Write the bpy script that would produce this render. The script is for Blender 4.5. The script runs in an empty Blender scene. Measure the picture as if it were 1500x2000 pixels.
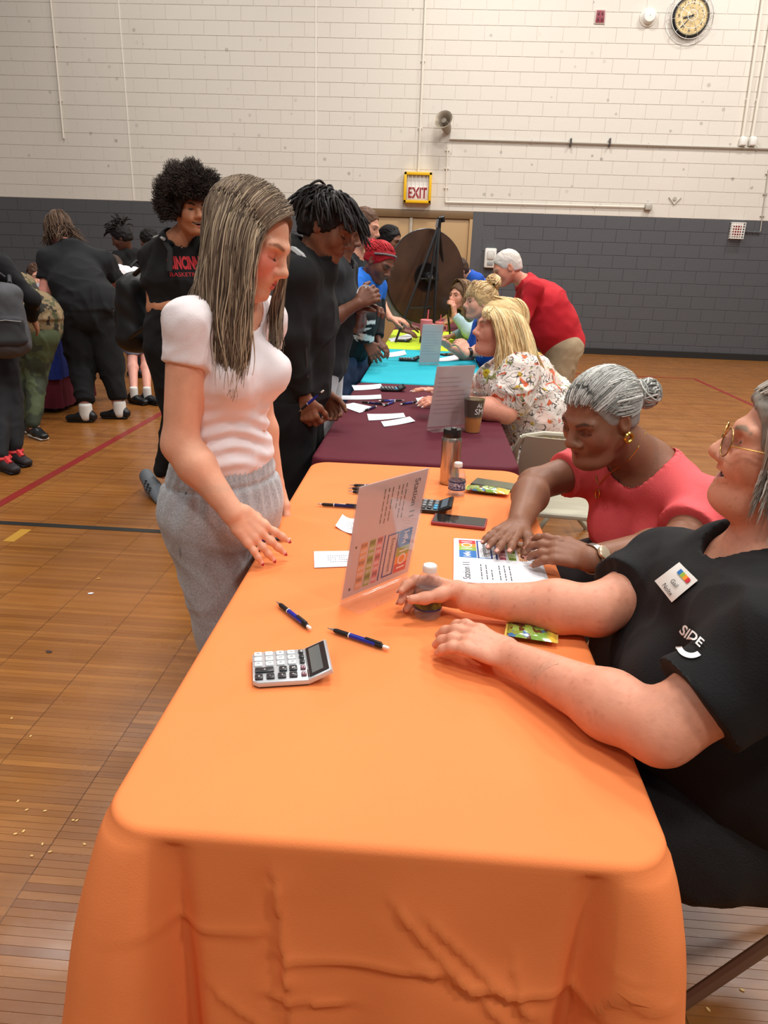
import bpy, bmesh, math, random
import numpy as np
from mathutils import Vector, Matrix
random.seed(7); np.random.seed(7)
SC = bpy.context.scene
COL = SC.collection

# ------------------------------------------------------------------ camera
FPX, YAW, PITCH, ROLL, CAMZ = 1383.25, -0.053857, 0.343037, 0.035183, 1.4703
_cy, _sy, _cp, _sp = math.cos(YAW), math.sin(YAW), math.cos(PITCH), math.sin(PITCH)
_fw = Vector((_sy*_cp, _cy*_cp, -_sp)); _r0 = Vector((_cy, -_sy, 0)); _u0 = _r0.cross(_fw)
_ri = _r0*math.cos(ROLL) + _u0*math.sin(ROLL); _up = -_r0*math.sin(ROLL) + _u0*math.cos(ROLL)
cam_d = bpy.data.cameras.new('camera'); cam = bpy.data.objects.new('camera', cam_d); COL.objects.link(cam)
cam_d.sensor_fit = 'VERTICAL'; cam_d.sensor_height = 36.0; cam_d.lens = FPX/2000*36.0
cam_d.clip_start = 0.05; cam_d.clip_end = 200
m = Matrix.Identity(4)
for i in range(3):
    m[i][0] = _ri[i]; m[i][1] = _up[i]; m[i][2] = -_fw[i]
m[2][3] = CAMZ
cam.matrix_world = m
SC.camera = cam

def at(px, py, Y):
    """point of the place at distance Y along the hall that the photograph shows at (px, py)"""
    d = _fw*FPX + _ri*(px-750) - _up*(py-1000)
    s = Y/d.y
    return np.array([s*d.x, s*d.y, CAMZ+s*d.z])
def atz(px, py, z):
    d = _fw*FPX + _ri*(px-750) - _up*(py-1000)
    s = (z-CAMZ)/d.z
    return np.array([s*d.x, s*d.y, z])

# ------------------------------------------------------------------ light
world = bpy.data.worlds.new('hall_ambient'); SC.world = world; world.use_nodes = True
bg = world.node_tree.nodes['Background']; bg.inputs[0].default_value = (1.0, 0.97, 0.93, 1); bg.inputs[1].default_value = 0.30
def lamp(loc, sx, sy, power, col=(1.0, 0.96, 0.91)):
    l = bpy.data.lights.new('gym_ceiling_lamp', 'AREA'); l.shape = 'RECTANGLE'; l.size = sx; l.size_y = sy
    l.energy = power; l.color = col
    o = bpy.data.objects.new('gym_ceiling_lamp', l); COL.objects.link(o); o.location = loc
    return o
for lx in (-4.5, 0.6, 5.2):
    for ly in (-2.5, 2.2, 6.6, 10.2):
        lamp((lx, ly, 7.6), 1.3, 0.7, {-4.5: 140, 0.6: 300, 5.2: 330}[lx])
SC.view_settings.view_transform = 'Standard'; SC.view_settings.look = 'None'
SC.view_settings.exposure = -0.58; SC.view_settings.gamma = 1.0; SC.view_settings.use_curve_mapping = False
SC.cycles.transparent_max_bounces = 24
# ------------------------------------------------------------------ materials
def lin(c):
    return tuple(((v/255)/12.92 if v/255 <= .04045 else ((v/255+.055)/1.055)**2.4) for v in c)
MATS = {}
def mat(name, rgb=(200,200,200), rough=.6, var=None, bump=None, metal=0., spec=.5, attr=False, trans=0., alpha=1., sheen=0., coat=0., emit=0., ior=1.45, sss=0.):
    if name in MATS: return MATS[name]
    m = bpy.data.materials.new(name); m.use_nodes = True; nt = m.node_tree; b = nt.nodes['Principled BSDF']
    c = lin(rgb); b.inputs['Base Color'].default_value = (*c, 1); b.inputs['Roughness'].default_value = rough
    b.inputs['Metallic'].default_value = metal; b.inputs['Specular IOR Level'].default_value = spec
    b.inputs['Transmission Weight'].default_value = trans; b.inputs['Alpha'].default_value = alpha
    b.inputs['Sheen Weight'].default_value = sheen; b.inputs['Coat Weight'].default_value = coat; b.inputs['IOR'].default_value = ior
    if sss:
        b.inputs['Subsurface Weight'].default_value = sss; b.inputs['Subsurface Radius'].default_value = (.012, .005, .003); b.inputs['Subsurface Scale'].default_value = .6
    if emit:
        b.inputs['Emission Color'].default_value = (*c, 1); b.inputs['Emission Strength'].default_value = emit
    src = None
    tc = nt.nodes.new('ShaderNodeTexCoord')
    if attr:
        a = nt.nodes.new('ShaderNodeAttribute'); a.attribute_name = 'col'; src = a.outputs['Color']
    if var:
        n = nt.nodes.new('ShaderNodeTexNoise'); n.inputs['Scale'].default_value = var[0]; n.inputs['Detail'].default_value = 5
        nt.links.new(tc.outputs['Object'], n.inputs['Vector'])
        r = nt.nodes.new('ShaderNodeMapRange'); r.inputs[1].default_value = .3; r.inputs[2].default_value = .7
        r.inputs[3].default_value = 1-var[1]; r.inputs[4].default_value = 1+var[1]
        nt.links.new(n.outputs[0], r.inputs[0])
        mx = nt.nodes.new('ShaderNodeMix'); mx.data_type = 'RGBA'; mx.blend_type = 'MULTIPLY'; mx.inputs[0].default_value = 1
        if src: nt.links.new(src, mx.inputs[6])
        else: mx.inputs[6].default_value = (*c, 1)
        nt.links.new(r.outputs[0], mx.inputs[7]); src = mx.outputs[2]
    if src: nt.links.new(src, b.inputs['Base Color'])
    if bump:
        n = nt.nodes.new('ShaderNodeTexNoise'); n.inputs['Scale'].default_value = bump[0]; n.inputs['Detail'].default_value = 3
        nt.links.new(tc.outputs['Object'], n.inputs['Vector'])
        bp = nt.nodes.new('ShaderNodeBump'); bp.inputs['Strength'].default_value = bump[1]; bp.inputs['Distance'].default_value = .004
        nt.links.new(n.outputs[0], bp.inputs['Height']); nt.links.new(bp.outputs[0], b.inputs['Normal'])
    MATS[name] = m
    return m

class NT:
    """small helper for node materials"""
    def __init__(s, name, rough=.6):
        s.m = bpy.data.materials.new(name); s.m.use_nodes = True; s.t = s.m.node_tree; s.b = s.t.nodes['Principled BSDF']
        s.b.inputs['Roughness'].default_value = rough; MATS[name] = s.m
        g = s.t.nodes.new('ShaderNodeTexCoord'); s.obj = g.outputs['Object']; s.gen = g.outputs['Generated']
        s.pos = s.t.nodes.new('ShaderNodeNewGeometry').outputs['Position']
    def n(s, kind, ins=None, **kw):
        x = s.t.nodes.new('ShaderNode'+kind)
        for k, v in kw.items(): setattr(x, k, v)
        for k, v in (ins or {}).items():
            if hasattr(v, 'is_output') : s.t.links.new(v, x.inputs[k])
            else: x.inputs[k].default_value = v
        return x
    def math(s, op, a, b=None, c=None):
        ins = {0: a}
        if b is not None: ins[1] = b
        if c is not None: ins[2] = c
        return s.n('Math', ins, operation=op).outputs[0]
    def mix(s, fac, a, b, bt='MIX'):
        x = s.n('Mix', {}, data_type='RGBA', blend_type=bt)
        for k, v in ((0, fac), (6, a), (7, b)):
            if hasattr(v, 'is_output'): s.t.links.new(v, x.inputs[k])
            else: x.inputs[k].default_value = v if k == 0 else (*lin(v), 1)
        return x.outputs[2]
    def rng(s, v, a, b, c=0., d=1., smooth=False):
        x = s.n('MapRange', {0: v, 1: a, 2: b, 3: c, 4: d})
        if smooth: x.interpolation_type = 'SMOOTHSTEP'
        return x.outputs[0]
    def noise(s, vec, scale, detail=4, rough=.5, dist=0.):
        return s.n('TexNoise', {'Vector': vec, 'Scale': scale, 'Detail': detail, 'Roughness': rough, 'Distortion': dist}).outputs[0]
    def bump(s, h, st=.3, dist=.003):
        x = s.n('Bump', {'Height': h, 'Strength': st, 'Distance': dist}); s.t.links.new(x.outputs[0], s.b.inputs['Normal'])
    def color(s, v): s.t.links.new(v, s.b.inputs['Base Color'])
    def rough(s, v): s.t.links.new(v, s.b.inputs['Roughness'])

# ------------------------------------------------------------------ objects
ROOTLOC = {}
def tag(o, label=None, cat=None, group=None, kind=None):
    if label: o['label'] = label
    if cat: o['category'] = cat
    if group: o['group'] = group
    if kind: o['kind'] = kind
    return o
def thing(name, label, cat, loc=(0,0,0), rot=None, group=None):
    o = bpy.data.objects.new(name, None); COL.objects.link(o); o.location = loc; o.empty_display_size = .05
    if rot is not None: o.rotation_euler = rot
    return tag(o, label, cat, group)
def mesh(name, V, F, smooth=True, col=None, sharp=None):
    V = np.asarray(V, np.float32); me = bpy.data.meshes.new(name)
    if isinstance(F, np.ndarray):
        n, k = F.shape; me.vertices.add(len(V)); me.vertices.foreach_set('co', V.ravel())
        me.loops.add(n*k); me.loops.foreach_set('vertex_index', F.astype(np.int32).ravel())
        me.polygons.add(n); me.polygons.foreach_set('loop_start', np.arange(0, n*k, k, dtype=np.int32))
        me.polygons.foreach_set('loop_total', np.full(n, k, np.int32)); me.update(calc_edges=True); me.validate()
    else:
        me.from_pydata([tuple(map(float, v)) for v in V], [], [tuple(map(int, f)) for f in F]); me.update()
    if smooth: me.polygons.foreach_set('use_smooth', np.ones(len(me.polygons), bool))
    if sharp and smooth: me.set_sharp_from_angle(angle=math.radians(sharp))
    if col is not None:
        a = me.color_attributes.new('col', 'FLOAT_COLOR', 'POINT')
        c = np.ones((len(V), 4), np.float32); c[:, :3] = col; a.data.foreach_set('color', c.ravel())
    return me
def obj(name, me, m, parent=None):
    o = bpy.data.objects.new(name, me); COL.objects.link(o)
    if m is not None and len(me.materials) == 0: me.materials.append(m)
    if parent is not None: o.parent = parent
    return o
def struct(name, me, m, parent=None):
    o = obj(name, me, m, parent)
    if parent is None: o['kind'] = 'structure'
    return o
def dup(root, loc, rotz=None, label=None, name=None):
    def cp(o, par):
        c = o.copy(); COL.objects.link(c); c.parent = par
        for ch in [x for x in KIDS if x.parent == o]: cp(ch, c)
        return c
    KIDS = list(bpy.data.objects)
    r = cp(root, None); r.location = loc
    if rotz is not None: r.rotation_euler = (0, 0, rotz)
    if label: r['label'] = label
    return r
nrm = lambda v: np.asarray(v, float)/max(1e-9, np.linalg.norm(v))
A = lambda *v: np.array(v, float)

class MB:
    """collects shapes into one mesh"""
    def __init__(s): s.V = []; s.F = []
    def add(s, V, F, M=None):
        b = len(s.V)
        for v in V:
            s.V.append(tuple((M @ Vector(v)) if M is not None else v))
        s.F += [tuple(i+b for i in f) for f in F]; return s
    def bm(s, bm, M=None):
        bm.verts.ensure_lookup_table()
        s.add([v.co.copy() for v in bm.verts], [[v.index for v in f.verts] for f in bm.faces], M); bm.free(); return s
    def box(s, x0, x1, y0, y1, z0, z1, bev=0, seg=2, M=None):
        bm = bmesh.new(); bmesh.ops.create_cube(bm, size=1)
        for v in bm.verts:
            v.co = Vector(((x0+x1)/2+v.co.x*(x1-x0), (y0+y1)/2+v.co.y*(y1-y0), (z0+z1)/2+v.co.z*(z1-z0)))
        if bev: bmesh.ops.bevel(bm, geom=list(bm.edges), offset=bev, segments=seg, profile=.5, affect='EDGES')
        bm.verts.index_update(); return s.bm(bm, M)
    def prism(s, pts, z0, z1, bev=0, M=None, seg=2):
        """extrude a polygon in xy"""
        bm = bmesh.new(); vs = [bm.verts.new((p[0], p[1], z0)) for p in pts]; f = bm.faces.new(vs)
        r = bmesh.ops.extrude_face_region(bm, geom=[f])
        for g in r['geom']:
            if isinstance(g, bmesh.types.BMVert): g.co.z = z1
        bmesh.ops.recalc_face_normals(bm, faces=bm.faces)
        if bev:
            es = [e for e in bm.edges if abs(e.verts[0].co.z-e.verts[1].co.z) < 1e-7]
            bmesh.ops.bevel(bm, geom=es, offset=bev, segments=seg, profile=.5, affect='EDGES')
        bm.verts.index_update(); return s.bm(bm, M)
    def lathe(s, prof, n=24, M=None, cap=True):
        V = []; F = []
        for r, z in prof:
            for i in range(n):
                a = 2*math.pi*i/n; V.append((r*math.cos(a), r*math.sin(a), z))
        for j in range(len(prof)-1):
            for i in range(n):
                F.append((j*n+i, j*n+(i+1) % n, (j+1)*n+(i+1) % n, (j+1)*n+i))
        if cap:
            F.append(tuple(reversed(range(n)))); F.append(tuple((len(prof)-1)*n+i for i in range(n)))
        return s.add(V, F, M)
    def tube(s, pts, r, n=8, M=None, cap=True):
        pts = np.array([np.asarray(p, float) for p in pts]); rs = np.broadcast_to(np.asarray(r, float), (len(pts),))
        t = np.gradient(pts, axis=0); t /= np.linalg.norm(t, axis=1)[:, None]+1e-12
        u = np.cross(t[0], (0, 0, 1) if abs(t[0][2]) < .9 else (1, 0, 0)); u /= np.linalg.norm(u)
        V = []; F = []
        for i, p in enumerate(pts):
            u = u-t[i]*np.dot(u, t[i]); u /= np.linalg.norm(u); v = np.cross(t[i], u)
            for k in range(n):
                a = 2*math.pi*k/n; V.append(tuple(p+rs[i]*(math.cos(a)*u+math.sin(a)*v)))
        for i in range(len(pts)-1):
            for k in range(n):
                F.append((i*n+k, i*n+(k+1) % n, (i+1)*n+(k+1) % n, (i+1)*n+k))
        if cap: F.append(tuple(reversed(range(n)))); F.append(tuple((len(pts)-1)*n+k for k in range(n)))
        return s.add(V, F, M)
    def quad(s, a, b, c, d): return s.add([a, b, c, d], [(0, 1, 2, 3)])
    def me(s, name='part', smooth=True, sharp=35): return mesh(name, s.V, s.F, smooth, sharp=sharp)
    def build(s, name, m, parent=None, smooth=True, sharp=35): return obj(name, s.me(name, smooth, sharp), m, parent)
def TR(loc=(0,0,0), rz=0, rx=0, ry=0, sc=1):
    return Matrix.Translation(Vector(loc)) @ Matrix.Rotation(rz, 4, 'Z') @ Matrix.Rotation(ry, 4, 'Y') @ Matrix.Rotation(rx, 4, 'X') @ Matrix.Scale(sc, 4)
def axes(o, x, y):
    """matrix whose local x,y lie along x,y at o"""
    x = Vector(nrm(x)); z = x.cross(Vector(y)).normalized(); y = z.cross(x); M = Matrix.Identity(4)
    for i in range(3): M[i][0] = x[i]; M[i][1] = y[i]; M[i][2] = z[i]; M[i][3] = o[i]
    return M
def text_vf(body, size, align='CENTER', extrude=0., bold=0.):
    cu = bpy.data.curves.new('lettering', 'FONT'); cu.body = body; cu.size = size; cu.align_x = align; cu.align_y = 'CENTER'; cu.extrude = extrude; cu.offset = bold; cu.resolution_u = 3
    o = bpy.data.objects.new('lettering', cu); COL.objects.link(o)
    dg = bpy.context.evaluated_depsgraph_get(); me = o.evaluated_get(dg).to_mesh()
    V = [tuple(v.co) for v in me.vertices]; F = [tuple(p.vertices) for p in me.polygons]
    o.evaluated_get(dg).to_mesh_clear(); bpy.data.objects.remove(o); bpy.data.curves.remove(cu)
    return V, F

# ------------------------------------------------------------------ implicit surfaces (bodies, clothes)
class Ops(list):
    def cap(s, a, b, ra, rb=None, k=.02, u=None, neg=False, flatA=False, flatB=False):
        a = np.asarray(a, float); b = np.asarray(b, float); rb = ra if rb is None else rb
        ra = (ra, ra) if np.isscalar(ra) else ra; rb = (rb, rb) if np.isscalar(rb) else rb
        w = b-a; L = np.linalg.norm(w); w = w/L if L > 1e-6 else A(0, 0, 1)
        u = A(1, 0, 0) if u is None else np.asarray(u, float)
        u = u-w*np.dot(u, w)
        if np.linalg.norm(u) < 1e-4: u = np.cross(w, A(.3, .9, .2))
        u = nrm(u); v = np.cross(w, u)
        s.append(dict(t='c', a=a, b=b, ra=ra, rb=rb, k=k, u=u, v=v, w=w, L=max(L, 1e-6), neg=neg, fa=flatA, fb=flatB)); return s
    def ell(s, c, r, R=None, k=.02, neg=False):
        R = np.eye(3) if R is None else np.asarray(R, float)      # rows: local axes
        s.append(dict(t='e', a=np.asarray(c, float), r=r, R=R, k=k, neg=neg)); return s
    def plus(s, o): s.extend(o); return s
def bbox(o):
    if o['t'] == 'e':
        e = np.sqrt(((np.asarray(o['r'])[:, None]*o['R'])**2).sum(0)); return o['a']-e, o['a']+e
    ra, rb = max(o['ra']), max(o['rb'])
    return np.minimum(o['a']-ra, o['b']-rb), np.maximum(o['a']+ra, o['b']+rb)
def pd(o, x, y, z):
    dx = x-o['a'][0]; dy = y-o['a'][1]; dz = z-o['a'][2]
    dot = lambda w: dx*np.float32(w[0])+dy*np.float32(w[1])+dz*np.float32(w[2])
    if o['t'] == 'e':
        r = o['r']; p = [dot(o['R'][i]) for i in range(3)]
        k0 = np.sqrt(sum((p[i]/r[i])**2 for i in range(3))); k1 = np.sqrt(sum((p[i]/r[i]**2)**2 for i in range(3)))+1e-9
        return k0*(k0-1)/k1
    s = dot(o['w']); L = o['L']; t = np.clip(s/L, 0, 1); e = s-t*L; qu = dot(o['u']); qv = dot(o['v'])
    ra, rb = o['ra'], o['rb']
    if o['fa'] or o['fb']:
        if o['fa'] and o['fb']: e = e*0
        elif o['fb']: e = np.minimum(e, 0)
        else: e = np.maximum(e, 0)
    rx = ra[0]+(rb[0]-ra[0])*t
    if ra[0] == ra[1] and rb[0] == rb[1]: d = np.sqrt(qu*qu+qv*qv+e*e)-rx
    else:
        ry = ra[1]+(rb[1]-ra[1])*t; rz = np.minimum(rx, ry)
        k0 = np.sqrt((qu/rx)**2+(qv/ry)**2+(e/rz)**2); k1 = np.sqrt((qu/rx**2)**2+(qv/ry**2)**2+(e/rz**2)**2)+1e-9
        d = k0*(k0-1)/k1
    if o['fb']: d = np.maximum(d, s-L)
    if o['fa']: d = np.maximum(d, -s)
    return d
_CORN = [(i, j, k) for i in (0, 1) for j in (0, 1) for k in (0, 1)]
_EDG = [(a, b) for a in range(8) for b in range(a+1, 8) if sum(abs(_CORN[a][i]-_CORN[b][i]) for i in range(3)) == 1]
def snet(d, lo, h):
    s = d < 0; n = [x-1 for x in d.shape]
    c = np.zeros(n, np.int8)
    for i, j, k in _CORN: c += s[i:i+n[0], j:j+n[1], k:k+n[2]]
    act = (c > 0) & (c < 8); idx = np.argwhere(act)
    if len(idx) == 0: return np.zeros((0, 3)), np.zeros((0, 4), int)
    vals = [d[idx[:, 0]+i, idx[:, 1]+j, idx[:, 2]+k] for i, j, k in _CORN]
    acc = np.zeros((len(idx), 3)); cnt = np.zeros(len(idx))
    for a, b in _EDG:
        va, vb = vals[a], vals[b]; mk = (va < 0) != (vb < 0); t = np.where(mk, va/np.where(mk, va-vb, 1), 0)
        p = np.array(_CORN[a])+t[:, None]*(np.array(_CORN[b])-np.array(_CORN[a])); acc += p*mk[:, None]; cnt += mk
    V = lo+h*(idx+acc/cnt[:, None])
    im = np.full(n, -1, np.int64); im[act] = np.arange(len(idx)); Q = []
    e = np.argwhere(s[:-1, 1:-1, 1:-1] != s[1:, 1:-1, 1:-1]); i, j, k = e[:, 0], e[:, 1]+1, e[:, 2]+1
    q = np.stack([im[i, j-1, k-1], im[i, j, k-1], im[i, j, k], im[i, j-1, k]], 1); f = ~s[i, j, k]; q[f] = q[f][:, ::-1]; Q.append(q)
    e = np.argwhere(s[1:-1, :-1, 1:-1] != s[1:-1, 1:, 1:-1]); i, j, k = e[:, 0]+1, e[:, 1], e[:, 2]+1
    q = np.stack([im[i-1, j, k-1], im[i-1, j, k], im[i, j, k], im[i, j, k-1]], 1); f = ~s[i, j, k]; q[f] = q[f][:, ::-1]; Q.append(q)
    e = np.argwhere(s[1:-1, 1:-1, :-1] != s[1:-1, 1:-1, 1:]); i, j, k = e[:, 0]+1, e[:, 1]+1, e[:, 2]
    q = np.stack([im[i-1, j-1, k], im[i, j-1, k], im[i, j, k], im[i-1, j, k]], 1); f = ~s[i, j, k]; q[f] = q[f][:, ::-1]; Q.append(q)
    return V, np.concatenate(Q)
def field(ops, lo, hi, h, warp=None):
    n = np.maximum(np.ceil((hi-lo)/h).astype(int)+1, 3)
    ax = [(lo[i]+h*np.arange(n[i])).astype(np.float32) for i in range(3)]
    d = np.full(n, 1., np.float32)
    for o in ops:
        a, b = bbox(o); pad = o['k']+2.5*h
        i0 = np.clip(np.floor((a-pad-lo)/h).astype(int), 0, n); i1 = np.clip(np.ceil((b+pad-lo)/h).astype(int)+1, 0, n)
        if np.any(i1 <= i0): continue
        sl = tuple(slice(i0[q], i1[q]) for q in range(3))
        p = pd(o, ax[0][sl[0]][:, None, None], ax[1][sl[1]][None, :, None], ax[2][sl[2]][None, None, :])
        D = d[sl]; k = max(o['k'], 1e-5)
        if o['neg']:
            p = -p; hh = np.maximum(k-np.abs(D-p), 0)/k; d[sl] = np.maximum(D, p)+hh*hh*k*.25
        else:
            hh = np.maximum(k-np.abs(D-p), 0)/k; d[sl] = np.minimum(D, p)-hh*hh*k*.25
    return d
def vnormals(V, Q):
    n = np.cross(V[Q[:, 2]]-V[Q[:, 0]], V[Q[:, 3]]-V[Q[:, 1]]); N = np.zeros_like(V)
    for i in range(4): np.add.at(N, Q[:, i], n)
    return N/(np.linalg.norm(N, axis=1)[:, None]+1e-12)
def lap(V, Q, it=2, l=.5):
    i = np.concatenate([Q[:, a] for a in range(4)]+[Q[:, (a+1) % 4] for a in range(4)]); j = np.concatenate([Q[:, (a+1) % 4] for a in range(4)]+[Q[:, a] for a in range(4)]); n = len(V); c = np.bincount(i, minlength=n)
    for _ in range(it):
        M = np.stack([np.bincount(i, V[j, a], n) for a in range(3)], 1)/np.maximum(c, 1)[:, None]; V = V*(1-l)+M*l
    return V
def surf(ops, h, fine=(), only=None):
    pos = [bbox(o) for o in ops if not o['neg']]
    lo = np.min([p[0] for p in pos], 0)-2*h-.02; hi = np.max([p[1] for p in pos], 0)+2*h+.02
    if only is not None: lo = np.maximum(lo, only[0]); hi = np.minimum(hi, only[1])
    V, Q = snet(field(ops, lo, hi, h), lo, h)
    VS = [V]; QS = [Q]; off = len(V)
    for flo, fhi, fh in fine:
        flo = np.asarray(flo); fhi = np.asarray(fhi)
        ins = np.all((V > flo+1.6*h) & (V < fhi-1.6*h), 1); QS[0] = QS[0][~ins[QS[0]].all(1)]
    for i, (flo, fhi, fh) in enumerate(fine):
        v, q = snet(field(ops, np.asarray(flo), np.asarray(fhi), fh), np.asarray(flo), fh)
        for (glo, ghi, gh) in fine[:i]:
            ins = np.all((v > glo) & (v < ghi), 1); q = q[~ins[q].all(1)]
        VS.append(v); QS.append(q+off); off += len(v)
    V = np.concatenate(VS); Q = np.concatenate(QS)
    used = np.unique(Q); mp = np.zeros(len(V), int); mp[used] = np.arange(len(used))
    return V[used], mp[Q]
def opd(o, V):
    return pd(o, V[:, 0].astype(np.float32), V[:, 1].astype(np.float32), V[:, 2].astype(np.float32))
def wob(V, freq, seed=0, n=5):
    """cheap smooth 3d noise, about -1..1"""
    r = np.random.RandomState(seed); s = np.zeros(len(V)); P = V*freq
    for i in range(n):
        k = r.normal(size=3); k /= np.linalg.norm(k); k *= (1+.45*i); s += np.sin(P@k*2+r.rand()*6.28+1.3*np.sin(P@np.roll(k, 1)+r.rand()*6.28))/(1+.35*i)
    return s/2.2
def wrink(V, freq, seed=0):
    r = np.random.RandomState(seed+50); s = np.zeros(len(V)); W = wob(V, freq*.6, seed+7); W2 = wob(V, freq*.9, seed+8)
    for i in range(4):
        k = r.normal(size=3)*A(1, 1, .9); k /= np.linalg.norm(k); x = V@k*freq*(.8+.5*i)+1.6*W+.9*W2*(1 if i % 2 else -1)+r.rand()*6.28; m = np.clip(.5+.9*wob(V, freq*.35, seed+20+i), 0, 1); s += m*(1-np.abs(np.sin(x)))**2.2
    return s-.6
def strands(P, R, n=4, col=None):
    """P (N,M,3) polylines, R (N,M) radii -> V,F,col"""
    P = np.asarray(P, float); N, M, _ = P.shape; T = np.gradient(P, axis=1); T /= np.linalg.norm(T, axis=2)[..., None]+1e-9
    ref = np.where(np.abs(T[..., 2:3]) > .8, A(1., .2, 0), A(0., .1, 1.)); U = np.cross(T, ref); U /= np.linalg.norm(U, axis=2)[..., None]+1e-9; W = np.cross(T, U)
    an = 2*np.pi*np.arange(n)/n
    V = P[:, :, None, :]+R[:, :, None, None]*(np.cos(an)[None, None, :, None]*U[:, :, None, :]+np.sin(an)[None, None, :, None]*W[:, :, None, :])
    b = (np.arange(N)*M*n)[:, None, None]+(np.arange(M-1)*n)[None, :, None]; k = np.arange(n)[None, None, :]; k2 = (k+1) % n
    F = np.stack([b+k, b+k2, b+n+k2, b+n+k], -1).reshape(-1, 4)
    C = None
    if col is not None: C = np.repeat(np.repeat(np.asarray(col)[:, None, :], M, 1)[:, :, None, :], n, 2).reshape(-1, 3)
    return V.reshape(-1, 3), F, C
# ------------------------------------------------------------------ setting
WY = 13.04
# wall paints
def wall_paint(name, base, dots):
    t = NT(name, .55)
    big = t.noise(t.obj, .35, 3); fine = t.noise(t.obj, 60, 3)
    c = t.mix(t.rng(big, .3, .7, 0, 1), tuple(int(v*.95) for v in base), base)
    v = t.n('TexVoronoi', {'Vector': t.pos, 'Scale': 2.6, 'Randomness': 1.0})
    rad = t.math('MULTIPLY', t.n('SeparateColor', {0: v.outputs['Color']}).outputs[0], .10)
    sp = t.math('LESS_THAN', v.outputs['Distance'], rad)
    v2 = t.n('TexVoronoi', {'Vector': t.pos, 'Scale': 4.6, 'Randomness': 1.0})
    rad2 = t.math('MULTIPLY', t.n('SeparateColor', {0: v2.outputs['Color']}).outputs[1], .13)
    sp2 = t.math('LESS_THAN', v2.outputs['Distance'], rad2)
    # ball marks gather in a band above the grey paint
    z = t.n('SeparateXYZ', {0: t.pos}).outputs[2]
    band = t.math('MULTIPLY', t.rng(z, 2.2, 2.6), t.rng(z, 5.2, 3.2))
    patch = t.rng(t.noise(t.pos, .5, 2), .36, .55)
    f2 = t.math('MULTIPLY', t.math('MULTIPLY', sp2, band), patch)
    f1 = t.math('MULTIPLY', sp, .4); f2 = t.math('MULTIPLY', f2, .5)
    c = t.mix(t.math('MULTIPLY', f1, dots), c, (128, 120, 110)); c = t.mix(t.math('MULTIPLY', f2, dots), c, (110, 104, 96))
    t.color(c); t.bump(t.math('ADD', fine, t.noise(t.obj, 7, 2)), .35, .004)
    return t.m
M_CREAM = wall_paint('cream_block_paint', (224, 217, 206), 1.0)
M_GREY = wall_paint('charcoal_block_paint', (84, 84, 88), 0.0)
CH, CW = 2.27/11, .4064
DX0, DX1 = -1.52, .63                     # door opening
backing = MB()
backing.box(-12, DX0, WY+.006, WY+.25, 0, 2.27).box(DX1, 12, WY+.006, WY+.25, 0, 2.27)
wall_low = backing.me('wall_back_lower', False)
wall = struct('wall_back', MB().box(-12, 12, WY+.006, WY+.25, 2.27, 8.2).me('wall_back', False), M_CREAM)
wl = struct('wall_back_lower', wall_low, M_GREY)
tag(wall, 'cream painted concrete block wall above the grey band'); tag(wl, 'charcoal painted concrete block wall along the floor')
def block_mesh(w):
    b = MB(); g = .003; b.box(g, w-g, -.0045, .004, g, CH-g, .0025, 1); return b.me('block', False)
bmesh_full = block_mesh(CW); bmesh_grey = block_mesh(CW); bmesh_full.materials.append(M_CREAM); bmesh_grey.materials.append(M_GREY)
cand = []
for r in range(0, 36):
    z0 = r*CH; off = (r % 2)*CW/2
    for i in range(-27, 27):
        x0 = i*CW+off
        if x0 < -10.8 or x0 > 10.2: continue
        if r < 11 and x0 < DX1 and x0+CW > DX0:
            continue
        cand.append((r, x0, z0))
vis = lambda x0, z0: -7.4 < x0 < 6.1 and z0 < 5.4
up = [c for c in cand if c[0] >= 11]; low = [c for c in cand if c[0] < 11]
def lay(lst, par, me0, m, key):
    lst = sorted(lst, key=key); nmax = 300
    for r, x0, z0 in lst[:nmax]:
        o = bpy.data.objects.new('block', me0); COL.objects.link(o); o.location = (x0, WY+.004, z0); o.parent = par
    rest = MB(); g = .003
    for r, x0, z0 in lst[nmax:]:
        X0, X1, Y0, Y1, Z0, Z1 = x0+g, x0+CW-g, WY-.0005, WY+.008, z0+g, z0+CH-g
        rest.add([(X0,Y1,Z0),(X1,Y1,Z0),(X1,Y1,Z1),(X0,Y1,Z1),(X0+.002,Y0,Z0+.002),(X1-.002,Y0,Z0+.002),(X1-.002,Y0,Z1-.002),(X0+.002,Y0,Z1-.002)],
                 [(4,5,6,7),(0,1,5,4),(2,3,7,6),(0,4,7,3),(1,2,6,5)])
    o = rest.build('remaining_blocks', m, par, False); o['kind'] = 'stuff'
lay(up, wall, bmesh_full, M_CREAM, lambda c: (not vis(c[1], c[2]), abs(c[1]+.4)*.8+abs(c[2]-4.3)*1.2))
lay(low, wl, bmesh_grey, M_GREY, lambda c: (not vis(c[1], c[2]), c[1] < .6, abs(c[1]-3)))
# base strip
struct('baseboard_back', MB().box(DX1+.02, 12, WY-.022, WY, 0, .11, .004).box(-12, DX0-.02, WY-.022, WY, 0, .11, .004).me('baseboard_back', False), mat('black_rubber_base', (38,36,36), .5))
# tall control joints in the upper wall
for i, px in enumerate((247, 617)):
    x = at(px, 200, WY)[0]
    o = struct('trim_%d' % (i+1), MB().box(x-.008, x+.008, WY-.008, WY, 2.28, 8.1).me('joint', False), mat('joint_paint', (238,232,222), .5))
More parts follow.
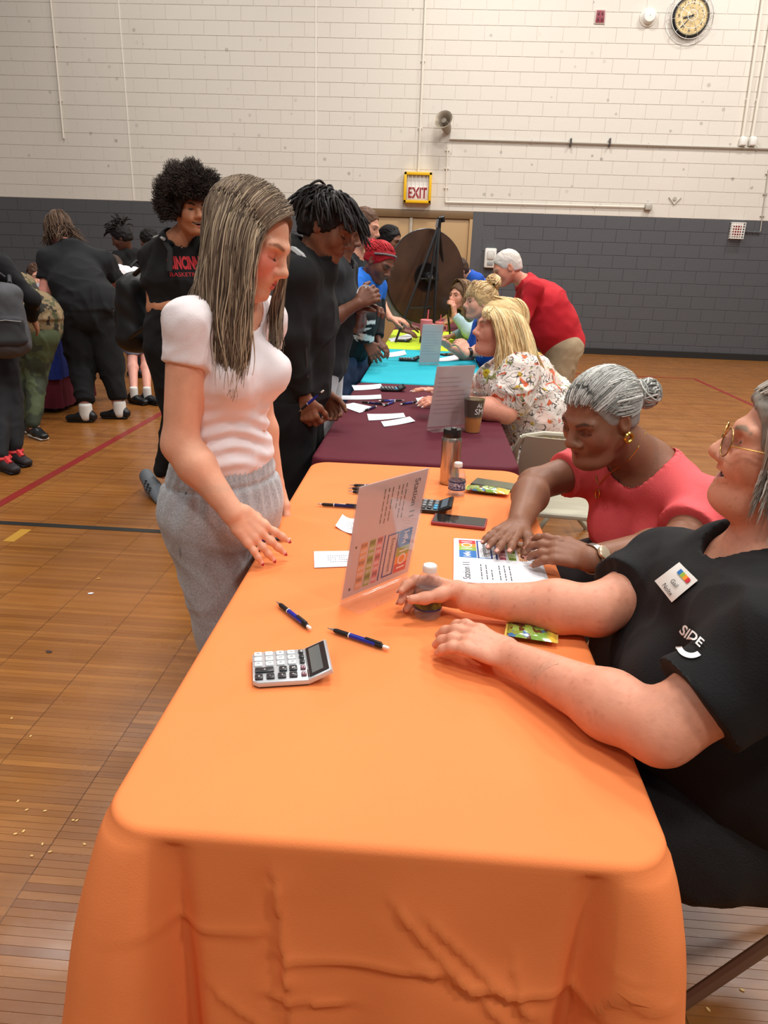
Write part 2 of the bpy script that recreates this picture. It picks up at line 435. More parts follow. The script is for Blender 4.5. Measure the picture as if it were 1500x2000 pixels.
# double door
M_TAN = mat('tan_door_paint', (176,142,98), .45, var=(1.5,.04)); M_FRM = mat('brown_frame_paint', (118,92,62), .45)
d = struct('door_1', MB().box(DX0, DX1, WY+.06, WY+.1, 0, 2.27).me('door_back', False), mat('door_dark', (60,45,30)))
d['label'] = 'tan double door below the exit sign'
MB().box(DX0, DX0+.055, WY-.01, WY+.09, 0, 2.27, .004).box(DX1-.055, DX1, WY-.01, WY+.09, 0, 2.27, .004).build('door_frame', M_TAN, d)
MB().box(DX0, DX1, WY-.012, WY+.09, 2.15, 2.27, .004).build('lintel', M_FRM, d)
xm = (DX0+DX1)/2+.03
for a, b in ((DX0+.06, xm-.028), (xm+.028, DX1-.06)):
    MB().box(a, b, WY+.02, WY+.06, .01, 2.145, .003).build('door_leaf', M_TAN, d)
MB().box(xm-.026, xm+.026, WY-.005, WY+.06, .0, 2.145, .004).build('centre_post', mat('post_grey', (170,158,140), .4), d)
for xx in (xm-.3, xm+.3):
    MB().box(xx-.22, xx+.22, WY-.05, WY-.02, 1.0, 1.05, .008).box(xx-.22, xx-.18, WY-.03, WY+.03, .99, 1.06).box(xx+.18, xx+.22, WY-.03, WY+.03, .99, 1.06).build('push_bar', mat('bar_steel', (150,150,150), .3, metal=.9), d)

# floor
SW, SLN = .0236, .305
t = NT('varnished_strip_parquet', .3)
sx = t.n('SeparateXYZ', {0: t.pos}); X, Y = sx.outputs[0], sx.outputs[1]
cx = t.math('FLOOR', t.math('DIVIDE', X, SLN)); cyy = t.math('FLOOR', t.math('DIVIDE', Y, SW))
wn = t.n('TexWhiteNoise', {'Vector': t.n('CombineXYZ', {0: cx, 1: cyy}).outputs[0]}).outputs[0]
wn2 = t.n('TexWhiteNoise', {'Vector': t.n('CombineXYZ', {0: t.math('FLOOR', t.math('DIVIDE', X, SLN*3)), 1: cyy, 2: 4.0}).outputs[0]}).outputs[0]
tone = t.math('ADD', t.math('MULTIPLY', wn, .3), t.math('MULTIPLY', wn2, .5))
st = t.n('VectorMath', {0: t.pos, 1: (2.2, 45, 1)}, operation='MULTIPLY').outputs[0]
grain = t.noise(st, 3.0, 5, .6)
big = t.noise(t.pos, .9, 3)
c = t.mix(tone, (122, 76, 34), (172, 116, 56))
c = t.mix(t.rng(grain, .35, .75, 0, .45), c, (118, 66, 27))
c = t.mix(t.rng(big, .35, .7, 0, .35), c, (146, 84, 36))
def line(v, per, w):
    fr = t.math('FRACT', t.math('DIVIDE', v, per)); a = t.math('MINIMUM', fr, t.math('SUBTRACT', 1.0, fr))
    return t.math('LESS_THAN', a, w/per/2)
c = t.mix(t.math('MULTIPLY', line(X, SLN, .004), .55), c, (66, 36, 16))
c = t.mix(t.math('MULTIPLY', line(Y, SW, .0016), .22), c, (70, 38, 18))
# scuffs
sc_ = t.rng(t.noise(t.n('VectorMath', {0: t.pos, 1: (1.5, 9, 1)}, operation='MULTIPLY').outputs[0], 2.1, 6, .7), .62, .75, 0, .5)
c = t.mix(sc_, c, (84, 50, 26))
t.color(c); t.rough(t.rng(t.noise(t.pos, 5, 4), .3, .7, .2, .36)); t.bump(t.math('ADD', t.math('MULTIPLY', grain, .4), t.noise(t.pos, 14, 2)), .12, .003)
t.b.inputs['Specular IOR Level'].default_value = .35
M_FLOOR = t.m
floor = struct('floor', MB().box(-12, 12, -5, WY+.2, -.2, 0).me('floor', False), M_FLOOR)
sm = MB(); g = .0003; sm.box(g, SLN-g, g, SW-g, -.004, .0007, .0003, 1); strip = sm.me('plank', False); strip.materials.append(M_FLOOR)
tiles = []
for i in range(-6, 6):
    for j in range(int(.45/SW), int(2.6/SW)):
        x0, y0 = i*SLN, j*SW; xc, yc = x0+SLN/2, y0
        fx, fy = xc, yc
        if -.52 < xc < .5 and yc > .6: continue
        dv = Vector((xc, yc, -CAMZ)); zc = dv.dot(_fw)
        if zc < .2: continue
        u = 750+FPX*dv.dot(_ri)/zc; v = 1000-FPX*dv.dot(_up)/zc
        if -60 < u < 1560 and v < 2060: tiles.append((-v, x0, y0))
tiles.sort()
for _, x0, y0 in tiles[:300]:
    o = bpy.data.objects.new('plank', strip); COL.objects.link(o); o.location = (x0, y0, 0); o.parent = floor
rest = MB()
for _, x0, y0 in tiles[300:]:
    rest.box(x0+g, x0+SLN-g, y0+g, y0+SW-g, -.004, .0006)
if len(rest.V): rest.build('remaining_planks', M_FLOOR, floor, False)['kind'] = 'stuff'
# court lines
def court(name, m, x0, x1, y0, y1, lab):
    o = obj(name, MB().box(x0, x1, y0, y1, .0003, .0018).me(name, False), m); tag(o, lab, 'line'); o['kind'] = 'structure'; return o
court('trim_3', mat('red_court_paint', (134,38,34), .35), -2.565, -2.5, 2.0, 10.5, 'dark red court line running toward the back wall')
court('trim_4', mat('black_court_paint', (36,36,34), .35), -6, -.9, 3.565, 3.615, 'black court line crossing the floor left of the girl')
court('trim_5', mat('red_court_paint'), 3.79, 3.845, 7.6, 10.5, 'dark red court line on the right side of the floor')
court('trim_6', mat('red_court_paint'), -2.5, 3.79, 10.45, 10.5, 'dark red court line near the back wall')
yl = atz(40, 1042, 0)
court('trim_7', mat('yellow_tape', (186,138,48), .4), yl[0]-.03, yl[0]+.03, yl[1]-.12, yl[1]+.06, 'yellow tape mark just below the black court line')
b = MB(); n = 40; cxy = (3.05, 2.75); R = 1.35
for i in range(n):
    a0, a1 = math.radians(60+120*i/n), math.radians(60+120*(i+1)/n)
    p = lambda a, r: (cxy[0]+r*math.cos(a), cxy[1]+r*math.sin(a), .0018)
    b.quad(p(a0, R), p(a1, R), p(a1, R-.05), p(a0, R-.05))
o = b.build('trim_8', mat('dark_green_court_paint', (48,58,56), .35), None, False); o['kind'] = 'structure'; o['label'] = 'dark curved court line behind the coral shirt'
# ------------------------------------------------------------------ tables and cloths
TOP = .745
def cloth_mesh(x0, x1, y0, y1, hem, seed, creases=(), rc=.055, dense=False, flare=.03):
    rnd = random.Random(seed); per = []
    def arc(cx, cy, a0):
        for i in range(9):
            a = math.radians(a0+90*i/8); per.append((cx+rc*math.cos(a), cy+rc*math.sin(a), math.cos(a), math.sin(a), 1-abs(i-4)/4.0))
    nx, ny = (110, 60) if dense else (30, 40)
    def side(xa, ya, xb, yb, nxn, nyn, n):
        for i in range(1, n):
            f = i/n; f = .5-.5*math.cos(math.pi*f) if not dense else f
            per.append((xa+(xb-xa)*f, ya+(yb-ya)*f, nxn, nyn, 0))
    arc(x0+rc, y0+rc, 180); side(x0+rc, y0, x1-rc, y0, 0, -1, nx)
    arc(x1-rc, y0+rc, 270); side(x1, y0+rc, x1, y1-rc, 1, 0, ny)
    arc(x1-rc, y1-rc, 0); side(x1-rc, y1, x0+rc, y1, 0, 1, 30)
    arc(x0+rc, y1-rc, 90); side(x0, y1-rc, x0, y0+rc, -1, 0, ny)
    P = np.array(per); n = len(P); q = P[:, :2]; nn = P[:, 2:4]
    s = np.concatenate([[0], np.cumsum(np.linalg.norm(np.diff(q, axis=0), axis=1))])
    Ltot = s[-1]+np.linalg.norm(q[0]-q[-1]); corners = [s[4], s[np.argmax(P[:, 4]*(s > s[4]+.2))]]
    pk = [i for i in range(n) if P[i, 4] == 1.0]; cs = [s[i] for i in pk]
    dc = np.min([np.minimum(np.abs(s-c), Ltot-np.abs(s-c)) for c in cs], 0)
    cen = A((x0+x1)/2, (y0+y1)/2); rows = []
    r = .014
    for f in (.02, .25, .5, .7, .84, .93, .975):
        pt = cen+(q-nn*r-cen)*f; z = TOP+.0006*np.sin(pt[:, 0]*9+seed)*np.sin(pt[:, 1]*5)
        rows.append(np.c_[pt, z])
    r = .014
    for a in (0, 22, 45, 67):
        a = math.radians(a); rows.append(np.c_[q-nn*r*(1-math.sin(a)), np.full(n, TOP-r*(1-math.cos(a)))])
    m = 64 if dense else 26; D = TOP-r-hem
    ph = [rnd.random()*6.28 for _ in range(6)]
    for i in range(m+1):
        v = i/m; fl = flare*v**.6
        off = fl*np.exp(-(dc/.06)**2)-.45*flare*v**.5*np.exp(-((dc-.092)/.022)**2)+.012*v
        off += .010*v*np.sin(s*13+ph[0])+.007*v*np.sin(s*29+ph[1]+v)+.004*v*np.sin(s*47+ph[2])
        off += .0025*np.sin(s*18+v*5+ph[3])*np.sin(v*9+ph[4])*min(1, v*6)
        off = np.where((nn[:, 1] > .3) | ((nn[:, 1] < -.3) & (not dense) & (y0 > 2)), off*.12, off)
        z = np.full(n, TOP-r-D*v)
        for (ca, cz, cb, cz2, amp, wid) in creases:          # pressed-in creases on the near skirt: x,z to x,z
            a = A(ca, cz); b_ = A(cb, cz2); pq = np.c_[q[:, 0], z]; ab = b_-a; tt = np.clip(((pq-a)@ab)/(ab@ab), 0, 1)
            dd = pq-a-tt[:, None]*ab; per_ = A(-ab[1], ab[0])/np.linalg.norm(ab); sd = dd@per_; ds = np.linalg.norm(dd, axis=1)
            off += (nn[:, 1] < -.9)*amp*(np.exp(-(ds/wid)**2)+.6*np.sign(sd)*np.exp(-(ds/(wid*3))**2)*(ds > .0))
        rows.append(np.c_[q+nn*off[:, None], z])
    V = np.concatenate(rows); F = []
    R = len(rows)
    j = np.arange(n); j2 = (j+1) % n
    for i in range(R-1): F.append(np.stack([i*n+j, (i+1)*n+j, (i+1)*n+j2, i*n+j2], 1))
    F = np.concatenate(F)
    V = np.vstack([V, [[*cen, TOP]]])
    F2 = [tuple(f) for f in F]+[(len(V)-1, int(a), int(b)) for a, b in zip(j, j2)]
    return mesh('tablecloth', V, F2)
def cloth_mat(name, rgb, rough=.75):
    t = NT(name, rough); v = t.noise(t.obj, 3.5, 4); c = t.mix(t.rng(v, .3, .7), tuple(int(x*.965) for x in rgb), rgb)
    t.color(c); w = t.noise(t.obj, 420, 2); l = t.noise(t.obj, 9, 3)
    t.bump(t.math('ADD', t.math('MULTIPLY', w, .25), t.math('MULTIPLY', l, 1.0)), .28, .004); t.b.inputs['Specular IOR Level'].default_value = .25
    return t.m
M_ORANGE = cloth_mat('orange_polyester', (243, 138, 78)); M_BURG = cloth_mat('burgundy_polyester', (92, 26, 42)); M_CYAN = cloth_mat('turquoise_polyester', (35, 178, 196))
M_LIME = cloth_mat('lime_polyester', (196, 220, 50)); M_BLUE = cloth_mat('royal_blue_polyester', (34, 52, 130))
M_PLAST = mat('table_plastic', (205,203,196), .5); M_LEG = mat('table_leg_steel', (95,95,97), .4, metal=.7)
def table(x0, x1, y0, y1, lab, hid):
    t = thing('folding_table', lab, 'table', ((x0+x1)/2, (y0+y1)/2, 0), group=None)
    w, l = (x1-x0)/2-.02, (y1-y0)/2-.02; cr_ = .07
    MB().prism([(sx*(w-cr_)+cr_*math.cos(a), sy*(l-cr_)+cr_*math.sin(a)) for sx, sy, a0 in ((1, 1, 0), (-1, 1, 90), (-1, -1, 180), (1, -1, 270)) for a in [math.radians(a0+15*i) for i in range(7)]], TOP-.045, TOP-.004, .004).build('tabletop', M_PLAST, t)
    for sx in (-1, 1):
        for sy in (-1, 1):
            MB().tube([(sx*(w-.1), sy*(l-.16), TOP-.045), (sx*(w-.1), sy*(l-.16), 0)], .014, 8).build('leg', M_LEG, t)
    return t
def place_table(x0, x1, y0, y1, hem, seed, m, lab, tlab, **kw):
    table(x0, x1, y0, y1, tlab, 0)
    o = obj('tablecloth', cloth_mesh(x0, x1, y0, y1, hem, seed, **kw), m); tag(o, lab, 'tablecloth'); return o
OX0, OX1, OY0, OY1 = -.415, .36, .722, 2.562
cr = [(-.17, .66, -.155, .50, .006, .010), (-.15, .535, .05, .54, .004, .010), (.05, .54, .12, .515, .005, .010), (.12, .515, .27, .50, .005, .010), (.05, .62, .19, .47, .004, .008), (.16, .56, .19, .44, .003, .008),
      (.0, .64, .2, .40, .004, .008), (-.17, .46, -.08, .45, .004, .009), (.27, .50, .30, .57, .006, .009), (.30, .57, .335, .52, .005, .008), (-.33, .58, -.2, .57, .003, .01), (-.25, .45, -.1, .3, .003, .01), (-.16, .50, -.13, .2, .005, .014)]
place_table(OX0, OX1, OY0, OY1, .12, 1, M_ORANGE, 'bright orange cloth over the nearest table', 'folding table under the orange cloth', creases=cr, dense=True, rc=.07, flare=.13)
place_table(-.43, .37, 2.60, 4.395, .10, 2, M_BURG, 'burgundy cloth on the second table, behind the orange one', 'folding table under the burgundy cloth in the centre row')
place_table(-.42, .38, 4.435, 6.195, .10, 3, M_CYAN, 'turquoise cloth on the third table of the row', 'folding table under the turquoise cloth')
place_table(-.40, .40, 6.235, 8.00, .10, 4, M_LIME, 'lime green cloth under the prize wheel', 'folding table under the lime green cloth')
place_table(-.40, .40, 8.04, 9.80, .10, 5, M_BURG, 'burgundy cloth on the table farthest back, behind the lime one', 'folding table under the farthest burgundy cloth')
place_table(-5.4, -3.42, 6.34, 7.1, .05, 6, M_BURG, 'burgundy cloth reaching the floor below the royal blue one at left', 'folding table under the layered cloths at left')
o = obj('tablecloth', cloth_mesh(-5.43, -3.39, 6.31, 7.13, .32, 7, flare=.045), M_BLUE); o.location.z = .006; tag(o, 'royal blue cloth laid over the burgundy one at left', 'tablecloth')
# ------------------------------------------------------------------ things on the wall
M_WHITEP = mat('white_plastic', (232,230,224), .4); M_BLACKP = mat('black_plastic', (24,24,26), .35); M_STEEL = mat('brushed_steel', (190,180,168), .28, metal=1., var=(40,.06))
M_CONDUIT = mat('painted_conduit', (226,219,206), .45); M_GALV = mat('dull_conduit', (178,172,160), .4)
wx = lambda px, py: at(px, py, WY)
def run(pts, r, lab, m, name='conduit', group=None):
    P = [wx(*p)+A(0, -r-.012, 0) for p in pts]
    t = thing(name, lab, 'conduit', tuple(P[-1])); b = MB().tube([p-P[-1] for p in P], r, 8); b.build('pipe', m, t)
    L = P[0]-P[-1]
    for f in (.25, .6, .92):
        q = L*f; d = nrm(L); h = (abs(d[2]) > .7)
        (MB().box(q[0]-.035, q[0]+.035, -.002, .016, q[2]-.008, q[2]+.008, .002) if h else MB().box(q[0]-.008, q[0]+.008, -.002, .016, q[2]-.03, q[2]+.03, .002)).build('strap', m, t)
    return t
run([(97,-40),(126,271)], .016, 'painted conduit hanging down the wall at far left', M_CONDUIT)
run([(833,-40),(817,340)], .018, 'painted conduit running down to the exit sign', M_CONDUIT)
run([(1494,-40),(1449,268)], .026, 'painted conduit at right, left one of the pair below the clock level', M_CONDUIT)
run([(1518,-40),(1467,270)], .026, 'painted conduit at right, rightmost of the pair', M_CONDUIT)
run([(1530,292),(878,272)], .016, 'long horizontal conduit running right from the horn speaker', M_GALV)
run([(874,285),(870,394)], .011, 'short vertical wire channel below the horn speaker', M_CONDUIT, 'wire_channel')
run([(870,395),(1258,405)], .013, 'horizontal wire channel between exit sign and metal outlet box', M_CONDUIT, 'wire_channel')
run([(1500,330),(1484,452)], .008, 'thin wire dropping toward the white strobe cage', M_GALV, 'wire_channel')
run([(1484,454),(1452,452)], .010, 'short grey wire stub beside the white strobe cage', mat('grey_wire', (90,90,94), .5), 'wire_channel')
def wall_thing(name, lab, cat, px, py): p = wx(px, py); return thing(name, lab, cat, (p[0], WY-.004, p[2]))
for px, lab in ((1449, 'white junction box below the left one of the paired conduits'), (1468, 'white junction box below the rightmost conduit')):
    t = wall_thing('junction_box', lab, 'box', px, 277); MB().box(-.055, .055, -.07, 0, -.07, .07, .02).build('body', M_WHITEP, t); MB().box(-.045, .045, -.078, -.07, -.055, .055, .003).build('cover', M_WHITEP, t)
t = wall_thing('outlet_box', 'small metal outlet box at the end of the wire channel', 'box', 1265, 405)
MB().box(-.055, .055, -.06, 0, -.045, .045, .006).build('body', mat('galvanised', (168,164,156), .4, metal=.5), t); MB().box(-.05, .05, -.064, -.06, -.04, .04, .002).build('cover', M_GALV, t)
for px in (1114, 1190):
    t = wall_thing('pipe_clamp', 'dark clamp on the horizontal conduit, %s' % ('nearer the horn speaker' if px == 1114 else 'nearer the clock'), 'clamp', px, 279)
    MB().box(-.012, .012, -.06, 0, -.06, .06, .003).build('strap', mat('dark_clamp', (70,66,62), .5), t)
# clock in wire cage
t = wall_thing('wall_clock', 'round wall clock with cream dial inside a wire guard', 'clock', 1347, 35)
Rc = .275; RX = lambda y=0: Matrix.Translation((0, y, 0)) @ Matrix.Rotation(math.pi/2, 4, 'X')
MB().lathe([(Rc, 0), (Rc, .06), (Rc-.02, .085), (Rc-.03, .085), (Rc-.03, .07)], 48, RX(), cap=False).build('case', M_BLACKP, t)
MB().lathe([(Rc-.028, .065), (.001, .066)], 48, RX(), cap=False).build('dial', mat('cream_dial', (222,196,140), .5), t)
nm = MB()
for i in range(12):
    a = math.radians(90-30*(i+1)); V, F = text_vf(str(i+1), .075); nm.add(V, F, Matrix.Translation((.185*math.cos(a), -.068, .185*math.sin(a))) @ Matrix.Rotation(math.pi/2, 4, 'X'))
for i in range(60):
    a = math.radians(6*i); M = Matrix.Translation((.232*math.cos(a), -.068, .232*math.sin(a))) @ Matrix.Rotation(-a, 4, 'Y'); nm.box(-.009, .009, -.0005, .0005, -.002, .002, M=M)
nm.build('numerals', M_BLACKP, t, False)
for nme, ang, ln, w in (('hour_hand', 90-8.62*30, .12, .011), ('minute_hand', 90-37*6, .2, .008)):
    M = Matrix.Translation((0, -.073, 0)) @ Matrix.Rotation(-math.radians(ang), 4, 'Y'); MB().box(-.04, ln, -.001, .001, -w, w, M=M).build(nme, M_BLACKP, t)
g = MB()
for r, dep in ((.36, .01), (.30, .1), (.17, .125), (.07, .13)):
    g.tube([(r*math.cos(a), -dep, r*math.sin(a)) for a in np.linspace(0, 2*math.pi, 41)], .004, 5)
for i in range(10):
    a = math.radians(36*i+9); g.tube([(r*math.cos(a), -dp, r*math.sin(a)) for r, dp in ((.36, .01), (.345, .07), (.30, .1), (.17, .125), (.02, .132))], .0035, 5)
g.build('wire_guard', mat('chromed_wire', (206,202,196), .3, metal=.6), t)
# round detector and red plate
t = wall_thing('smoke_detector', 'white round detector on the wall between red plate and clock', 'detector', 1266, 34)
MB().lathe([(.105, 0), (.105, .02), (.095, .03), (.095, .075), (.08, .1), (.03, .108), (.001, .109)], 32, RX()).build('body', M_WHITEP, t)
MB().lathe([(.006, .11), (.006, .114), (.001, .1145)], 12, RX()).build('sensor', mat('grey_dot', (120,116,110)), t)
MB().lathe([(.13, 0), (.13, .012), (.12, .016)], 32, RX()).build('base_ring', M_CONDUIT, t)
t = wall_thing('call_plate', 'small red wall plate with four dark buttons', 'plate', 1172, 33)
MB().box(-.08, .08, -.012, 0, -.095, .095, .004).build('plate', mat('pale_plate', (205,190,180), .4), t)
MB().box(-.065, .065, -.02, -.012, -.08, .08, .004).build('face', mat('maroon_face', (142,58,70), .4), t)
for sx in (-1, 1):
    for sz in (-1, 1): MB().box(sx*.03-.012, sx*.03+.012, -.026, -.02, sz*.036-.02, sz*.036+.02, .003).build('button', mat('dark_button', (84,30,40), .4), t)
# horn speaker
t = wall_thing('horn_speaker', 'grey horn loudspeaker tilted down on the cream wall', 'speaker', 873, 262)
M = TR((-.01, -.1, .07)) @ Matrix.Rotation(math.radians(64), 4, 'X') @ Matrix.Rotation(math.radians(-16), 4, 'Y')
MB().lathe([(.05, -.09), (.06, -.05), (.075, 0), (.085, .1), (.12, .2), (.145, .225), (.15, .23), (.14, .228), (.1, .19), (.06, .1)], 32, M).build('bell', mat('grey_horn', (150,138,122), .4, metal=.3), t)
MB().lathe([(.001, .205), (.04, .2), (.045, .17), (.045, .1)], 20, M, cap=False).build('driver', mat('horn_inner', (120,110,98), .4), t)
MB().box(-.02, .02, -.1, 0, .06, .12, .006).box(-.05, .05, -.012, 0, .02, .16, .004).build('bracket', M_GALV, t)
# exit sign
t = wall_thing('exit_sign', 'EXIT sign inside a yellow protective cage above the tan door', 'sign', 816, 368)
w, h = .23, .235
MB().box(-.19, .19, -.09, 0, -.2, .2, .01).build('housing', M_WHITEP, t)
MB().box(-.175, .175, -.097, -.09, -.185, .03, .003).build('face', mat('exit_face', (240,226,220), .4), t)
V, F = text_vf('EXIT', .2, extrude=.002, bold=.005); MB().add(V, F, Matrix.Translation((0, -.101, -.085)) @ Matrix.Rotation(math.pi/2, 4, 'X') @ Matrix.Diagonal((.78, 1.12, 1, 1))).build('lettering', mat('exit_red', (150,28,40), .5), t, False)
M_YEL = mat('yellow_cage_paint', (236,186,14), .4)
f = MB()
for a in ((-w, -w+.045, -h, h), (w-.045, w, -h, h), (-w, w, -h, -h+.045), (-w, w, h-.045, h)): f.box(a[0], a[1], -.15, -.12, a[2], a[3], .006)
for a in ((-w, -w+.012, -h, h), (w-.012, w, -h, h), (-w, w, -h, -h+.012), (-w, w, h-.012, h)): f.box(a[0], a[1], -.13, 0, a[2], a[3])
f.build('frame', M_YEL, t)
for i in range(6):
    x = -.16+.064*i; MB().tube([(x, -.135, -h+.02), (x, -.135, h-.02)], .0035, 6).build('cage_bar', M_CONDUIT, t)
# dispenser, strobe, bracket
t = wall_thing('towel_dispenser', 'white dispenser on the grey wall left of the red shirt', 'dispenser', 957, 504)
MB().box(-.1, .1, -.1, 0, -.16, .16, .025).build('body', M_WHITEP, t); MB().box(-.06, .06, -.125, -.1, -.02, .11, .02).build('cover', mat('dispenser_cover', (214,212,206), .35), t); MB().box(-.05, .05, -.112, -.1, -.12, -.06, .006).build('slot', mat('slot_grey', (150,150,150)), t)
t = wall_thing('strobe_cage', 'white wire cage over a red alarm strobe on the grey wall', 'alarm', 1437, 451)
MB().box(-.1, .1, -.03, 0, -.12, .12, .006).build('back_plate', M_WHITEP, t); MB().box(-.06, .06, -.07, -.03, -.08, .08, .01).build('strobe', mat('alarm_red', (176,52,44), .4), t)
c = MB()
for i in range(6):
    x = -.1+.04*i; c.tube([(x, 0, -.125), (x, -.1, -.125), (x, -.1, .125), (x, 0, .125)], .006, 5)
for i in range(7):
    z = -.12+.04*i; c.tube([(-.105, 0, z), (-.105, -.1, z), (.105, -.1, z), (.105, 0, z)], .006, 5)
c.build('cage', M_WHITEP, t)
t = wall_thing('corner_bracket', 'small V-shaped bracket on the cream wall at right', 'bracket', 1317, 392)
MB().tube([(-.1, -.01, .05), (0, -.01, -.06), (.1, -.01, .05)], .008, 6).build('arms', M_GALV, t); MB().lathe([(.03, 0), (.03, .012), (.001, .014)], 12, RX() @ Matrix.Translation((0, .03, 0))).build('rivet', M_GALV, t)

# ------------------------------------------------------------------ small things on the tables
ZT = TOP+.0015
M_PAPER = mat('white_paper', (238,240,246), .6); M_INK = mat('black_ink', (40,42,48), .6)
def frame_on(p, q):
    """base, length, angle for a thing lying from pixel p to pixel q on the table"""
    a = atz(*p, ZT); b = atz(*q, ZT); d = b-a; return a, np.linalg.norm(d[:2]), math.atan2(d[1], d[0])
M_PENB = mat('blue_pen_barrel', (24,40,150), .22, coat=.4); M_PENN = mat('navy_pen_barrel', (26,32,84), .25); M_GRIP = mat('pen_grip', (20,20,22), .6); M_TIP = mat('pen_tip_silver', (200,200,205), .25, metal=.9)
def make_pen(barrel):
    t = thing('ballpoint_pen', 'x', 'pen', (0, 0, 0)); RY = Matrix.Translation((0, 0, .0062)) @ Matrix.Rotation(math.pi/2, 4, 'Y')
    MB().lathe([(.0011, 0), (.0014, .004), (.0036, .016)], 14, RY).build('tip', M_TIP, t)
    MB().lathe([(.0037, .016), (.0052, .022), (.0052, .05), (.0056, .052)], 14, RY).build('grip', M_GRIP, t)
    MB().lathe([(.0057, .052), (.0057, .0545)], 14, RY).build('ring', M_WHITEP, t)
    MB().lathe([(.0054, .0545), (.0056, .1), (.0052, .122)], 14, RY).build('barrel', barrel, t)
    MB().lathe([(.0055, .115), (.0055, .128), (.0042, .132)], 14, RY).box(.09, .128, -.0032, .0032, .0115, .0138, .001, M=Matrix.Translation((0, 0, 0))).build('clip', M_GRIP, t)
    MB().lathe([(.0036, .132), (.0036, .142), (.0026, .145), (.001, .1455)], 12, RY).build('push_button', M_WHITEP, t)
    return t
pen0 = make_pen(M_PENB); pen1 = make_pen(M_PENN); _used = set()
def pen(p, q, lab, proto=pen0, z=ZT, turn=0):
    a, L, an = frame_on(p, q); a = a.copy(); a[2] = z
    if proto.name in _used: o = dup(proto, tuple(a), an, lab)
    else: _used.add(proto.name); o = proto; o.location = a; o.rotation_euler = (0, 0, an); o['label'] = lab
    o['group'] = 'ballpoint pens on the tables'; return o
pen((540,1180), (604,1231), 'blue and black pen between the girl and the silver calculator')
pen((640,1232), (757,1271), 'blue and black pen right of the silver calculator, tip toward the left')
pen((567,1056), (490,1059), 'blue pen with silver tip poking out behind the girl\'s fingertips')
c0 = pen((619,988), (735,996), 'navy pen with white lettering left of the standing sign', pen1)
for n_, (p, q) in zip(('farthest', 'middle', 'nearest'), (((682,951), (790,955)), ((679,957), (790,964)), ((680,963), (790,972)))):
    pen(p, q, 'navy pen with black grip, %s of the three bundled beside the sign top' % n_, pen1)
V, F = text_vf('COPFCU', .0085); MB().add(V, F, Matrix.Translation((.085, 0, .0122)) @ Matrix.Rotation(math.pi, 4, 'Z')).build('pen_lettering', M_WHITEP, c0, False)
for p, q, lab in (((702,787), (757,793), 'navy pen lying leftmost on the burgundy table'), ((790,784), (740,785), 'blue pen nearest the small calculator on the burgundy table'), ((748,795), (775,785), 'blue pen set crosswise in the pen pile on the burgundy table'),
                  ((818,786), (770,794), 'blue pen nearest the blonde woman\'s hands'), ((709,805), (732,797), 'black tipped pen beside the tilted slip on burgundy')):
    a, L, an = frame_on(p, q); pen(p, q, lab, pen0 if 'blue' in lab else pen1)
# slips of paper
def slip(quad, lab, lift=0., ruled=4, z=ZT, name='paper_slip', ink=True, flip=False):
    P = [atz(*p, z) for p in quad]; c = sum(P)/4; t = thing(name, lab, 'paper', (c[0], c[1], z)); Q = [p-A(c[0], c[1], z) for p in P]; b = MB(); n = 8
    def pt(u, v, dz=0):
        p = Q[0]*(1-u)*(1-v)+Q[1]*u*(1-v)+Q[2]*u*v+Q[3]*(1-u)*v; w = max(lift*(abs(u-.4)/.6)**2, 0); return (p[0], p[1], .0004+w+dz)
    V = [pt(i/n, j/n) for j in range(n+1) for i in range(n+1)]+[pt(i/n, j/n, -.0004) for j in range(n+1) for i in range(n+1)]; N = (n+1)**2
    F = [(j*(n+1)+i, j*(n+1)+i+1, (j+1)*(n+1)+i+1, (j+1)*(n+1)+i) for j in range(n) for i in range(n)]; F += [tuple(x+N for x in reversed(f)) for f in F]
    b.add(V, F).build('sheet', M_PAPER, t, True)
    if ink:
        k = MB()
        for r in range(ruled):
            v = .3+.5*r/ruled
            for s_ in range(9):
                u0 = .36+.06*s_
                if random.random() < .8: k.quad(pt(u0, v, .0005), pt(u0+.04, v, .0005), pt(u0+.04, v+.03, .0005), pt(u0, v+.03, .0005))
        k.build('print', mat('grey_ink', (140,142,152), .6), t, False)
    return t
slip([(613,1077),(684,1076),(690,1106),(614,1109)], 'white printed slip on the orange table at the foot of the sign', ruled=4)
slip([(669,1008),(700,1018),(697,1050),(655,1030)], 'white slip with a curled corner leaning up beside the sign', lift=.012, ruled=5)
for q, lab in (([(687,753),(744,751),(747,759),(692,763)], 'white slip left of the calculator on the burgundy table'), ([(665,773),(744,772),(745,780),(665,781)], 'long white slip second from the far edge of burgundy'),
               ([(658,791),(690,788),(731,797),(702,807)], 'white slip lying askew near the hoodie sleeve'), ([(717,809),(788,808),(792,816),(720,822)], 'white slip in front of the pen pile on burgundy'),
               ([(744,824),(800,815),(811,824),(750,834)], 'printed slip nearest the camera on burgundy, with black bars'), ([(812,778),(826,776),(838,790),(820,795)], 'white slip half under the blonde woman\'s fingers'),
               ([(752,690),(790,685),(794,693),(760,698)], 'white sheets at left on the turquoise cloth'), ([(858,700),(892,693),(896,704),(856,706)], 'white sheet in front of the woman in blue on turquoise'),
               ([(758,662),(800,652),(806,660),(764,668)], 'white sheet on the lime cloth under the tripod')):
    slip(q, lab, lift=.004, ruled=3)
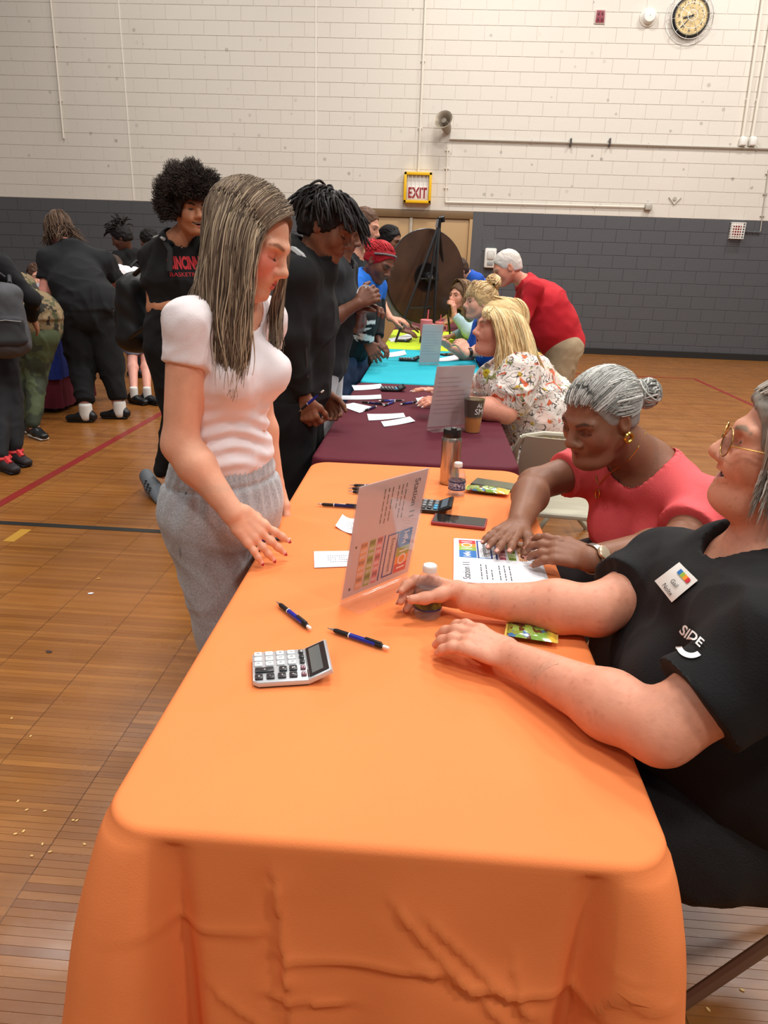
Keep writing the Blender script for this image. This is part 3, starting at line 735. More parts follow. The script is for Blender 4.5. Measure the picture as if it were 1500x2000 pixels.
# standing sign holders
def clear(name, ior, rough, tint, haze=0.):
    m_ = bpy.data.materials.new(name); m_.use_nodes = True; nt = m_.node_tree; out = nt.nodes['Material Output']; nt.nodes.remove(nt.nodes['Principled BSDF'])
    tr = nt.nodes.new('ShaderNodeBsdfTransparent'); tr.inputs[0].default_value = (*tint, 1); gl = nt.nodes.new('ShaderNodeBsdfGlossy'); gl.inputs['Roughness'].default_value = rough
    lw = nt.nodes.new('ShaderNodeLayerWeight'); lw.inputs[0].default_value = .5; pw = nt.nodes.new('ShaderNodeMath'); pw.operation = 'POWER'; pw.inputs[1].default_value = 4.; nt.links.new(lw.outputs['Facing'], pw.inputs[0]); fr = nt.nodes.new('ShaderNodeMath'); fr.operation = 'MULTIPLY_ADD'; fr.inputs[1].default_value = .7; fr.inputs[2].default_value = (ior-1)**2/(ior+1)**2; nt.links.new(pw.outputs[0], fr.inputs[0]); mx = nt.nodes.new('ShaderNodeMixShader'); nt.links.new(fr.outputs[0], mx.inputs[0]); nt.links.new(tr.outputs[0], mx.inputs[1]); nt.links.new(gl.outputs[0], mx.inputs[2]); last = mx.outputs[0]
    if haze:
        df = nt.nodes.new('ShaderNodeBsdfDiffuse'); df.inputs[0].default_value = (.9, .9, .9, 1); m2 = nt.nodes.new('ShaderNodeMixShader'); m2.inputs[0].default_value = haze; nt.links.new(last, m2.inputs[1]); nt.links.new(df.outputs[0], m2.inputs[2]); last = m2.outputs[0]
    nt.links.new(last, out.inputs[0]); MATS[name] = m_; return m_
M_ACR = clear('clear_acrylic', 1.45, .05, (.97, .96, .96), .04)
t_ = NT('thin_printed_sheet', .55); t_.b.inputs['Base Color'].default_value = (*lin((226,212,214)), 1); t_.b.inputs['Alpha'].default_value = .8; M_SHEET = t_.m
PC = dict(blue=mat('print_blue', (36,112,186)), navy=mat('print_navy', (34,62,140)), red=mat('print_red', (208,40,52)), orange=mat('print_orange', (238,150,36)), green=mat('print_green', (150,180,60)), pink=mat('print_pink', (222,120,136)), ink=M_INK, white=mat('print_white', (246,246,246)), peach=mat('print_peach', (236,170,120)))
def page_print(parent, M, strong=True):
    """landscape leaflet print; local x right, y up, 0.279 x 0.216 centred"""
    G = {k: MB() for k in PC}
    def rc(c, u0, u1, v0, v1, dz=.0003): G[c].add([((u0-.5)*.279, (.5-v1)*.216, dz), ((u1-.5)*.279, (.5-v1)*.216, dz), ((u1-.5)*.279, (.5-v0)*.216, dz), ((u0-.5)*.279, (.5-v0)*.216, dz)], [(0, 1, 2, 3)], M)
    def tx(c, s, size, u, v, dz=.0006, al='CENTER', sx=1.):
        V, F = text_vf(s, size, al); G[c].add(V, F, M @ Matrix.Translation(((u-.5)*.279, (.5-v)*.216, dz)) @ Matrix.Diagonal((sx, 1, 1, 1)))
    tx('ink', 'Station 11', .026, .05, .13, al='LEFT')
    for i, v in enumerate((.29, .35, .41, .50, .56, .62)):
        for s_ in range(6 if i != 2 else 4): rc('ink', .07+.055*s_, .07+.055*s_+.038+.01*((s_*7+i) % 2), v, v+.012)
    # logo: coloured 101 bar with blue burst, box below
    rc('blue', .53, .70, .05, .26); rc('orange', .79, .87, .05, .26); rc('green', .70, .79, .05, .26); rc('red', .87, .96, .05, .26)
    tx('white', '1', .042, .745, .155); tx('white', 'O', .042, .83, .155); tx('white', '1', .042, .915, .155)
    for i in range(7): rc('white', .55+.018*i, .56+.018*i, .10+.012*((i*3) % 4), .19-.01*((i*5) % 3), .0005)
    rc('navy', .53, .96, .27, .29); rc('navy', .53, .96, .43, .45); rc('blue', .53, .545, .27, .45); rc('navy', .945, .96, .27, .45)
    tx('ink', 'Entertainment', .0165, .745, .355)
    for k, (c, v0, v1) in enumerate((('navy', .49, .51), ('pink', .53, .61), ('green', .64, .73), ('peach', .76, .86))):
        rc(c, .52, .97, v0, v1)
        if k:
            for r in range(4):
                for s_ in range(8): rc('ink' if s_ % 3 == 0 else 'white', .53+.055*s_, .53+.055*s_+.035, v0+.012+.02*r*(v1-v0)/.09, v0+.021+.02*r*(v1-v0)/.09, .0005)
    rc('ink', .93, .955, .92, .945); rc('ink', .53, .55, .92, .945)
    for k, b in G.items():
        if len(b.V): b.build('print_'+k, PC[k], parent, False)['kind'] = 'stuff'
def sign(b0, b1, lean, h, lab, printed, foot=.06, W=None):
    P0, P1 = atz(*b0, ZT), atz(*b1, ZT); e = nrm(P1-P0); W = W or np.linalg.norm(P1-P0); n = A(e[1], -e[0], 0); c = (P0+P1)/2
    t = thing('sign_holder', lab, 'sign', tuple(c)); up_ = nrm(A(0, 0, h)+n*lean); H = math.hypot(h, lean); nn = np.cross(e, up_)
    M = axes((0, 0, .0015), e, up_)       # z of M faces the foot side
    MB().box(-W/2, W/2, 0, H, -.0035, -.0015, .0006, 1, M).build('back_panel', M_ACR, t); MB().box(-W/2, W/2, 0, H, .0015, .0035, .0006, 1, M).build('front_panel', M_ACR, t)
    s_ = MB().box(-W/2+.003, W/2-.003, .012, H-.001, -.0004, .0004, 0, 1, M).build('sheet', M_SHEET, t, False)
    MF = axes((0, 0, 0), e, n); MB().box(-W/2, W/2, -.004, foot, .0, .0025, .0006, 1, MF).build('foot', M_ACR, t)
    if printed:
        page_print(s_, M @ Matrix.Translation((0, H/2+.006, .0006)) @ Matrix.Rotation(-math.pi/2, 4, 'Z') @ Matrix.Scale(.96, 4))
    else:
        g = MB()
        for r in range(9): g.box(-W*.4, W*.4*(.3+.7*random.random()), H*(.25+.07*r), H*(.25+.07*r)+.004, .0006, .0008, M=M)
        g.build('print', mat('faint_print', (190,176,178), .6), s_, False)
    return t
sign((664,1182), (796,1126), .05, .285, 'clear acrylic stand with Station 11 leaflet on the orange table', True)
sign((837,839), (903,834), .06, .292, 'clear acrylic stand with pale sheet on the burgundy table', False, W=.2)
sign((823,711), (852,711), .06, .29, 'clear acrylic stand with pale blue sheet on the turquoise table', False, W=.16)
# leaflet pile
P = [atz(*p, ZT) for p in ((889,1058), (1035,1068), (1071,1122), (900,1150))]
cpos = A(.205, 1.69, ZT); LW, LH = .279, .216
for k, (dz, ro, dx) in enumerate(((0, .03, .008), (.0012, -.01, -.004), (.0024, .0, 0))):
    t = thing('leaflet', ('bottom', 'middle', 'top printed Station 11')[k]+' leaflet of the pile under the coral-shirted woman\'s hands', 'paper', (cpos[0]+dx, cpos[1]+dx*.6, ZT+dz), (0, 0, math.radians(90)-.02+ro), group='leaflets in the pile')
    sh = MB().box(-LW/2, LW/2, -LH/2, LH/2, 0, .0008).build('sheet', M_PAPER, t, False)
    if k == 2: page_print(sh, Matrix.Translation((0, 0, .0009)))
# calculators
M_SILV = mat('silver_calculator_shell', (196,200,204), .3, metal=.35); M_LCD = mat('grey_lcd', (96,104,104), .15); M_KEYW = mat('white_key', (226,228,230), .35); M_KEYK = mat('black_key', (38,38,42), .35); M_KEYR = mat('maroon_key', (112,60,74), .4); M_KEYB = mat('blue_key', (60,150,190), .35); M_KEYG = mat('grey_key', (120,124,128), .4)
def calculator(loc, rz, lab, shell, lcdframe, style, sc=1.):
    t = thing('calculator', lab, 'calculator', tuple(loc), (0, 0, rz)); t.scale = (sc, sc, sc)
    W, L = .052, .098
    pts = [(-W+.008, -.055), (W-.008, -.055), (W, -.045), (W+.002, .045), (-W-.002, .045), (-W, -.045)]
    MB().prism(pts, .002, .0125, .0025).build('body', shell, t); MB().prism([(x*.96, y*.96) for x, y in pts], 0, .003).build('base', M_BLACKP, t)
    Mx = Matrix.Translation((0, .043, .006)) @ Matrix.Rotation(math.radians(24), 4, 'X')
    h = MB().box(-W-.002, W+.002, 0, .048, -.004, .006, .002, 2, Mx).build('display_housing', shell, t)
    MB().box(-W+.003, W-.003, .006, .044, .006, .0078, .001, 1, Mx).build('display_bezel', lcdframe, h); MB().box(-W+.01, W-.01, .012, .034, .0078, .0083, M=Mx).build('screen', M_LCD, h)
    MB().box(-W+.004, W-.004, .02, .04, -.0, -.004, .001, 1, Mx).build('stand', M_BLACKP, h)
    def key(x, y, w, l, m, s_):
        k = MB().box(x-w/2, x+w/2, y-l/2, y+l/2, .0125, .0165, .0018, 2).build('key', m, t)
        if s_:
            V, F = text_vf(s_, .0085); MB().add(V, F, Matrix.Translation((x, y, .0167))).build('key_mark', M_INK if m in (M_KEYW, M_KEYG) else PC['white'], k, False)
    if style == 'silver':
        rows = ['0.n', '123', '456', '789']; xs = (-.040, -.0225, -.005)
        for r in range(4):
            y = -.044+.0205*r
            for c_ in range(3): key(xs[c_], y, .0135, .0145, M_KEYW, rows[r][c_].replace('n', '±'))
        key(.0155, -.0335, .016, .034, M_KEYK, '+'); key(.0155, .0, .016, .0145, M_KEYK, '×'); key(.0155, .0185, .016, .0145, M_KEYK, '%')
        for r, s_ in enumerate('=-÷√'): key(.037, -.044+.0205*r, .016, .0145, M_KEYK, s_)
        for i, (x, m, s_) in enumerate(((-.040, M_KEYK, 'M'), (-.0225, M_KEYK, ''), (-.005, M_KEYK, ''), (.0155, M_KEYR, 'C'), (.037, M_KEYR, 'C'))): key(x, .0365, .0125, .0095, m, s_)
        MB().box(.022, .046, .043, .0455, .0123, .0135, M=Matrix.Identity(4)).build('solar_cell', mat('solar_cell', (66,26,22), .25), t)
    else:
        for r in range(5):
            for c_ in range(4): key(-.036+.024*c_, -.044+.0195*r, .018, .0135, M_KEYB if (r == 4 and c_ > 1) else M_KEYG if c_ < 3 else M_KEYK, '')
    return t
pc = (atz(487,1345,ZT)+atz(497,1287,ZT))/2; d_ = (atz(600,1340,ZT)+atz(595,1277,ZT))/2-pc; an = math.atan2(d_[1], d_[0])
cen_ = pc+nrm(d_)*.056; calculator((cen_[0], cen_[1], ZT), an-math.pi/2, 'silver calculator with white keys and tilted display nearest the camera', M_SILV, M_BLACKP, 'silver')
cb = atz(838, 990, ZT); calculator((cb[0]-.01, cb[1]-.01, ZT), -math.pi/2-.1, 'black calculator with grey and blue keys behind the standing sign', M_BLACKP, M_BLACKP, 'black', .95)
cb = atz(762, 762, ZT); calculator((cb[0], cb[1], ZT), -math.pi/2+.15, 'black calculator at the far side of the burgundy table', M_BLACKP, M_BLACKP, 'black', 1.)
cb = atz(795, 704, ZT); calculator((cb[0], cb[1], ZT), -math.pi/2+.1, 'black calculator on the turquoise cloth', M_BLACKP, M_BLACKP, 'black', 1.1)
cb = atz(784, 667, ZT); calculator((cb[0], cb[1], ZT), -math.pi/2, 'black calculator on the lime cloth by the tripod foot', M_BLACKP, M_BLACKP, 'black', 1.1)
# phones
def phone(corners, lab, case, face, loc_z=ZT):
    P = [atz(*p, ZT) for p in corners]; c = sum(P)/4; d = (P[1]-P[0])+(P[2]-P[3]); rz = math.atan2(d[1], d[0]); L, W = .158, .078
    t = thing('smartphone', lab, 'phone', (c[0], c[1], ZT), (0, 0, rz))
    MB().box(-L/2, L/2, -W/2, W/2, 0, .0105, .0035, 3).build('case', case, t); MB().box(-L/2+.004, L/2-.004, -W/2+.004, W/2-.004, .0095, .0112, .0006, 1).build('screen', face, t)
    MB().box(L/2-.012, L/2-.010, -.012, .012, .0112, .0114).build('speaker_slot', M_BLACKP, t); return t
phone(((842,1005), (955,1018), (953,1038), (840,1027)), 'smartphone in a dusty red case, black screen up', mat('dusty_red_case', (148,62,66), .5), mat('black_glass', (22,20,22), .06))
phone(((925,936), (1020,950), (1012,966), (917,950)), 'smartphone with grey-green screen next to the candy packet', mat('dark_green_case', (46,60,56), .5), mat('greygreen_glass', (104,112,98), .12))
phone(((862,690), (890,688), (893,697), (862,699)), 'dark smartphone lying on the turquoise table', M_BLACKP, mat('black_glass'))
# bottles
M_PET = clear('clear_bottle', 1.5, .06, (.95, .96, .97), .05)
M_WATER = clear('bottle_water', 1.2, .03, (.94, .95, .96), .03)
def label_mat(name, base, spots, sc):
    t = NT(name, .35); n = t.noise(t.obj, sc, 5, .65); v = t.noise(t.obj, sc*.5, 3)
    t.color(t.mix(t.rng(v, .5, .56), t.mix(t.rng(n, .45, .6), base, spots[0]), spots[1])); return t.m
def bottle(loc, lab, lm, sc=1., rz=0):
    t = thing('water_bottle', lab, 'bottle', tuple(loc), (0, 0, rz)); t.scale = (sc,)*3; R = .0305
    prof = [(.022, 0), (.028, .002), (R, .008), (R, .016), (R-.0012, .019), (R, .022), (R, .056), (R-.001, .059), (R, .062), (R-.002, .074), (.024, .088), (.017, .098), (.0135, .104), (.0135, .108)]
    MB().lathe(prof, 40).build('bottle_wall', M_PET, t); MB().lathe([(r-.0012, max(z, .0015)) for r, z in prof[:10]], 32).build('water', M_WATER, t)
    MB().lathe([(R+.0004, .023), (R+.0004, .055)], 40, cap=False).build('label_wrap', lm, t); MB().lathe([(R+.0006, .023), (R+.0006, .0275)], 40, cap=False).lathe([(R+.0006, .0505), (R+.0006, .055)], 40, cap=False).build('label_border', mat('label_navy', (30,44,96), .4), t)
    c = MB().lathe([(.0148, .1045), (.0148, .117), (.0135, .1195), (.001, .12)], 30); c.build('screw_cap', M_WHITEP, t)
    rb = MB()
    for i in range(24): rb.box(.0146, .0153, -.0006, .0006, .1065, .117, M=Matrix.Rotation(2*math.pi*i/24, 4, 'Z'))
    rb.build('cap_ridges', M_WHITEP, t); return t
b1 = atz(891, 966, ZT); bottle(b1, 'small water bottle with navy label beside the steel tumbler', label_mat('navy_bottle_label', (40,56,110), ((200,210,226), (120,140,180)), 120), .92)
BP = atz(834, 1207, ZT)+A(0, .012, 0); bottle(BP, 'small water bottle held in the hand of the woman in black', label_mat('green_bottle_label', (66,78,30), ((134,138,52), (38,42,24)), 90), 1.)
t = thing('steel_tumbler', 'tall brushed steel tumbler with black lid', 'tumbler', tuple(atz(877, 943, ZT)))
MB().lathe([(.031, 0), (.033, .003), (.033, .02), (.0345, .15), (.0335, .158), (.029, .166)], 40).build('body', M_STEEL, t)
l = MB().lathe([(.030, .164), (.031, .168), (.031, .186), (.029, .192), (.02, .193), (.001, .193)], 36).build('lid', M_BLACKP, t)
MB().box(-.006, .014, -.028, .0, .191, .2, .003).build('flip_spout', M_BLACKP, l)
# iced drink
t = thing('drink_cup', 'clear plastic cup of dark tea over amber juice by the floral dress', 'cup', tuple(atz(922, 843, ZT)))
t_ = NT('amber_drink', .1); z_ = t_.n('SeparateXYZ', {0: t_.obj}).outputs[2]; t_.color(t_.mix(t_.rng(z_, .062, .075, 0, 1), (196,124,30), (58,52,20))); M_TEA = t_.m
MB().lathe([(.033, .002), (.047, .15)], 40).build('drink', M_TEA, t); MB().lathe([(.034, 0), (.05, .17), (.052, .172), (.052, .176)], 40, cap=False).build('cup_wall', M_PET, t); MB().lathe([(.0525, .174), (.0525, .182), (.047, .188), (.001, .19)], 40, cap=False).build('lid', M_PET, t)
for s_, zz, sz in (('AL', .125, .026), ('SM', .098, .036)):
    V, F = text_vf(s_, sz); V2 = []
    for v in V:
        r = .0345+(.05-.0345)*(zz+v[1])/.17+.0008; a = -math.pi/2+.55+v[0]/r; V2.append((r*math.cos(a), r*math.sin(a), zz+v[1]))
    MB().add(V2, F).build('printed_letters', PC['white'], t, False)
# pink tumblers
for px, py, sc, lab in ((830, 682, 1.0, 'pink handled tumbler with straw on the turquoise table'), (856, 672, .8, 'second pink tumbler half behind the sign on the turquoise table')):
    t = thing('handled_tumbler', lab, 'tumbler', tuple(atz(px, py, ZT)), (0, 0, .2)); t.scale = (sc,)*3; MP = mat('pink_tumbler', (222,122,122), .4)
    MB().lathe([(.036, 0), (.038, .004), (.038, .1), (.05, .13), (.051, .23), (.05, .235)], 32).build('body', MP, t); MB().lathe([(.052, .232), (.052, .245), (.045, .25), (.001, .25)], 32).build('lid', MP, t)
    MB().tube([(.05, 0, .21), (.085, 0, .205), (.088, 0, .16), (.05, 0, .145)], .008, 8).build('handle', MP, t); MB().tube([(.01, 0, .25), (.014, .0, .33)], .005, 8).build('straw', mat('pink_straw', (226,96,110), .4), t)
# candy packets
def packet(p, q, lab, w, sd):
    a, L, an = frame_on(p, q); c = (atz(*p, ZT)+atz(*q, ZT))/2; t = thing('candy_packet', lab, 'packet', (c[0], c[1], ZT), (0, 0, an)); V = []; n, m_ = 20, 12; r = np.random.RandomState(sd)
    for s_ in (1, -1):
        for j in range(m_+1):
            for i in range(n+1):
                u, v = i/n, j/m_; pf = (max(0, math.sin(math.pi*u))**.5)*(max(0, math.sin(math.pi*v))**.6); wv = .0025*math.sin(u*19+v*7+sd)*math.sin(v*13)*pf
                V.append(((u-.5)*L, (v-.5)*w*(1-.12*pf*.5), .012+s_*(.0003+.0105*pf)+wv*(s_ > 0)))
    N = (n+1)*(m_+1); F = [(j*(n+1)+i, j*(n+1)+i+1, (j+1)*(n+1)+i+1, (j+1)*(n+1)+i) for j in range(m_) for i in range(n)]; F += [tuple(x+N for x in reversed(f)) for f in F]
    tt = NT('candy_wrapper', .22)
    if True:
        v = tt.n('TexVoronoi', {'Vector': tt.obj, 'Scale': 75.0}); rr = tt.n('SeparateColor', {0: v.outputs['Color']}).outputs[0]; big = tt.noise(tt.obj, 28, 2)
        cc = tt.mix(tt.rng(rr, .3, .31), (98,58,34), (140,150,60)); cc = tt.mix(tt.rng(rr, .6, .61), cc, (150,176,84)); cc = tt.mix(tt.rng(rr, .82, .83), cc, (60,110,160))
        xx = tt.n('SeparateXYZ', {0: tt.obj}).outputs[0]; cc = tt.mix(tt.rng(xx, .028, .04), tt.mix(tt.rng(big, .5, .54), cc, (126,168,62)), (226,190,70)); tt.color(cc); tt.b.inputs['Coat Weight'].default_value = .4
    body = MB().add(V, F).build('pouch', tt.m, t)
    for s_ in (-1, 1):
        zz = MB()
        for k in range(10): zz.box(s_*L/2-.004, s_*L/2+.004, -w/2+w*k/10, -w/2+w*(k+.8)/10, .0115, .0125)
        zz.build('crimped_end', mat('crimp_yellow', (222,196,96), .35), t)
    return t
packet((912,958), (992,968), 'candy packet on the orange cloth beside the small water bottle', .055, 1)
packet((990,1238), (1085,1252), 'candy packet on the orange cloth by the freckled forearm', .06, 2)
# prize wheel on tripod
ap = at(857, 440, 6.95); f1, f2, f3 = atz(772, 671, ZT), atz(879, 659, ZT), atz(800, 676, ZT)
wc = at(832, 541, 6.98)
t = thing('prize_wheel', 'large brown prize wheel on a black tripod, seen from behind', 'wheel', (wc[0], wc[1], ZT)); o_ = A(wc[0], wc[1], ZT)
t_ = NT('smoky_brown_disc', .25); t_.color(t_.mix(t_.rng(t_.noise(t_.obj, 4, 3), .3, .7), (58,40,32), (82,56,42))); M_DISC = t_.m
fn = nrm(A(.62, -1., .16)); M = axes(tuple(wc-o_), nrm(np.cross(A(0, 0, 1), fn)), A(0, 0, 1)); Rw = .415
dsk = MB().lathe([(Rw, -.012), (Rw, .006), (Rw-.01, .008), (.001, .008)], 64, M).lathe([(Rw, -.012), (.001, -.012)], 64, M, cap=False).build('disc', M_DISC, t)
MB().tube([tuple(M @ Vector((Rw*math.cos(a), Rw*math.sin(a), -.002))) for a in np.linspace(0, 2*math.pi, 65)], .009, 6).build('rim', M_BLACKP, t)
MB().lathe([(.13, .008), (.13, .014), (.118, .014), (.118, .008)], 32, M).lathe([(.045, .008), (.045, .06), (.02, .07), (.001, .07)], 24, M).build('hub', M_BLACKP, t)
MB().lathe([(.022, .07), (.022, .085), (.001, .09)], 16, M).build('axle_nut', M_TIP, t)
th_ = ap-o_
fb = A(wc[0]+.16, wc[1]-.22, ZT)
for q in (f1, atz(879, 659, ZT), A(wc[0]+.1, wc[1]-.28, ZT), A(wc[0]-.02, wc[1]-.3, ZT)):
    MB().tube([tuple(th_), tuple(q-o_+A(0, 0, .011))], (.014, .010), 8).build('tripod_leg', M_BLACKP, t)
for f in (.45, .7):
    a, b_ = th_*(1-f)+(f1-o_)*f, th_*(1-f)+(atz(879,659,ZT)-o_)*f; MB().tube([tuple(a), tuple(b_)], .008, 6).build('spreader', M_BLACKP, t)
MB().tube([tuple(th_+A(0, 0, -.03)), tuple(th_+A(.004, 0, .06)), tuple(th_+A(.03, .02, .075)), tuple(th_+A(.036, .03, .03))], .02, 8).build('top_clamp', M_BLACKP, t); MB().tube([tuple(th_+A(-.02, -.02, -.02)), tuple(th_+A(-.012, -.02, .05))], .012, 8).build('pointer', M_TIP, t)
MB().tube([tuple(M @ Vector((0, 0, .05))), tuple(th_*.55)], .012, 8).build('hub_arm', M_BLACKP, t)
# scraps on the floor
def scrap(px, py, m, s_, lab, k):
    p = atz(px, py, .0016); r = random.Random(k); t = thing('paper_scrap', lab, 'scrap', tuple(p), (0, 0, r.random()*3)); pts = [(s_*(1+.4*r.random())*math.cos(a), s_*.55*(1+.5*r.random())*math.sin(a)) for a in np.linspace(0, 6.28, 6)[:-1]]
    MB().prism(pts, 0, .0016).build('flake', m, t, False)
scrap(177, 1159, M_PAPER, .011, 'white paper scrap on the floor left of the sweatpants', 1); scrap(96, 1273, mat('dark_leaf', (60,40,34)), .012, 'dark leaf-like scrap on the floor', 2); scrap(192, 1130, mat('tan_flake', (205,150,70)), .008, 'tan flake above the white paper scrap', 3)
MF_ = mat('popcorn_flake', (226,188,120), .5)
for k, (px, py, lab) in enumerate(((23,1403,'far left, alone near the frame edge'), (60,1438,'below the lone left one'), (35,1565,'above the littered patch'), (52,1582,'in the upper littered patch'), (88,1584,'right of the upper patch'), (143,1602,'nearest the tablecloth corner'), (150,1603,'touching the one by the tablecloth'), (46,1624,'in the middle of the patch'), (30,1629,'at the left of the patch'), (83,1649,'below the patch'), (165,1649,'right below the cloth corner'), (98,1664,'at the lower right of the patch'), (62,1672,'lowest of the patch'), (1450,1934,'right of the table under the chair'), (1383,1972,'by the right hem of the tablecloth'))):
    scrap(px, py, MF_, .0045, 'small pale crumb on the floor '+lab, 10+k)
# ------------------------------------------------------------------ people: builders
M_SKIN = mat('skin', (200,150,120), .48, attr=True, var=(38,.05), sss=.12, spec=.4, bump=(160,.12))
M_HAIR = mat('hair', (80,60,50), .6, attr=True, spec=.25)
M_EYE = mat('eye', (240,240,240), .15, attr=True)
M_COLOR = mat('coloured_cloth', (128,128,128), .8, attr=True, bump=(260,.2))
L3 = lambda c: np.array(lin(c))
def fabric(name, rgb=(128,128,128), rough=.85, var=(6,.06), bump=(220,.25), sheen=.0): return mat(name, rgb, rough, var=var, bump=bump, sheen=sheen)
def ik(a, c, l1, l2, pole):
    d = c-a; D = np.linalg.norm(d); D2 = min(D, (l1+l2)*.999); w = d/D; x = (l1*l1-l2*l2+D2*D2)/(2*D2); h = math.sqrt(max(l1*l1-x*x, 0)); p = np.asarray(pole, float); p = p-w*np.dot(p, w); return a+w*x+nrm(p)*h
class Person:
    def __init__(s, lab, base, hb=.009, name='person', paint_eyes=True):
        s.base = A(base[0], base[1], 0); s.t = thing(name, lab, 'person', tuple(s.base)); s.o = Ops(); s.fine = []; s.paint = []; s.hb = hb; s.J = {}; s.B = dict(hw=.165, hd=.115, ww=.128, wd=.095, cw=.15, cd=.105, sr=.05, ua=.046, el=.036, wr=.025, th=.082, kn=.052, cf=.05, ank=.034, nk=.052)
        s.skin = L3((190,140,112)); s.extra = []
    # skeleton -------------------------------------------------------
    def skel(s, pel, F, H=1.7, lean=0., seat=False, side=0., ch=None, nk=None, foot=None):
        k = H/1.7; F = nrm(A(F[0], F[1], 0)); U = A(0, 0, 1.); Rt = np.cross(F, U); s.F, s.Rt, s.k = F, Rt, k
        sp = nrm(F*math.sin(lean)+U*math.cos(lean)+Rt*side); J = s.J; pel = A(*pel); J['pe'] = pel
        J['ch'] = pel+sp*.33*k if ch is None else A(*ch); J['nk'] = pel+sp*.50*k if nk is None else A(*nk); sp2 = nrm(J['nk']-J['ch']); s.sp = sp2; J['wa'] = (J['pe']+J['ch'])/2
        J['shR'] = J['nk']-sp2*.055*k+Rt*.165*k; J['shL'] = J['nk']-sp2*.055*k-Rt*.165*k
        J['hpR'] = pel+Rt*.085*k-U*.03*k; J['hpL'] = pel-Rt*.085*k-U*.03*k
        for q, sg in (('R', 1), ('L', -1)):
            h = J['hp'+q]
            if seat: J['kn'+q] = h+F*.42*k+Rt*sg*.05-U*.02; J['an'+q] = J['kn'+q]*A(1, 1, 0)+A(0, 0, .08)+F*.02
            else: J['kn'+q] = A(h[0], h[1], h[2]*.52+.03)+F*.02; J['an'+q] = A(h[0], h[1], .085)
        return s
    def arm(s, q, wr, pole=(0, 0, -1), l1=.285, l2=.255, el=None, sh=None):
        if sh is not None: s.J['sh'+q] = A(*sh)
        wr = A(*wr); s.J['wr'+q] = wr; s.J['el'+q] = ik(s.J['sh'+q], wr, l1*s.k, l2*s.k, pole) if el is None else A(*el); return s
    # bodies ---------------------------------------------------------
    def torso(s, o, i=0., k=.05, lo=None, chf=1., neck=True):
        J, B = s.J, s.B; xs = nrm(J['shR']-J['shL']); xh = nrm(J['hpR']-J['hpL']); pe = J['pe'] if lo is None else lo
        o.cap(pe, J['wa'], (B['hw']+i, B['hd']+i), (B['ww']+i, B['wd']+i), k, xh); o.cap(J['wa'], J['ch'], (B['ww']+i, B['wd']+i), (B['cw']+i, B['cd']+i), k, xs)
        o.cap(J['ch'], J['nk']-s.sp*.035, (B['cw']*.93+i, B['cd']*.92+i), (.085+i, .06+i), k, xs)
        o.cap(J['shL'], J['shR'], B['sr']+i, None, k)
        for q in 'LR': o.cap(J['nk']-s.sp*.02, J['sh'+q], .048+i, B['sr']*.9+i, k)
        return o
    def armops(s, o, q, i=0., k=.025):
        J, B = s.J, s.B; o.cap(J['sh'+q], J['el'+q], B['ua']+i, B['el']+i, k); o.cap(J['el'+q], J['el'+q]*.7+J['wr'+q]*.3, B['el']+i, B['el']*1.08+i, k); o.cap(J['el'+q]*.7+J['wr'+q]*.3, J['wr'+q], B['el']*1.05+i, B['wr']+i, k); return o
    def legops(s, o, q, i=0., k=.03, ankle=True):
        J, B = s.J, s.B; hp, kn, an = J['hp'+q], J['kn'+q], J['an'+q]; o.cap(hp, kn, B['th']+i, B['kn']+i, k)
        md = kn*.65+an*.35; o.cap(kn, md, B['kn']+i, B['cf']+i, k); o.cap(md, an, B['cf']+i, B['ank']+i, k); return o
    def body(s, legs=True, arms='RL'):
        o = s.o; s.torso(o); J = s.J
        for q in arms: s.armops(o, q)
        if legs:
            for q in 'RL': s.legops(o, q)
        return s
    def sleeve(s, o, q, f, i0=.008, i1=.014, k=.03, low=False):
        """short sleeve: reaches fraction f of the upper arm, straight hem"""
        J, B = s.J, s.B; e = J['sh'+q]*(1-f)+J['el'+q]*f; r1 = B['ua']*(1-f)+B['el']*f; o.cap(J['sh'+q], e, B['ua']+i0, r1+i1, k, flatB=True); return o
    def longsleeve(s, o, q, i=.018, k=.03, cuff=.95):
        J, B = s.J, s.B; e = J['el'+q]*(1-cuff)+J['wr'+q]*cuff; o.cap(J['sh'+q], J['el'+q], B['ua']+i, B['el']+i, k); o.cap(J['el'+q], e, B['el']+i, B['wr']+i*.8, k, flatB=True); return o
    def neckcut(s, o, r=.068, fwd=.02, depth=.0, k=.006):
        J = s.J; n = J['nk']; o.cap(n-s.sp*(.012+depth)+s.F*fwd, n+s.sp*.2+s.F*(fwd+.02), r, r*1.2, k, neg=True); return o
    # heads ----------------------------------------------------------
    def head(s, O, F, up=(0, 0, 1), sc=1., fine=.0026, mouth='closed', eyes='paint', lip=(170,90,84), brow=(60,42,34), iris=(70,50,36), jaw=1., nose=1., ear=True, wide=1., chin=1., gaze=0., lid=None, beard=None, fat=0.):
        O = A(*O); F = nrm(F); S = nrm(np.cross(A(*up), F)); U = np.cross(F, S); s.O, s.HF, s.HS, s.HU, s.hs = O, F, S, U, sc
        R = np.stack([F, S, U]); s.HR = R; p = lambda f, l, u: O+sc*(f*F+l*S*wide+u*U); s.hp_ = p; o = s.o; E = lambda c, r, k=.015, neg=False, RR=R: o.ell(p(*c), [sc*x for x in r], RR, k*sc, neg)
        C = lambda a, b, ra, rb=None, k=.012, neg=False: o.cap(p(*a), p(*b), ra*sc, (ra if rb is None else rb)*sc, k*sc, neg=neg)
        o.cap(p(-.022, 0, -.06), s.J['nk']-s.sp*.03, s.B['nk']+fat, s.B['nk']*1.12+fat, .03)
        E((-.012, 0, .028), (.1, .077*wide, .09)); E((.028, 0, -.028), (.066, .061*wide, .086), .03)
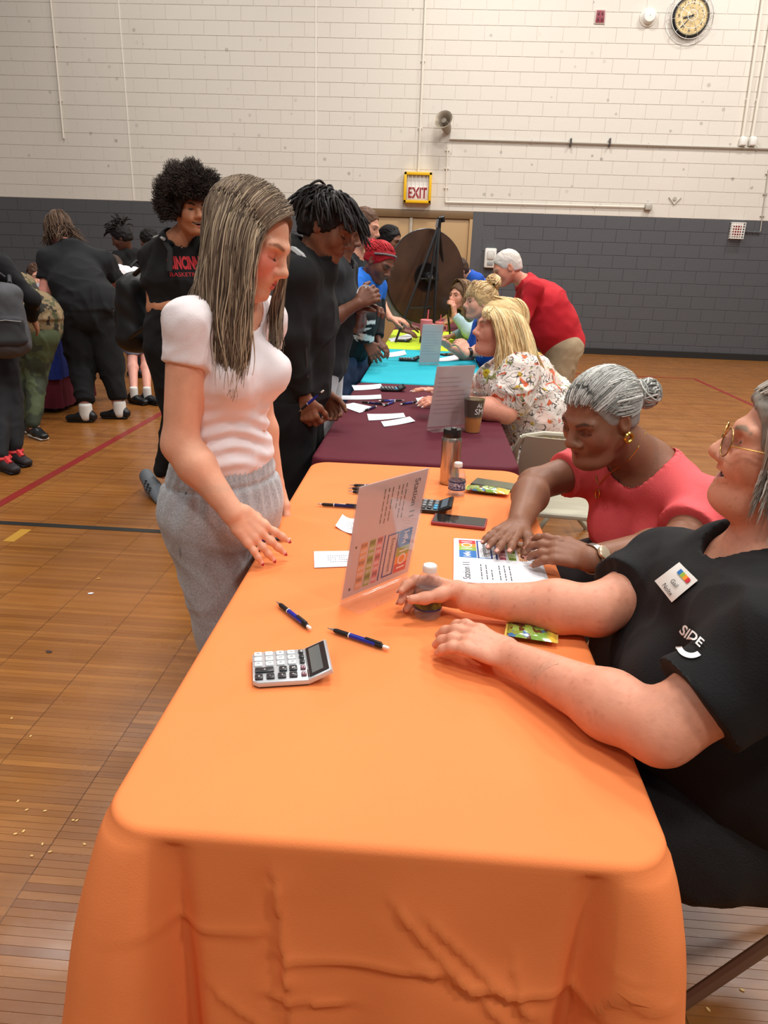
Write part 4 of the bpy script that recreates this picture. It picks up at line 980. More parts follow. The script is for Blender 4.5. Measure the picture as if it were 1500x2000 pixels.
        for g in (1, -1):
            C((-.005, .052*g, -.05), (.055, .018*g, -.1), .02*jaw, .018*jaw, .03); E((.062, .040*g, -.028), (.026, .026+fat*.3, .03+fat*.4), .028)
            C((.076, .046*g, .018), (.09, .012*g, .02), .011, .011, .016)
            E((.1, .033*g, -.001), (.015, .017, .012), .012, True); E((.0755, .033*g, -.001), (.0135, .0165, .0125), .004)
            E((.103, .0125*g*nose, -.037), (.0115, .0088*nose, .0085), .008)
            if ear:
                E((-.008, .078*g, -.006), (.02, .0085, .032), .008); E((-.002, .086*g, -.002), (.011, .006, .017), .004, True)
        C((.088, 0, .014), (.112, 0, -.026), .0085, .0105*nose, .014); E((.1145, 0, -.032), (.0125, .0125*nose, .0105), .008)
        E((.074, 0, -.062), (.029, .034, .026), .02); E((.079, 0, -.102), (.019*chin, .021, .016), .022)
        if fat: E((.045, 0, -.105), (.05, .05, .03), .03)
        y = -.066
        if mouth == 'closed':
            for g in (1, -1):
                C((.0985, 0, -.0615), (.0875, .0215*g, -.066), .0062, .0035, .005); C((.097, 0, -.0715), (.0865, .0205*g, -.067), .0068, .0035, .005)
            C((.1065, -.013, y), (.1065, .013, y), .0017, None, .003, True)
            s.paint += [(Ops().cap(p(.1, 0, -.0615), p(.088, .021*g, -.066), .0072*sc, .0045*sc)[0], L3(lip), .0025) for g in (1, -1)]+[(Ops().cap(p(.098, 0, -.072), p(.087, .02*g, -.067), .0078*sc, .0045*sc)[0], L3(lip), .0025) for g in (1, -1)]
            s.paint += [(Ops().cap(p(.104, -.018, y), p(.104, .018, y), .0016*sc)[0], L3(lip)*.35, .002)]
        else:
            w = .034 if mouth == 'smile' else .02; dn = .004 if mouth == 'smile' else -.002; hh = .0085 if mouth == 'smile' else .008
            for g in (1, -1):
                C((.0985, 0, -.058), (.08, w*g, -.062+dn), .0055, .003, .005); C((.093, 0, -.079), (.08, w*.9*g, -.066+dn), .0065, .003, .005)
                E((.083, .034*g, -.045), (.016, .012, .016), .012)
            [o.cap(p(.099, 0, -.0675), p(.081, w*.86*g, -.064+dn), (hh*sc, .013*sc), (hh*.45*sc, .010*sc), .003*sc, u=U, neg=True) for g in (1, -1)]
            s.paint += [(Ops().cap(p(.0985, 0, -.058), p(.08, w*g, -.062+dn), .0062*sc, .004*sc)[0], L3(lip), .0025) for g in (1, -1)]+[(Ops().cap(p(.094, 0, -.08), p(.08, w*.9*g, -.066+dn), .0068*sc, .004*sc)[0], L3(lip), .0025) for g in (1, -1)]
            s.paint += [(Ops().cap(p(.083, -w*.6, -.068), p(.083, w*.6, -.068), .010*sc)[0], L3((90,30,30)), .002)]
            tb = MB(); n_ = 8; P = []
            for i in range(n_+1):
                a = (i/n_-.5)*2*.85; P.append(p(.052+.041*math.cos(a), .034*math.sin(a), 0))
            for i in range(n_):
                a, b = P[i], P[i+1]; g_ = (b-a)*.06; z0 = -.0585*sc; z1 = -.0665*sc; f_ = F*.0006
                tb.add([a+g_+U*z0, b-g_+U*z0, b-g_+U*z1, a+g_+U*z1], [(0, 1, 2, 3)])
            s.extra.append(('teeth', [np.array(tb.V), tb.F], mat('teeth', (236,226,210), .25)))
        if eyes == 'paint':
            for g in (1, -1):
                s.paint += [(Ops().ell(p(.089, .033*g, -.001), [.006*sc, .012*sc, .0035*sc], R)[0], L3((70,52,46)), .003)]
        elif eyes == 'down':
            for g in (1, -1):
                a, m_, b = p(.086, .019*g, -.0065), p(.0915, .034*g, -.009), p(.083, .0485*g, -.0045); s.paint += [(Ops().cap(a, m_, .0013*sc, .0019*sc)[0], L3((30,20,18)), .0018), (Ops().cap(m_, b, .0019*sc, .0014*sc)[0], L3((30,20,18)), .0018)]
                if lid: s.paint.insert(0, (Ops().ell(p(.087, .034*g, -.001), [.01*sc, .0165*sc, .0075*sc], R)[0], L3(lid), .006))
                ls = MB()
                for i in range(9):
                    f_ = i/8; r0 = (a*(1-f_)+b*f_)+(m_-(a+b)/2)*(1-(2*f_-1)**2); d_ = nrm(F*.8-U*.45+S*g*(f_-.35)*.9); ls.tube([r0, r0+d_*.0045*sc, r0+d_*.008*sc+U*.0015], [.0006, .0005, .0002], 4)
                s.extra.append(('eyelashes', [np.array(ls.V), ls.F], mat('lash_black', (20,14,12), .6)))
        else:                                                     # open eyes with real eyeballs
            for g in (1, -1):
                o.cap(p(.093, .022*g, -.0005), p(.0905, .044*g, .0005), .0046*sc, .0036*sc, .002, neg=True)
                c = p(.0765, .033*g, -.001); r = .0122*sc; V = []; Fq = []; n1, n2 = 16, 12; gz = nrm(F+S*gaze); ax = nrm(np.cross(gz, U)); ay = np.cross(ax, gz); cc = []
                for i in range(n2+1):
                    th = math.pi*i/n2
                    for j in range(n1): ph = 2*math.pi*j/n1; V.append(c+r*(gz*math.cos(th)+math.sin(th)*(ax*math.cos(ph)+ay*math.sin(ph)))); cc.append(L3((16,12,10)) if th < .24 else L3(iris) if th < .55 else L3((232,226,222)))
                for i in range(n2):
                    for j in range(n1): Fq.append((i*n1+j, (i+1)*n1+j, (i+1)*n1+(j+1) % n1, i*n1+(j+1) % n1))
                s.extra.append(('eye', [np.array(V), Fq, np.array(cc)], M_EYE)); s.paint += [(Ops().cap(p(.0935, .02*g, .004), p(.09, .046*g, .0045), .0014*sc)[0], L3((52,36,30)), .0018)]
        if brow is not None:
            for g in (1, -1):
                s.paint += [(Ops().cap(p(.098, .016*g, .019), p(.092, .036*g, .025), .003*sc, .003*sc)[0], L3(brow), .0035), (Ops().cap(p(.092, .036*g, .025), p(.08, .054*g, .02), .003*sc, .0015*sc)[0], L3(brow), .0035)]
        if beard: s.paint.insert(0, (Ops().ell(p(.06, 0, -.1), [.07*sc, .075*sc, .045*sc], R)[0], L3(beard), .03))
        b = .175*sc; s.fine.append((O-A(b, b, b*.95), O+A(b, b, b*.9), fine)); return s
    # hands ----------------------------------------------------------
    def hand(s, q, D, N, curl=(.25, .35, .25), thumb=(.75, .65, -.25), tcurl=.3, sc=1., fine=.0026, spread=.12, nails=None, curls=None, fat=1., tip=None, o=None):
        """D towards the fingers, N out of the back of the hand"""
        w = s.J['wr'+q]; D = nrm(D); N = nrm(A(*N)-D*np.dot(N, D)); T = np.cross(N, D)*(1 if q == 'R' else -1)

        o = s.o; k = .009*sc; C = lambda a, b, ra, rb, kk=k: o.cap(a, b, ra*sc, rb*sc, kk)
        o.cap(w-D*.01, w+D*.03*sc, (.026*sc, .018*sc), (.034*sc, .0145*sc), .012, u=T); o.cap(w+D*.03*sc, w+D*.078*sc, (.035*sc, .0145*sc), (.041*sc, .0115*sc), .012, u=T)
        lens = (.074, .081, .075, .06); off = (.031, .0105, -.0105, -.03); rad = (.0088, .009, .0086, .0076); s.tips = []
        for i in range(4):
            cl = curls[i] if curls else curl; b = w+D*(.082-.004*abs(i-1))*sc+T*off[i]*sc; d0 = nrm(D+T*(1.5-i)*spread); ang = 0; r = rad[i]*fat
            prev = b; pr = r*1.06
            o.cap(w+D*.045*sc+T*off[i]*.8*sc, b, .0115*sc, pr*sc, k)
            for j, f in enumerate((.45, .31, .24)):
                ang += cl[j]; d = d0*math.cos(ang)-N*math.sin(ang); nx = prev+d*lens[i]*f*sc; rr = r*(1, .93, .8)[j]; C(prev, nx, pr, rr); prev, pr = nx, rr
            s.tips.append(prev)
            if nails: s.nail(prev, d, d0*math.sin(ang)+N*math.cos(ang), T, r*.8*sc, nails)
        tb = w+D*.018*sc+T*.024*sc; td = nrm(D*thumb[0]+T*thumb[1]+N*thumb[2]); prev = tb; pr = .0155
        for j, (f, rr) in enumerate(((.042, .0125), (.034, .0105), (.027, .0085))):
            if j: td = nrm(td-T*math.sin(tcurl)*.9+D*.1-N*math.sin(tcurl)*.4)
            nx = prev+td*f*sc; C(prev, nx, pr*fat if j else pr, rr*fat, .012 if j == 0 else k); prev, pr = nx, rr
        s.tips.append(prev)
        if nails: s.nail(prev, td, nrm(N+T*.4), nrm(np.cross(td, N)), .0078*sc, nails)
        c = w+D*.075*sc; b = .125*sc; s.fine.append((c-A(b, b, b), c+A(b, b, b), fine)); return s
    def nail(s, tip, d, n, t, r, nails):
        c, tipc, ext = nails; n = nrm(n-d*np.dot(n, d)); t = np.cross(d, n); V = []; F = []; nu, nv = 5, 6; cc = []
        for j in range(nv+1):
            v = j/nv
            for i in range(nu+1):
                u = i/nu*2-1; w = r*.8*(1-.75*max(0, v-.55)**2*4); V.append(tip+d*(-r*.9+v*(r*1.9+ext))+t*u*w+n*(r*.98*(1-.45*u*u)+.0004-ext*.25*v*v)); cc.append(L3(tipc) if v > .55 else L3(c))
        for j in range(nv):
            for i in range(nu): a = j*(nu+1)+i; F.append((a, a+1, a+nu+2, a+nu+1))
        s.extra.append(('fingernail', [np.array(V), F, np.array(cc)], mat('nail_polish', (200,160,150), .2, attr=True)))
    # meshes ---------------------------------------------------------
    def finish(s, only=None):
        V, Q = surf(s.o, s.hb, s.fine, only); col = np.tile(s.skin, (len(V), 1))
        n = wob(V, 14, 3)[:, None]; col = col*(1+.035*n)
        if getattr(s, 'freckle', 0): col = col*(1-s.freckle*np.clip(wob(V, 150, 31)-.55, 0, 1)*A(.5, .9, 1.0)[None].repeat(len(V), 0)[:, :1]) if False else col*(1-s.freckle*np.clip(wob(V, 170, 31)-.5, 0, 1)[:, None]*A(.55, .9, 1.)[None])
        for o, c, f in s.paint:
            d = opd(o, V); w = np.clip(1-np.maximum(d, 0)/f, 0, 1)[:, None]; w = w*w*(3-2*w); col = col*(1-w)+c*w
        obj('body', mesh('body', V-s.base, Q, True, col), M_SKIN, s.t)
        for nm, d, m_ in s.extra: obj(nm, mesh(nm, d[0]-s.base, [tuple(f) for f in d[1]], True, d[2] if len(d) > 2 else None), m_, s.t)
        return s.t
    def cloth(s, name, ops, m_, h=.009, fold=(.003, 9, 1), only=None, lab=None, aniso=None, par=None, col=None, disp=None):
        V, Q = surf(ops, h, (), only); V = lap(V, Q, 3); N = vnormals(V, Q)
        if fold:
            W = V*A(*aniso) if aniso else V
            V = V+N*(fold[0]*wob(W, fold[1], fold[2])[:, None]+.4*fold[0]*wob(W, fold[1]*2.3, fold[2]+9)[:, None]+1.5*fold[0]*wrink(W, fold[1]*1.1, fold[2])[:, None])
        if disp is not None: V = V+N*disp(V)[:, None]
        me = mesh(name, V-s.base, Q, True, None if col is None else col(V)); o = obj(name, me, m_, s.t if par is None else par)
        if lab: o['label'] = lab
        s.last = (V, Q); return o
    def part(s, name, V, F, m_, par=None, col=None, smooth=True): return obj(name, mesh(name, np.asarray(V)-s.base, F, smooth, col), m_, s.t if par is None else par)
    def mb(s, name, b, m_, par=None, smooth=True, sharp=35): return obj(name, mesh(name, np.array(b.V)-s.base, b.F, smooth, sharp=sharp), m_, s.t if par is None else par)
    def shoe(s, q, F=None, m_=None, sole=None, L=.27, sock=None, croc=False, h=.008):
        an = s.J['an'+q]; F = s.F if F is None else nrm(F); an = A(an[0], an[1], 0) if an[2] < .12 else an-A(0, 0, .085); R = nrm(np.cross(F, A(0, 0, 1))); o = Ops()
        h0 = an-F*.055; t0 = an+F*(L-.11)
        o.cap(h0+A(0, 0, .05), h0+F*.1+A(0, 0, .05), (.036, .04), (.041, .042), .02, u=R); o.cap(h0+F*.1+A(0, 0, .046), t0+A(0, 0, .036), (.044, .036), (.04, .026), .03, u=R); o.cap(h0+A(0, 0, .05), h0+A(0, 0, .085)+F*.03, .036, .04, .02)
        o.cap(an+A(0, 0, -.045)-F*.01, an+A(0, 0, .004)+F*.04, .3, None, .002, neg=True) if False else None
        sh = s.cloth('shoe', o, m_, h, None)
        so = Ops(); so.cap(h0+A(0, 0, .014), t0+A(0, 0, .014), (.042, .014), (.044, .014), .01, u=R); s.cloth('sole', so, sole or m_, h, None, par=sh)
        if sock is not None:
            k = Ops(); rk = s.B['ank']+.007; k.cap(an+A(0, 0, .06), an+A(0, 0, .17), rk, rk, .01, flatB=True); s.cloth('sock', k, sock, h, None)
        return sh

# ---------------------------------------------------------------- hair
def HS(P): return P.O, P.HF, P.HS, P.HU, P.hs
def hair_cap(P, infl=.012, face=(.1, 0, -.03), fr=(.09, .08, .1), m_=None, col=(60,45,38), h=.006, back=0., extra=None, jit=.004, fq=60, name='hair', low=-.06, var=.25):
    O, F, S, U, sc = HS(P); R = P.HR; o = Ops(); o.ell(P.hp_(-.014, 0, .032), [sc*(.1+infl), sc*(.077+infl), sc*(.089+infl)], R, .01)
    o.ell(P.hp_(-.045-back, 0, -.02), [sc*(.06+infl), sc*(.064+infl), sc*(.07+infl)], R, .03)
    if extra: extra(o)
    o.ell(P.hp_(*face), [sc*x for x in fr], R, .012, True); o.cap(P.hp_(.0, .3, low-.3), P.hp_(.0, -.3, low-.3), .3*sc, None, .01, neg=True)
    V, Q = surf(o, h); N = vnormals(V, Q); w = wob(V, fq, 5); V = V+N*(jit*w)[:, None]
    c = L3(col)*(1+var*wob(V, fq*1.7, 8)[:, None]); return V, Q, np.clip(c, 0, 1)
def join(parts):
    V = []; F = []; C = []; b = 0
    for v, f, c in parts: V.append(v); F.append(np.asarray(f)+b); C.append(c); b += len(v)
    return np.concatenate(V), np.concatenate(F), np.concatenate(C)
def pal(n, cols, w, rs):
    i = rs.choice(len(cols), n, p=np.array(w)/sum(w)); c = np.array([L3(x) for x in cols])[i]; return np.clip(c*(1+.18*rs.normal(size=(n, 1))), 0, 1)
def long_hair(P, az, length, n=600, cols=((90,72,58),), w=(1,), seed=1, infl=.016, r=.0022, fall=(0, 0, -1), front=.05, th0=.1, thm=1.75, curl=.006, clump=.6, lenjit=.15, part=.0, flare=.0, M=22, wavy=0., start=None, rfun=None, pull=None):
    """strands leave the parting, hug the skull, then hang; az in radians from the face direction, + to the person's left"""
    rs = np.random.RandomState(seed); O, F, S, U, sc = HS(P); c0 = P.hp_(-.014, 0, .03); rx, ry, rz = (sc*(.1+infl), sc*(.077+infl), sc*(.089+infl)); fall = nrm(fall)
    ph = az[0]+(az[1]-az[0])*rs.rand(n); out = np.zeros((n, M, 3)); la = length if callable(length) else (lambda a: np.full_like(a, length)); ln = la(ph)*(1+lenjit*rs.normal(size=n)*.5)
    k1 = int(M*.42); lay = rs.rand(n)*.014*sc; ox = part*sc
    root = (rs.rand(n)-.35)*.12*sc                             # where along the parting it starts
    for i in range(k1):
        f = i/(k1-1); th = th0+(thm-th0)*f; dirv = np.cos(ph)[:, None]*F*rx+np.sin(ph)[:, None]*S*ry
        p = c0+math.sin(th)*dirv*(1+lay[:, None]/.1)+math.cos(th)*U*rz*(1+lay[:, None]/.1)+(1-f)**1.5*(root[:, None]*F+ox*S)
        out[:, i] = p
    d0 = out[:, k1-1]-out[:, k1-2]; d0 /= np.linalg.norm(d0, axis=1)[:, None]; cl = np.floor(ph*26+seed); cr = np.random.RandomState(seed+3).normal(size=(4000, 3)); cj = cr[(cl.astype(int)*7) % 4000]
    m = M-k1
    for i in range(m):
        f = (i+1)/m; bl = min(1, f*3.2); d = d0*(1-bl)+fall*bl; d /= np.linalg.norm(d, axis=1)[:, None]
        st = (ln/m)[:, None]; p = out[:, k1-1+i]+d*st+cj*curl*clump*A(1, 1, .2)/m*3*f+rs.normal(size=(n, 3))*curl/m*1.2
        if wavy: p = p+wavy*np.stack([np.sin(f*14+cl), np.cos(f*12+cl*1.7), 0*cl], 1)
        if pull is not None: p = pull(p, f, ph)
        out[:, k1+i] = p
    R = np.full((n, M), r)*(.7+.6*rs.rand(n, 1)); R *= np.concatenate([np.linspace(.9, 1, M-6), np.linspace(1, .15, 6)])[None]
    V, Fq, C = strands(out, R, 4, pal(n, cols, w, rs)); return V, Fq, C
def swept_hair(P, target, n=500, cols=((90,72,58),), w=(1,), seed=2, infl=.014, r=.0022, M=14, amin=-2.1, amax=2.1, line=.86, low=-.3):
    """slicked from the hairline back to a bun or tail at target"""
    rs = np.random.RandomState(seed); O, F, S, U, sc = HS(P); c0 = P.hp_(-.014, 0, .03); rad = A(sc*(.1+infl), sc*(.077+infl), sc*(.089+infl))
    v = rs.normal(size=(n*6, 3)); v /= np.linalg.norm(v, axis=1)[:, None]; hl = line-.55*np.clip(np.abs(np.arctan2(v[:, 1], v[:, 0]))-.5, 0, 9)
    v = v[(np.arcsin(v[:, 2]) > np.maximum(hl, low)) & (np.arcsin(v[:, 2]) < hl+1.1)][:n]; n = len(v); st = v; a = np.arctan2(v[:, 1], v[:, 0])
    tg = np.array([np.dot(target-c0, F), np.dot(target-c0, S), np.dot(target-c0, U)])/rad; tl = np.linalg.norm(tg); tg = tg/tl
    out = np.zeros((n, M, 3)); lay = 1+rs.rand(n)*.05
    for i in range(M):
        f = i/(M-1); v = st*(1-f)+tg*f+(1-abs(2*f-1))*A(0, 0, .25)*(np.abs(a) < 1.2)[:, None]; v /= np.linalg.norm(v, axis=1)[:, None]; k = lay[:, None]*(1-f**6)+(f**6)*max(1, tl*.95); v = v*rad*k
        out[:, i] = c0+v[:, :1]*F+v[:, 1:2]*S+v[:, 2:3]*U
    R = np.full((n, M), r)*(.6+.7*rs.rand(n, 1)); return strands(out, R, 4, pal(n, cols, w, rs))
def bun(c, r, n=70, cols=((90,72,58),), w=(1,), seed=3, rr=.006, M=16):
    rs = np.random.RandomState(seed); out = np.zeros((n, M, 3))
    for i in range(n):
        a = nrm(rs.normal(size=3)+A(0, -.5, 0)); b = nrm(np.cross(a, rs.normal(size=3))); q = r*(.75+.35*rs.rand()); sp = 2+3*rs.rand(); off = (rs.rand()-.5)*r*1.1
        t = np.linspace(0, sp, M); h = math.sqrt(max(q*q-off*off*.8, (.3*r)**2)); out[i] = c+(np.cos(t)[:, None]*a+np.sin(t)[:, None]*b)*h+np.cross(a, b)*off
    return strands(out, np.full((n, M), rr)*(.4+.8*rs.rand(n, 1)), 5, pal(n, cols, w, rs))
def afro(P, n=2600, rad=.1, col=((42,34,32), (64,52,46), (28,22,22)), seed=4, M=9, r=.0022, cut=.2, top=1.1):
    rs = np.random.RandomState(seed); O, F, S, U, sc = HS(P); c0 = P.hp_(-.02, 0, .035); v = rs.normal(size=(n*2, 3)); v /= np.linalg.norm(v, axis=1)[:, None]; v = v[(v[:, 2] > -.55) & ~((v[:, 0] > .45) & (v[:, 2] < cut))][:n]; n = len(v); D = v[:, :1]*F+v[:, 1:2]*S+v[:, 2:3]*U
    p0 = c0+(v*A(.095, .075, .085)*sc)@np.stack([F, S, U]); L = rad*(.7+.4*rs.rand(n))*(1+.12*np.sin(v[:, 1]*9+v[:, 0]*7))*np.where(v[:, 2] > .3, top, 1); out = np.zeros((n, M, 3)); e1 = np.cross(D, rs.normal(size=(n, 3))); e1 /= np.linalg.norm(e1, axis=1)[:, None]; e2 = np.cross(D, e1)
    for i in range(M):
        f = i/(M-1); a = f*9+rs.rand(n)*.6; out[:, i] = p0+D*(L*f)[:, None]+(np.cos(a)[:, None]*e1+np.sin(a)[:, None]*e2)*.010*(.3+f)+rs.normal(size=(n, 3))*.004
    return strands(out, np.full((n, M), r)*np.linspace(1.2, .7, M)[None], 3, pal(n, col, (4, 3, 2), rs))
def dreads(P, n=60, length=.16, seed=5, r=.0065, col=((26,22,22), (40,34,32)), M=10, az=(-3.1, 3.1), up=.0, fall=(0, 0, -1), el=(.1, 1.45), skip=None, tipr=.6):
    rs = np.random.RandomState(seed); O, F, S, U, sc = HS(P); c0 = P.hp_(-.014, 0, .03); a = az[0]+(az[1]-az[0])*rs.rand(n); e = el[0]+(el[1]-el[0])*rs.rand(n)
    v = np.stack([np.cos(a)*np.cos(e), np.sin(a)*np.cos(e), np.sin(e)], 1); D = v[:, :1]*F+v[:, 1:2]*S+v[:, 2:3]*U; p = c0+(v*A(.1, .078, .09)*sc)@np.stack([F, S, U]); out = np.zeros((n, M, 3)); L = length*(.75+.5*rs.rand(n)); hz = np.cos(a)[:, None]*F+np.sin(a)[:, None]*S; d = .4*D+.7*hz+rs.normal(size=(n, 3))*.12+up*U; cen = c0
    for i in range(M):
        out[:, i] = p; d = d/np.linalg.norm(d, axis=1)[:, None]; p = p+d*(L/M)[:, None]; d = d+A(*fall)*.42+rs.normal(size=(n, 3))*.12
        q = p-cen; l = ((q@F)/(.112*sc))**2+((q@S)/(.09*sc))**2+((q@U)/(.1*sc))**2; k = np.where(l < 1, 1/np.sqrt(np.maximum(l, .05)), 1)[:, None]; p = cen+q*k
    return strands(out, np.full((n, M), r)*np.concatenate([np.ones(M-2), [.9, tipr]])[None]*(.8+.4*rs.rand(n, 1)), 5, pal(n, col, (3, 2), rs))
def add_hair(P, parts, m_=None, lab=None, name='hair'):
    V, F, C = join(parts); o = P.part(name, V, F, m_ or M_HAIR, col=C)
    if lab: o['label'] = lab
    return o
def decal(P, text, size, c, x, y, m_, target, name='shirt_lettering', sx=1., arch=0., bold=0.):
    """lettering laid on a garment: project each point of the flat lettering along the surface normal"""
    from mathutils.bvhtree import BVHTree
    V, Q = target; T = BVHTree.FromPolygons([tuple(v) for v in V], [tuple(q) for q in Q]); tv, tf = text_vf(text, size, bold=bold)
    x = nrm(x); n = nrm(np.cross(x, y)); y = np.cross(n, x); out = []
    for v in tv:
        p = c+x*v[0]*sx+y*(v[1]+arch*(v[0]*sx)**2); h = T.ray_cast(Vector(p+n*.15), Vector(-n)); q = np.array(h[0]) if h[0] is not None else p; out.append(q+n*.0022)
    return P.part(name, out, tf, m_, smooth=False)

def guided(G, n, cols, w, seed=1, r=.0016, M=20, jit=.006, lenjit=.2, depth=.012, dirn=(0, -1, 0), clumps=40, flyaway=.0, P_=None, infl=.017):
    """strands between neighbouring guide curves (lists of points), so the lock keeps its outline"""
    rs = np.random.RandomState(seed); t0 = np.linspace(0, 1, M); GG = []
    for g in G:
        g = np.array(g); s = np.linspace(0, 1, len(g)); k = np.array([np.interp(t0, s, g[:, a]) for a in range(3)]).T
        for _ in range(3): k[1:-1] = (k[:-2]+2*k[1:-1]+k[2:])/4
        GG.append(k)
    GG = np.array(GG); u = rs.rand(n)*(len(G)-1.001); ci = np.floor(u*clumps/(len(G)-1)); cc = (ci+.5)*(len(G)-1)/clumps; i = np.floor(u).astype(int); f = (u-i)[:, None, None]; P = GG[i]*(1-f)+GG[i+1]*f
    i2 = np.clip(np.floor(cc).astype(int), 0, len(G)-2); f2 = (cc-i2)[:, None, None]; P2 = GG[i2]*(1-f2)+GG[i2+1]*f2; k = (.75*t0**1.5)[None, :, None]*rs.rand(n)[:, None, None]; P = P*(1-k)+P2*k
    cut = 1-lenjit*rs.rand(n)**1.5; sta = .09*rs.rand(n); tt = sta[:, None]+t0[None]*(cut-sta)[:, None]; idx = tt*(M-1); a = np.floor(idx).astype(int).clip(0, M-2); fr = (idx-a)[..., None]; ar = np.arange(n)[:, None]; P = P[ar, a]*(1-fr)+P[ar, a+1]*fr
    P = P+A(*dirn)*(depth*rs.rand(n))[:, None, None]; ph = rs.rand(n, 3)*6.28; fq = 2+3*rs.rand(n, 3)
    P = P+jit*np.sin(fq[:, None, :]*t0[None, :, None]*3+ph[:, None, :])*t0[None, :, None]
    if P_ is not None:
        O, F, S, U, sc = HS(P_); c0 = P_.hp_(-.014, 0, .032); E = np.stack([F/(sc*(.1+infl)), S/(sc*(.077+infl)), U/(sc*(.089+infl))]); lay = 1+.06*rs.rand(n)[:, None]
        q = P-c0; l = np.sqrt(((q@E.T)**2).sum(-1)); k = np.where(l < lay, lay/np.maximum(l, .05), 1)[..., None]; P = c0+q*k
        for _ in range(2): P[:, 1:-1] = (P[:, :-2]+2*P[:, 1:-1]+P[:, 2:])/4
    if flyaway: P = P+flyaway*rs.normal(size=(n, 1, 3))*(t0**2)[None, :, None]
    R = np.full((n, M), r)*(.6+.8*rs.rand(n, 1))*np.concatenate([[.3, .6, .85], np.ones(M-8), np.linspace(1, .2, 5)])[None]
    return strands(P, R, 4, pal(n, cols, w, rs))
# ------------------------------------------------------------------ people: the near ones
# girl in the white top
def girl():
    P = Person('girl with long streaked hair, white cropped top and grey sweatpants', (-.53, 1.79), .008); P.skin = L3((226,166,136))
    P.skel((-.53, 1.785, .88), (.87, -.5), 1.62, ch=(-.512, 1.775, 1.165), nk=(-.497, 1.79, 1.368)); P.B.update(hw=.15, hd=.105, ww=.112, wd=.085, cw=.128, cd=.096, ua=.05, el=.041, wr=.027, nk=.046, sr=.04)
    J = P.J; J['shR'] = at(370, 632, 1.64); J['shL'] = J['nk']*2-J['shR']+A(0, 0, -.09); J['shL'][2] = 1.31
    P.arm('R', at(455, 1002, 1.575), el=at(352, 868, 1.615)); P.arm('L', at(547, 950, 1.99)-A(.015, 0, 0), pole=(-.5, .6, -.5))
    for q, yy in (('R', 1.745), ('L', 1.92)): J['hp'+q] = J['hp'+q]+A(-.01, 0, 0); J['kn'+q] = A(-.518, yy, .47); J['an'+q] = A(-.535, yy+.01, .085)
    P.body()
    P.head(at(487, 470, 1.775), (.87, -.24, -.38), (.35, 0, 1), .97, fine=.0022, eyes='down', lip=(206,104,100), brow=(150,104,80), lid=(206,140,116), nose=.92, jaw=.9, chin=.95)
    P.paint.append((Ops().ell(P.hp_(.075, -.045, -.03), [.02, .022, .02], P.HR)[0], L3((228,140,120)), .03))
    D = nrm(at(520, 1090, 1.585)-P.J['wrR']); P.hand('R', D+A(.22, 0, .08), (.35, -.75, .5), curls=((.08, .15, .12), (.06, .15, .12), (.06, .15, .12), (.0, .12, .1)), thumb=(.85, .3, -.5), tcurl=.1, sc=.98, spread=.14, nails=((232,170,160), (170,24,44), .006), fine=.002)
    P.hand('L', (-.12, .0, -1), (.3, .9, .2), sc=.95, fine=.004)
    P.finish()
    # top
    o = Ops(); P.torso(o, .008, .05, lo=P.J['wa']*.75+P.J['pe']*.25); F, R = P.F, P.Rt
    for g in (1, -1): o.ell(J['ch']+F*.085+R*g*.062+A(0, 0, .028), (.062, .062, .066), None, .05); 
    P.sleeve(o, 'R', .32, .003, .009); P.sleeve(o, 'L', .32, .003, .009); P.neckcut(o, .072, .02, .01)
    o.cap(J['wa']+A(0, 0, -.2), J['wa']+A(0, 0, -.115+.03), .4, None, .003, neg=True, flatB=True)
    def folds(V):
        z = V[:, 2]; d = .006*np.exp(-((z-1.03)/.06)**2)*np.sin(z*150+4*np.sin(V[:, 0]*16+V[:, 1]*11)+V[:, 0]*20)
        return d+.0015*wob(V, 30, 4)
    t = P.cloth('cropped_top', o, fabric('white_rib_cotton', (236,226,228), .85, (8,.03), (300,.15)), .006, (.0026, 9, 2), disp=folds)
    # sweatpants
    o = Ops(); pe = J['pe']; xh = nrm(J['hpR']-J['hpL'])
    o.cap(pe+A(.0, 0, .085), pe+A(0, 0, -.06), (.145, .115), (.168, .135), .04, u=xh, flatA=True)
    for q in 'RL':
        h = J['hp'+q]; kn = J['kn'+q]; o.cap(h+A(0, 0, -.02), kn, .102, .085, .05); o.cap(kn, J['an'+q], .085, .068, .05)
    def pf(V):
        z = V[:, 2]; a = np.arctan2(V[:, 1]-pe[1], V[:, 0]-pe[0]); zt = pe[2]+.085
        gath = .0026*np.sin(a*46+2*np.sin(a*7))*np.clip((z-(zt-.055))/.02, 0, 1); below = .004*np.sin(a*23+np.sin(a*5))*np.exp(-((z-(zt-.085))/.05)**2)
        return gath+below-.006*np.exp(-((z-(zt-.056))/.006)**2)+.008*wob(V*A(1, 1, .55), 7, 12)*np.clip((zt-.08-z)*6, 0, 1)
    t = NT('grey_marl_fleece', .9); n = t.noise(t.obj, 220, 4, .7); t.color(t.mix(t.rng(n, .35, .65), (150,152,156), (190,192,196))); t.bump(n, .25, .002); t.b.inputs['Sheen Weight'].default_value = .2
    pants = P.cloth('sweatpants', o, t.m, .0065, (.003, 6, 8), disp=pf)
    b = MB(); s0 = pe+P.Rt*.17+P.F*.05
    b.tube([pe+A(0, 0, .03)+P.Rt*.155+P.F*.03, pe+A(0, 0, -.06)+P.Rt*.178+P.F*.03, pe+A(0, 0, -.14)+P.Rt*.17+P.F*.01], .0025, 6); P.mb('pocket_seam', b, mat('grey_seam', (130,132,136), .9), pants)
    P.shoe('R', m_=mat('white_sneaker', (225,225,225), .6)); P.shoe('L', m_=mat('white_sneaker'))
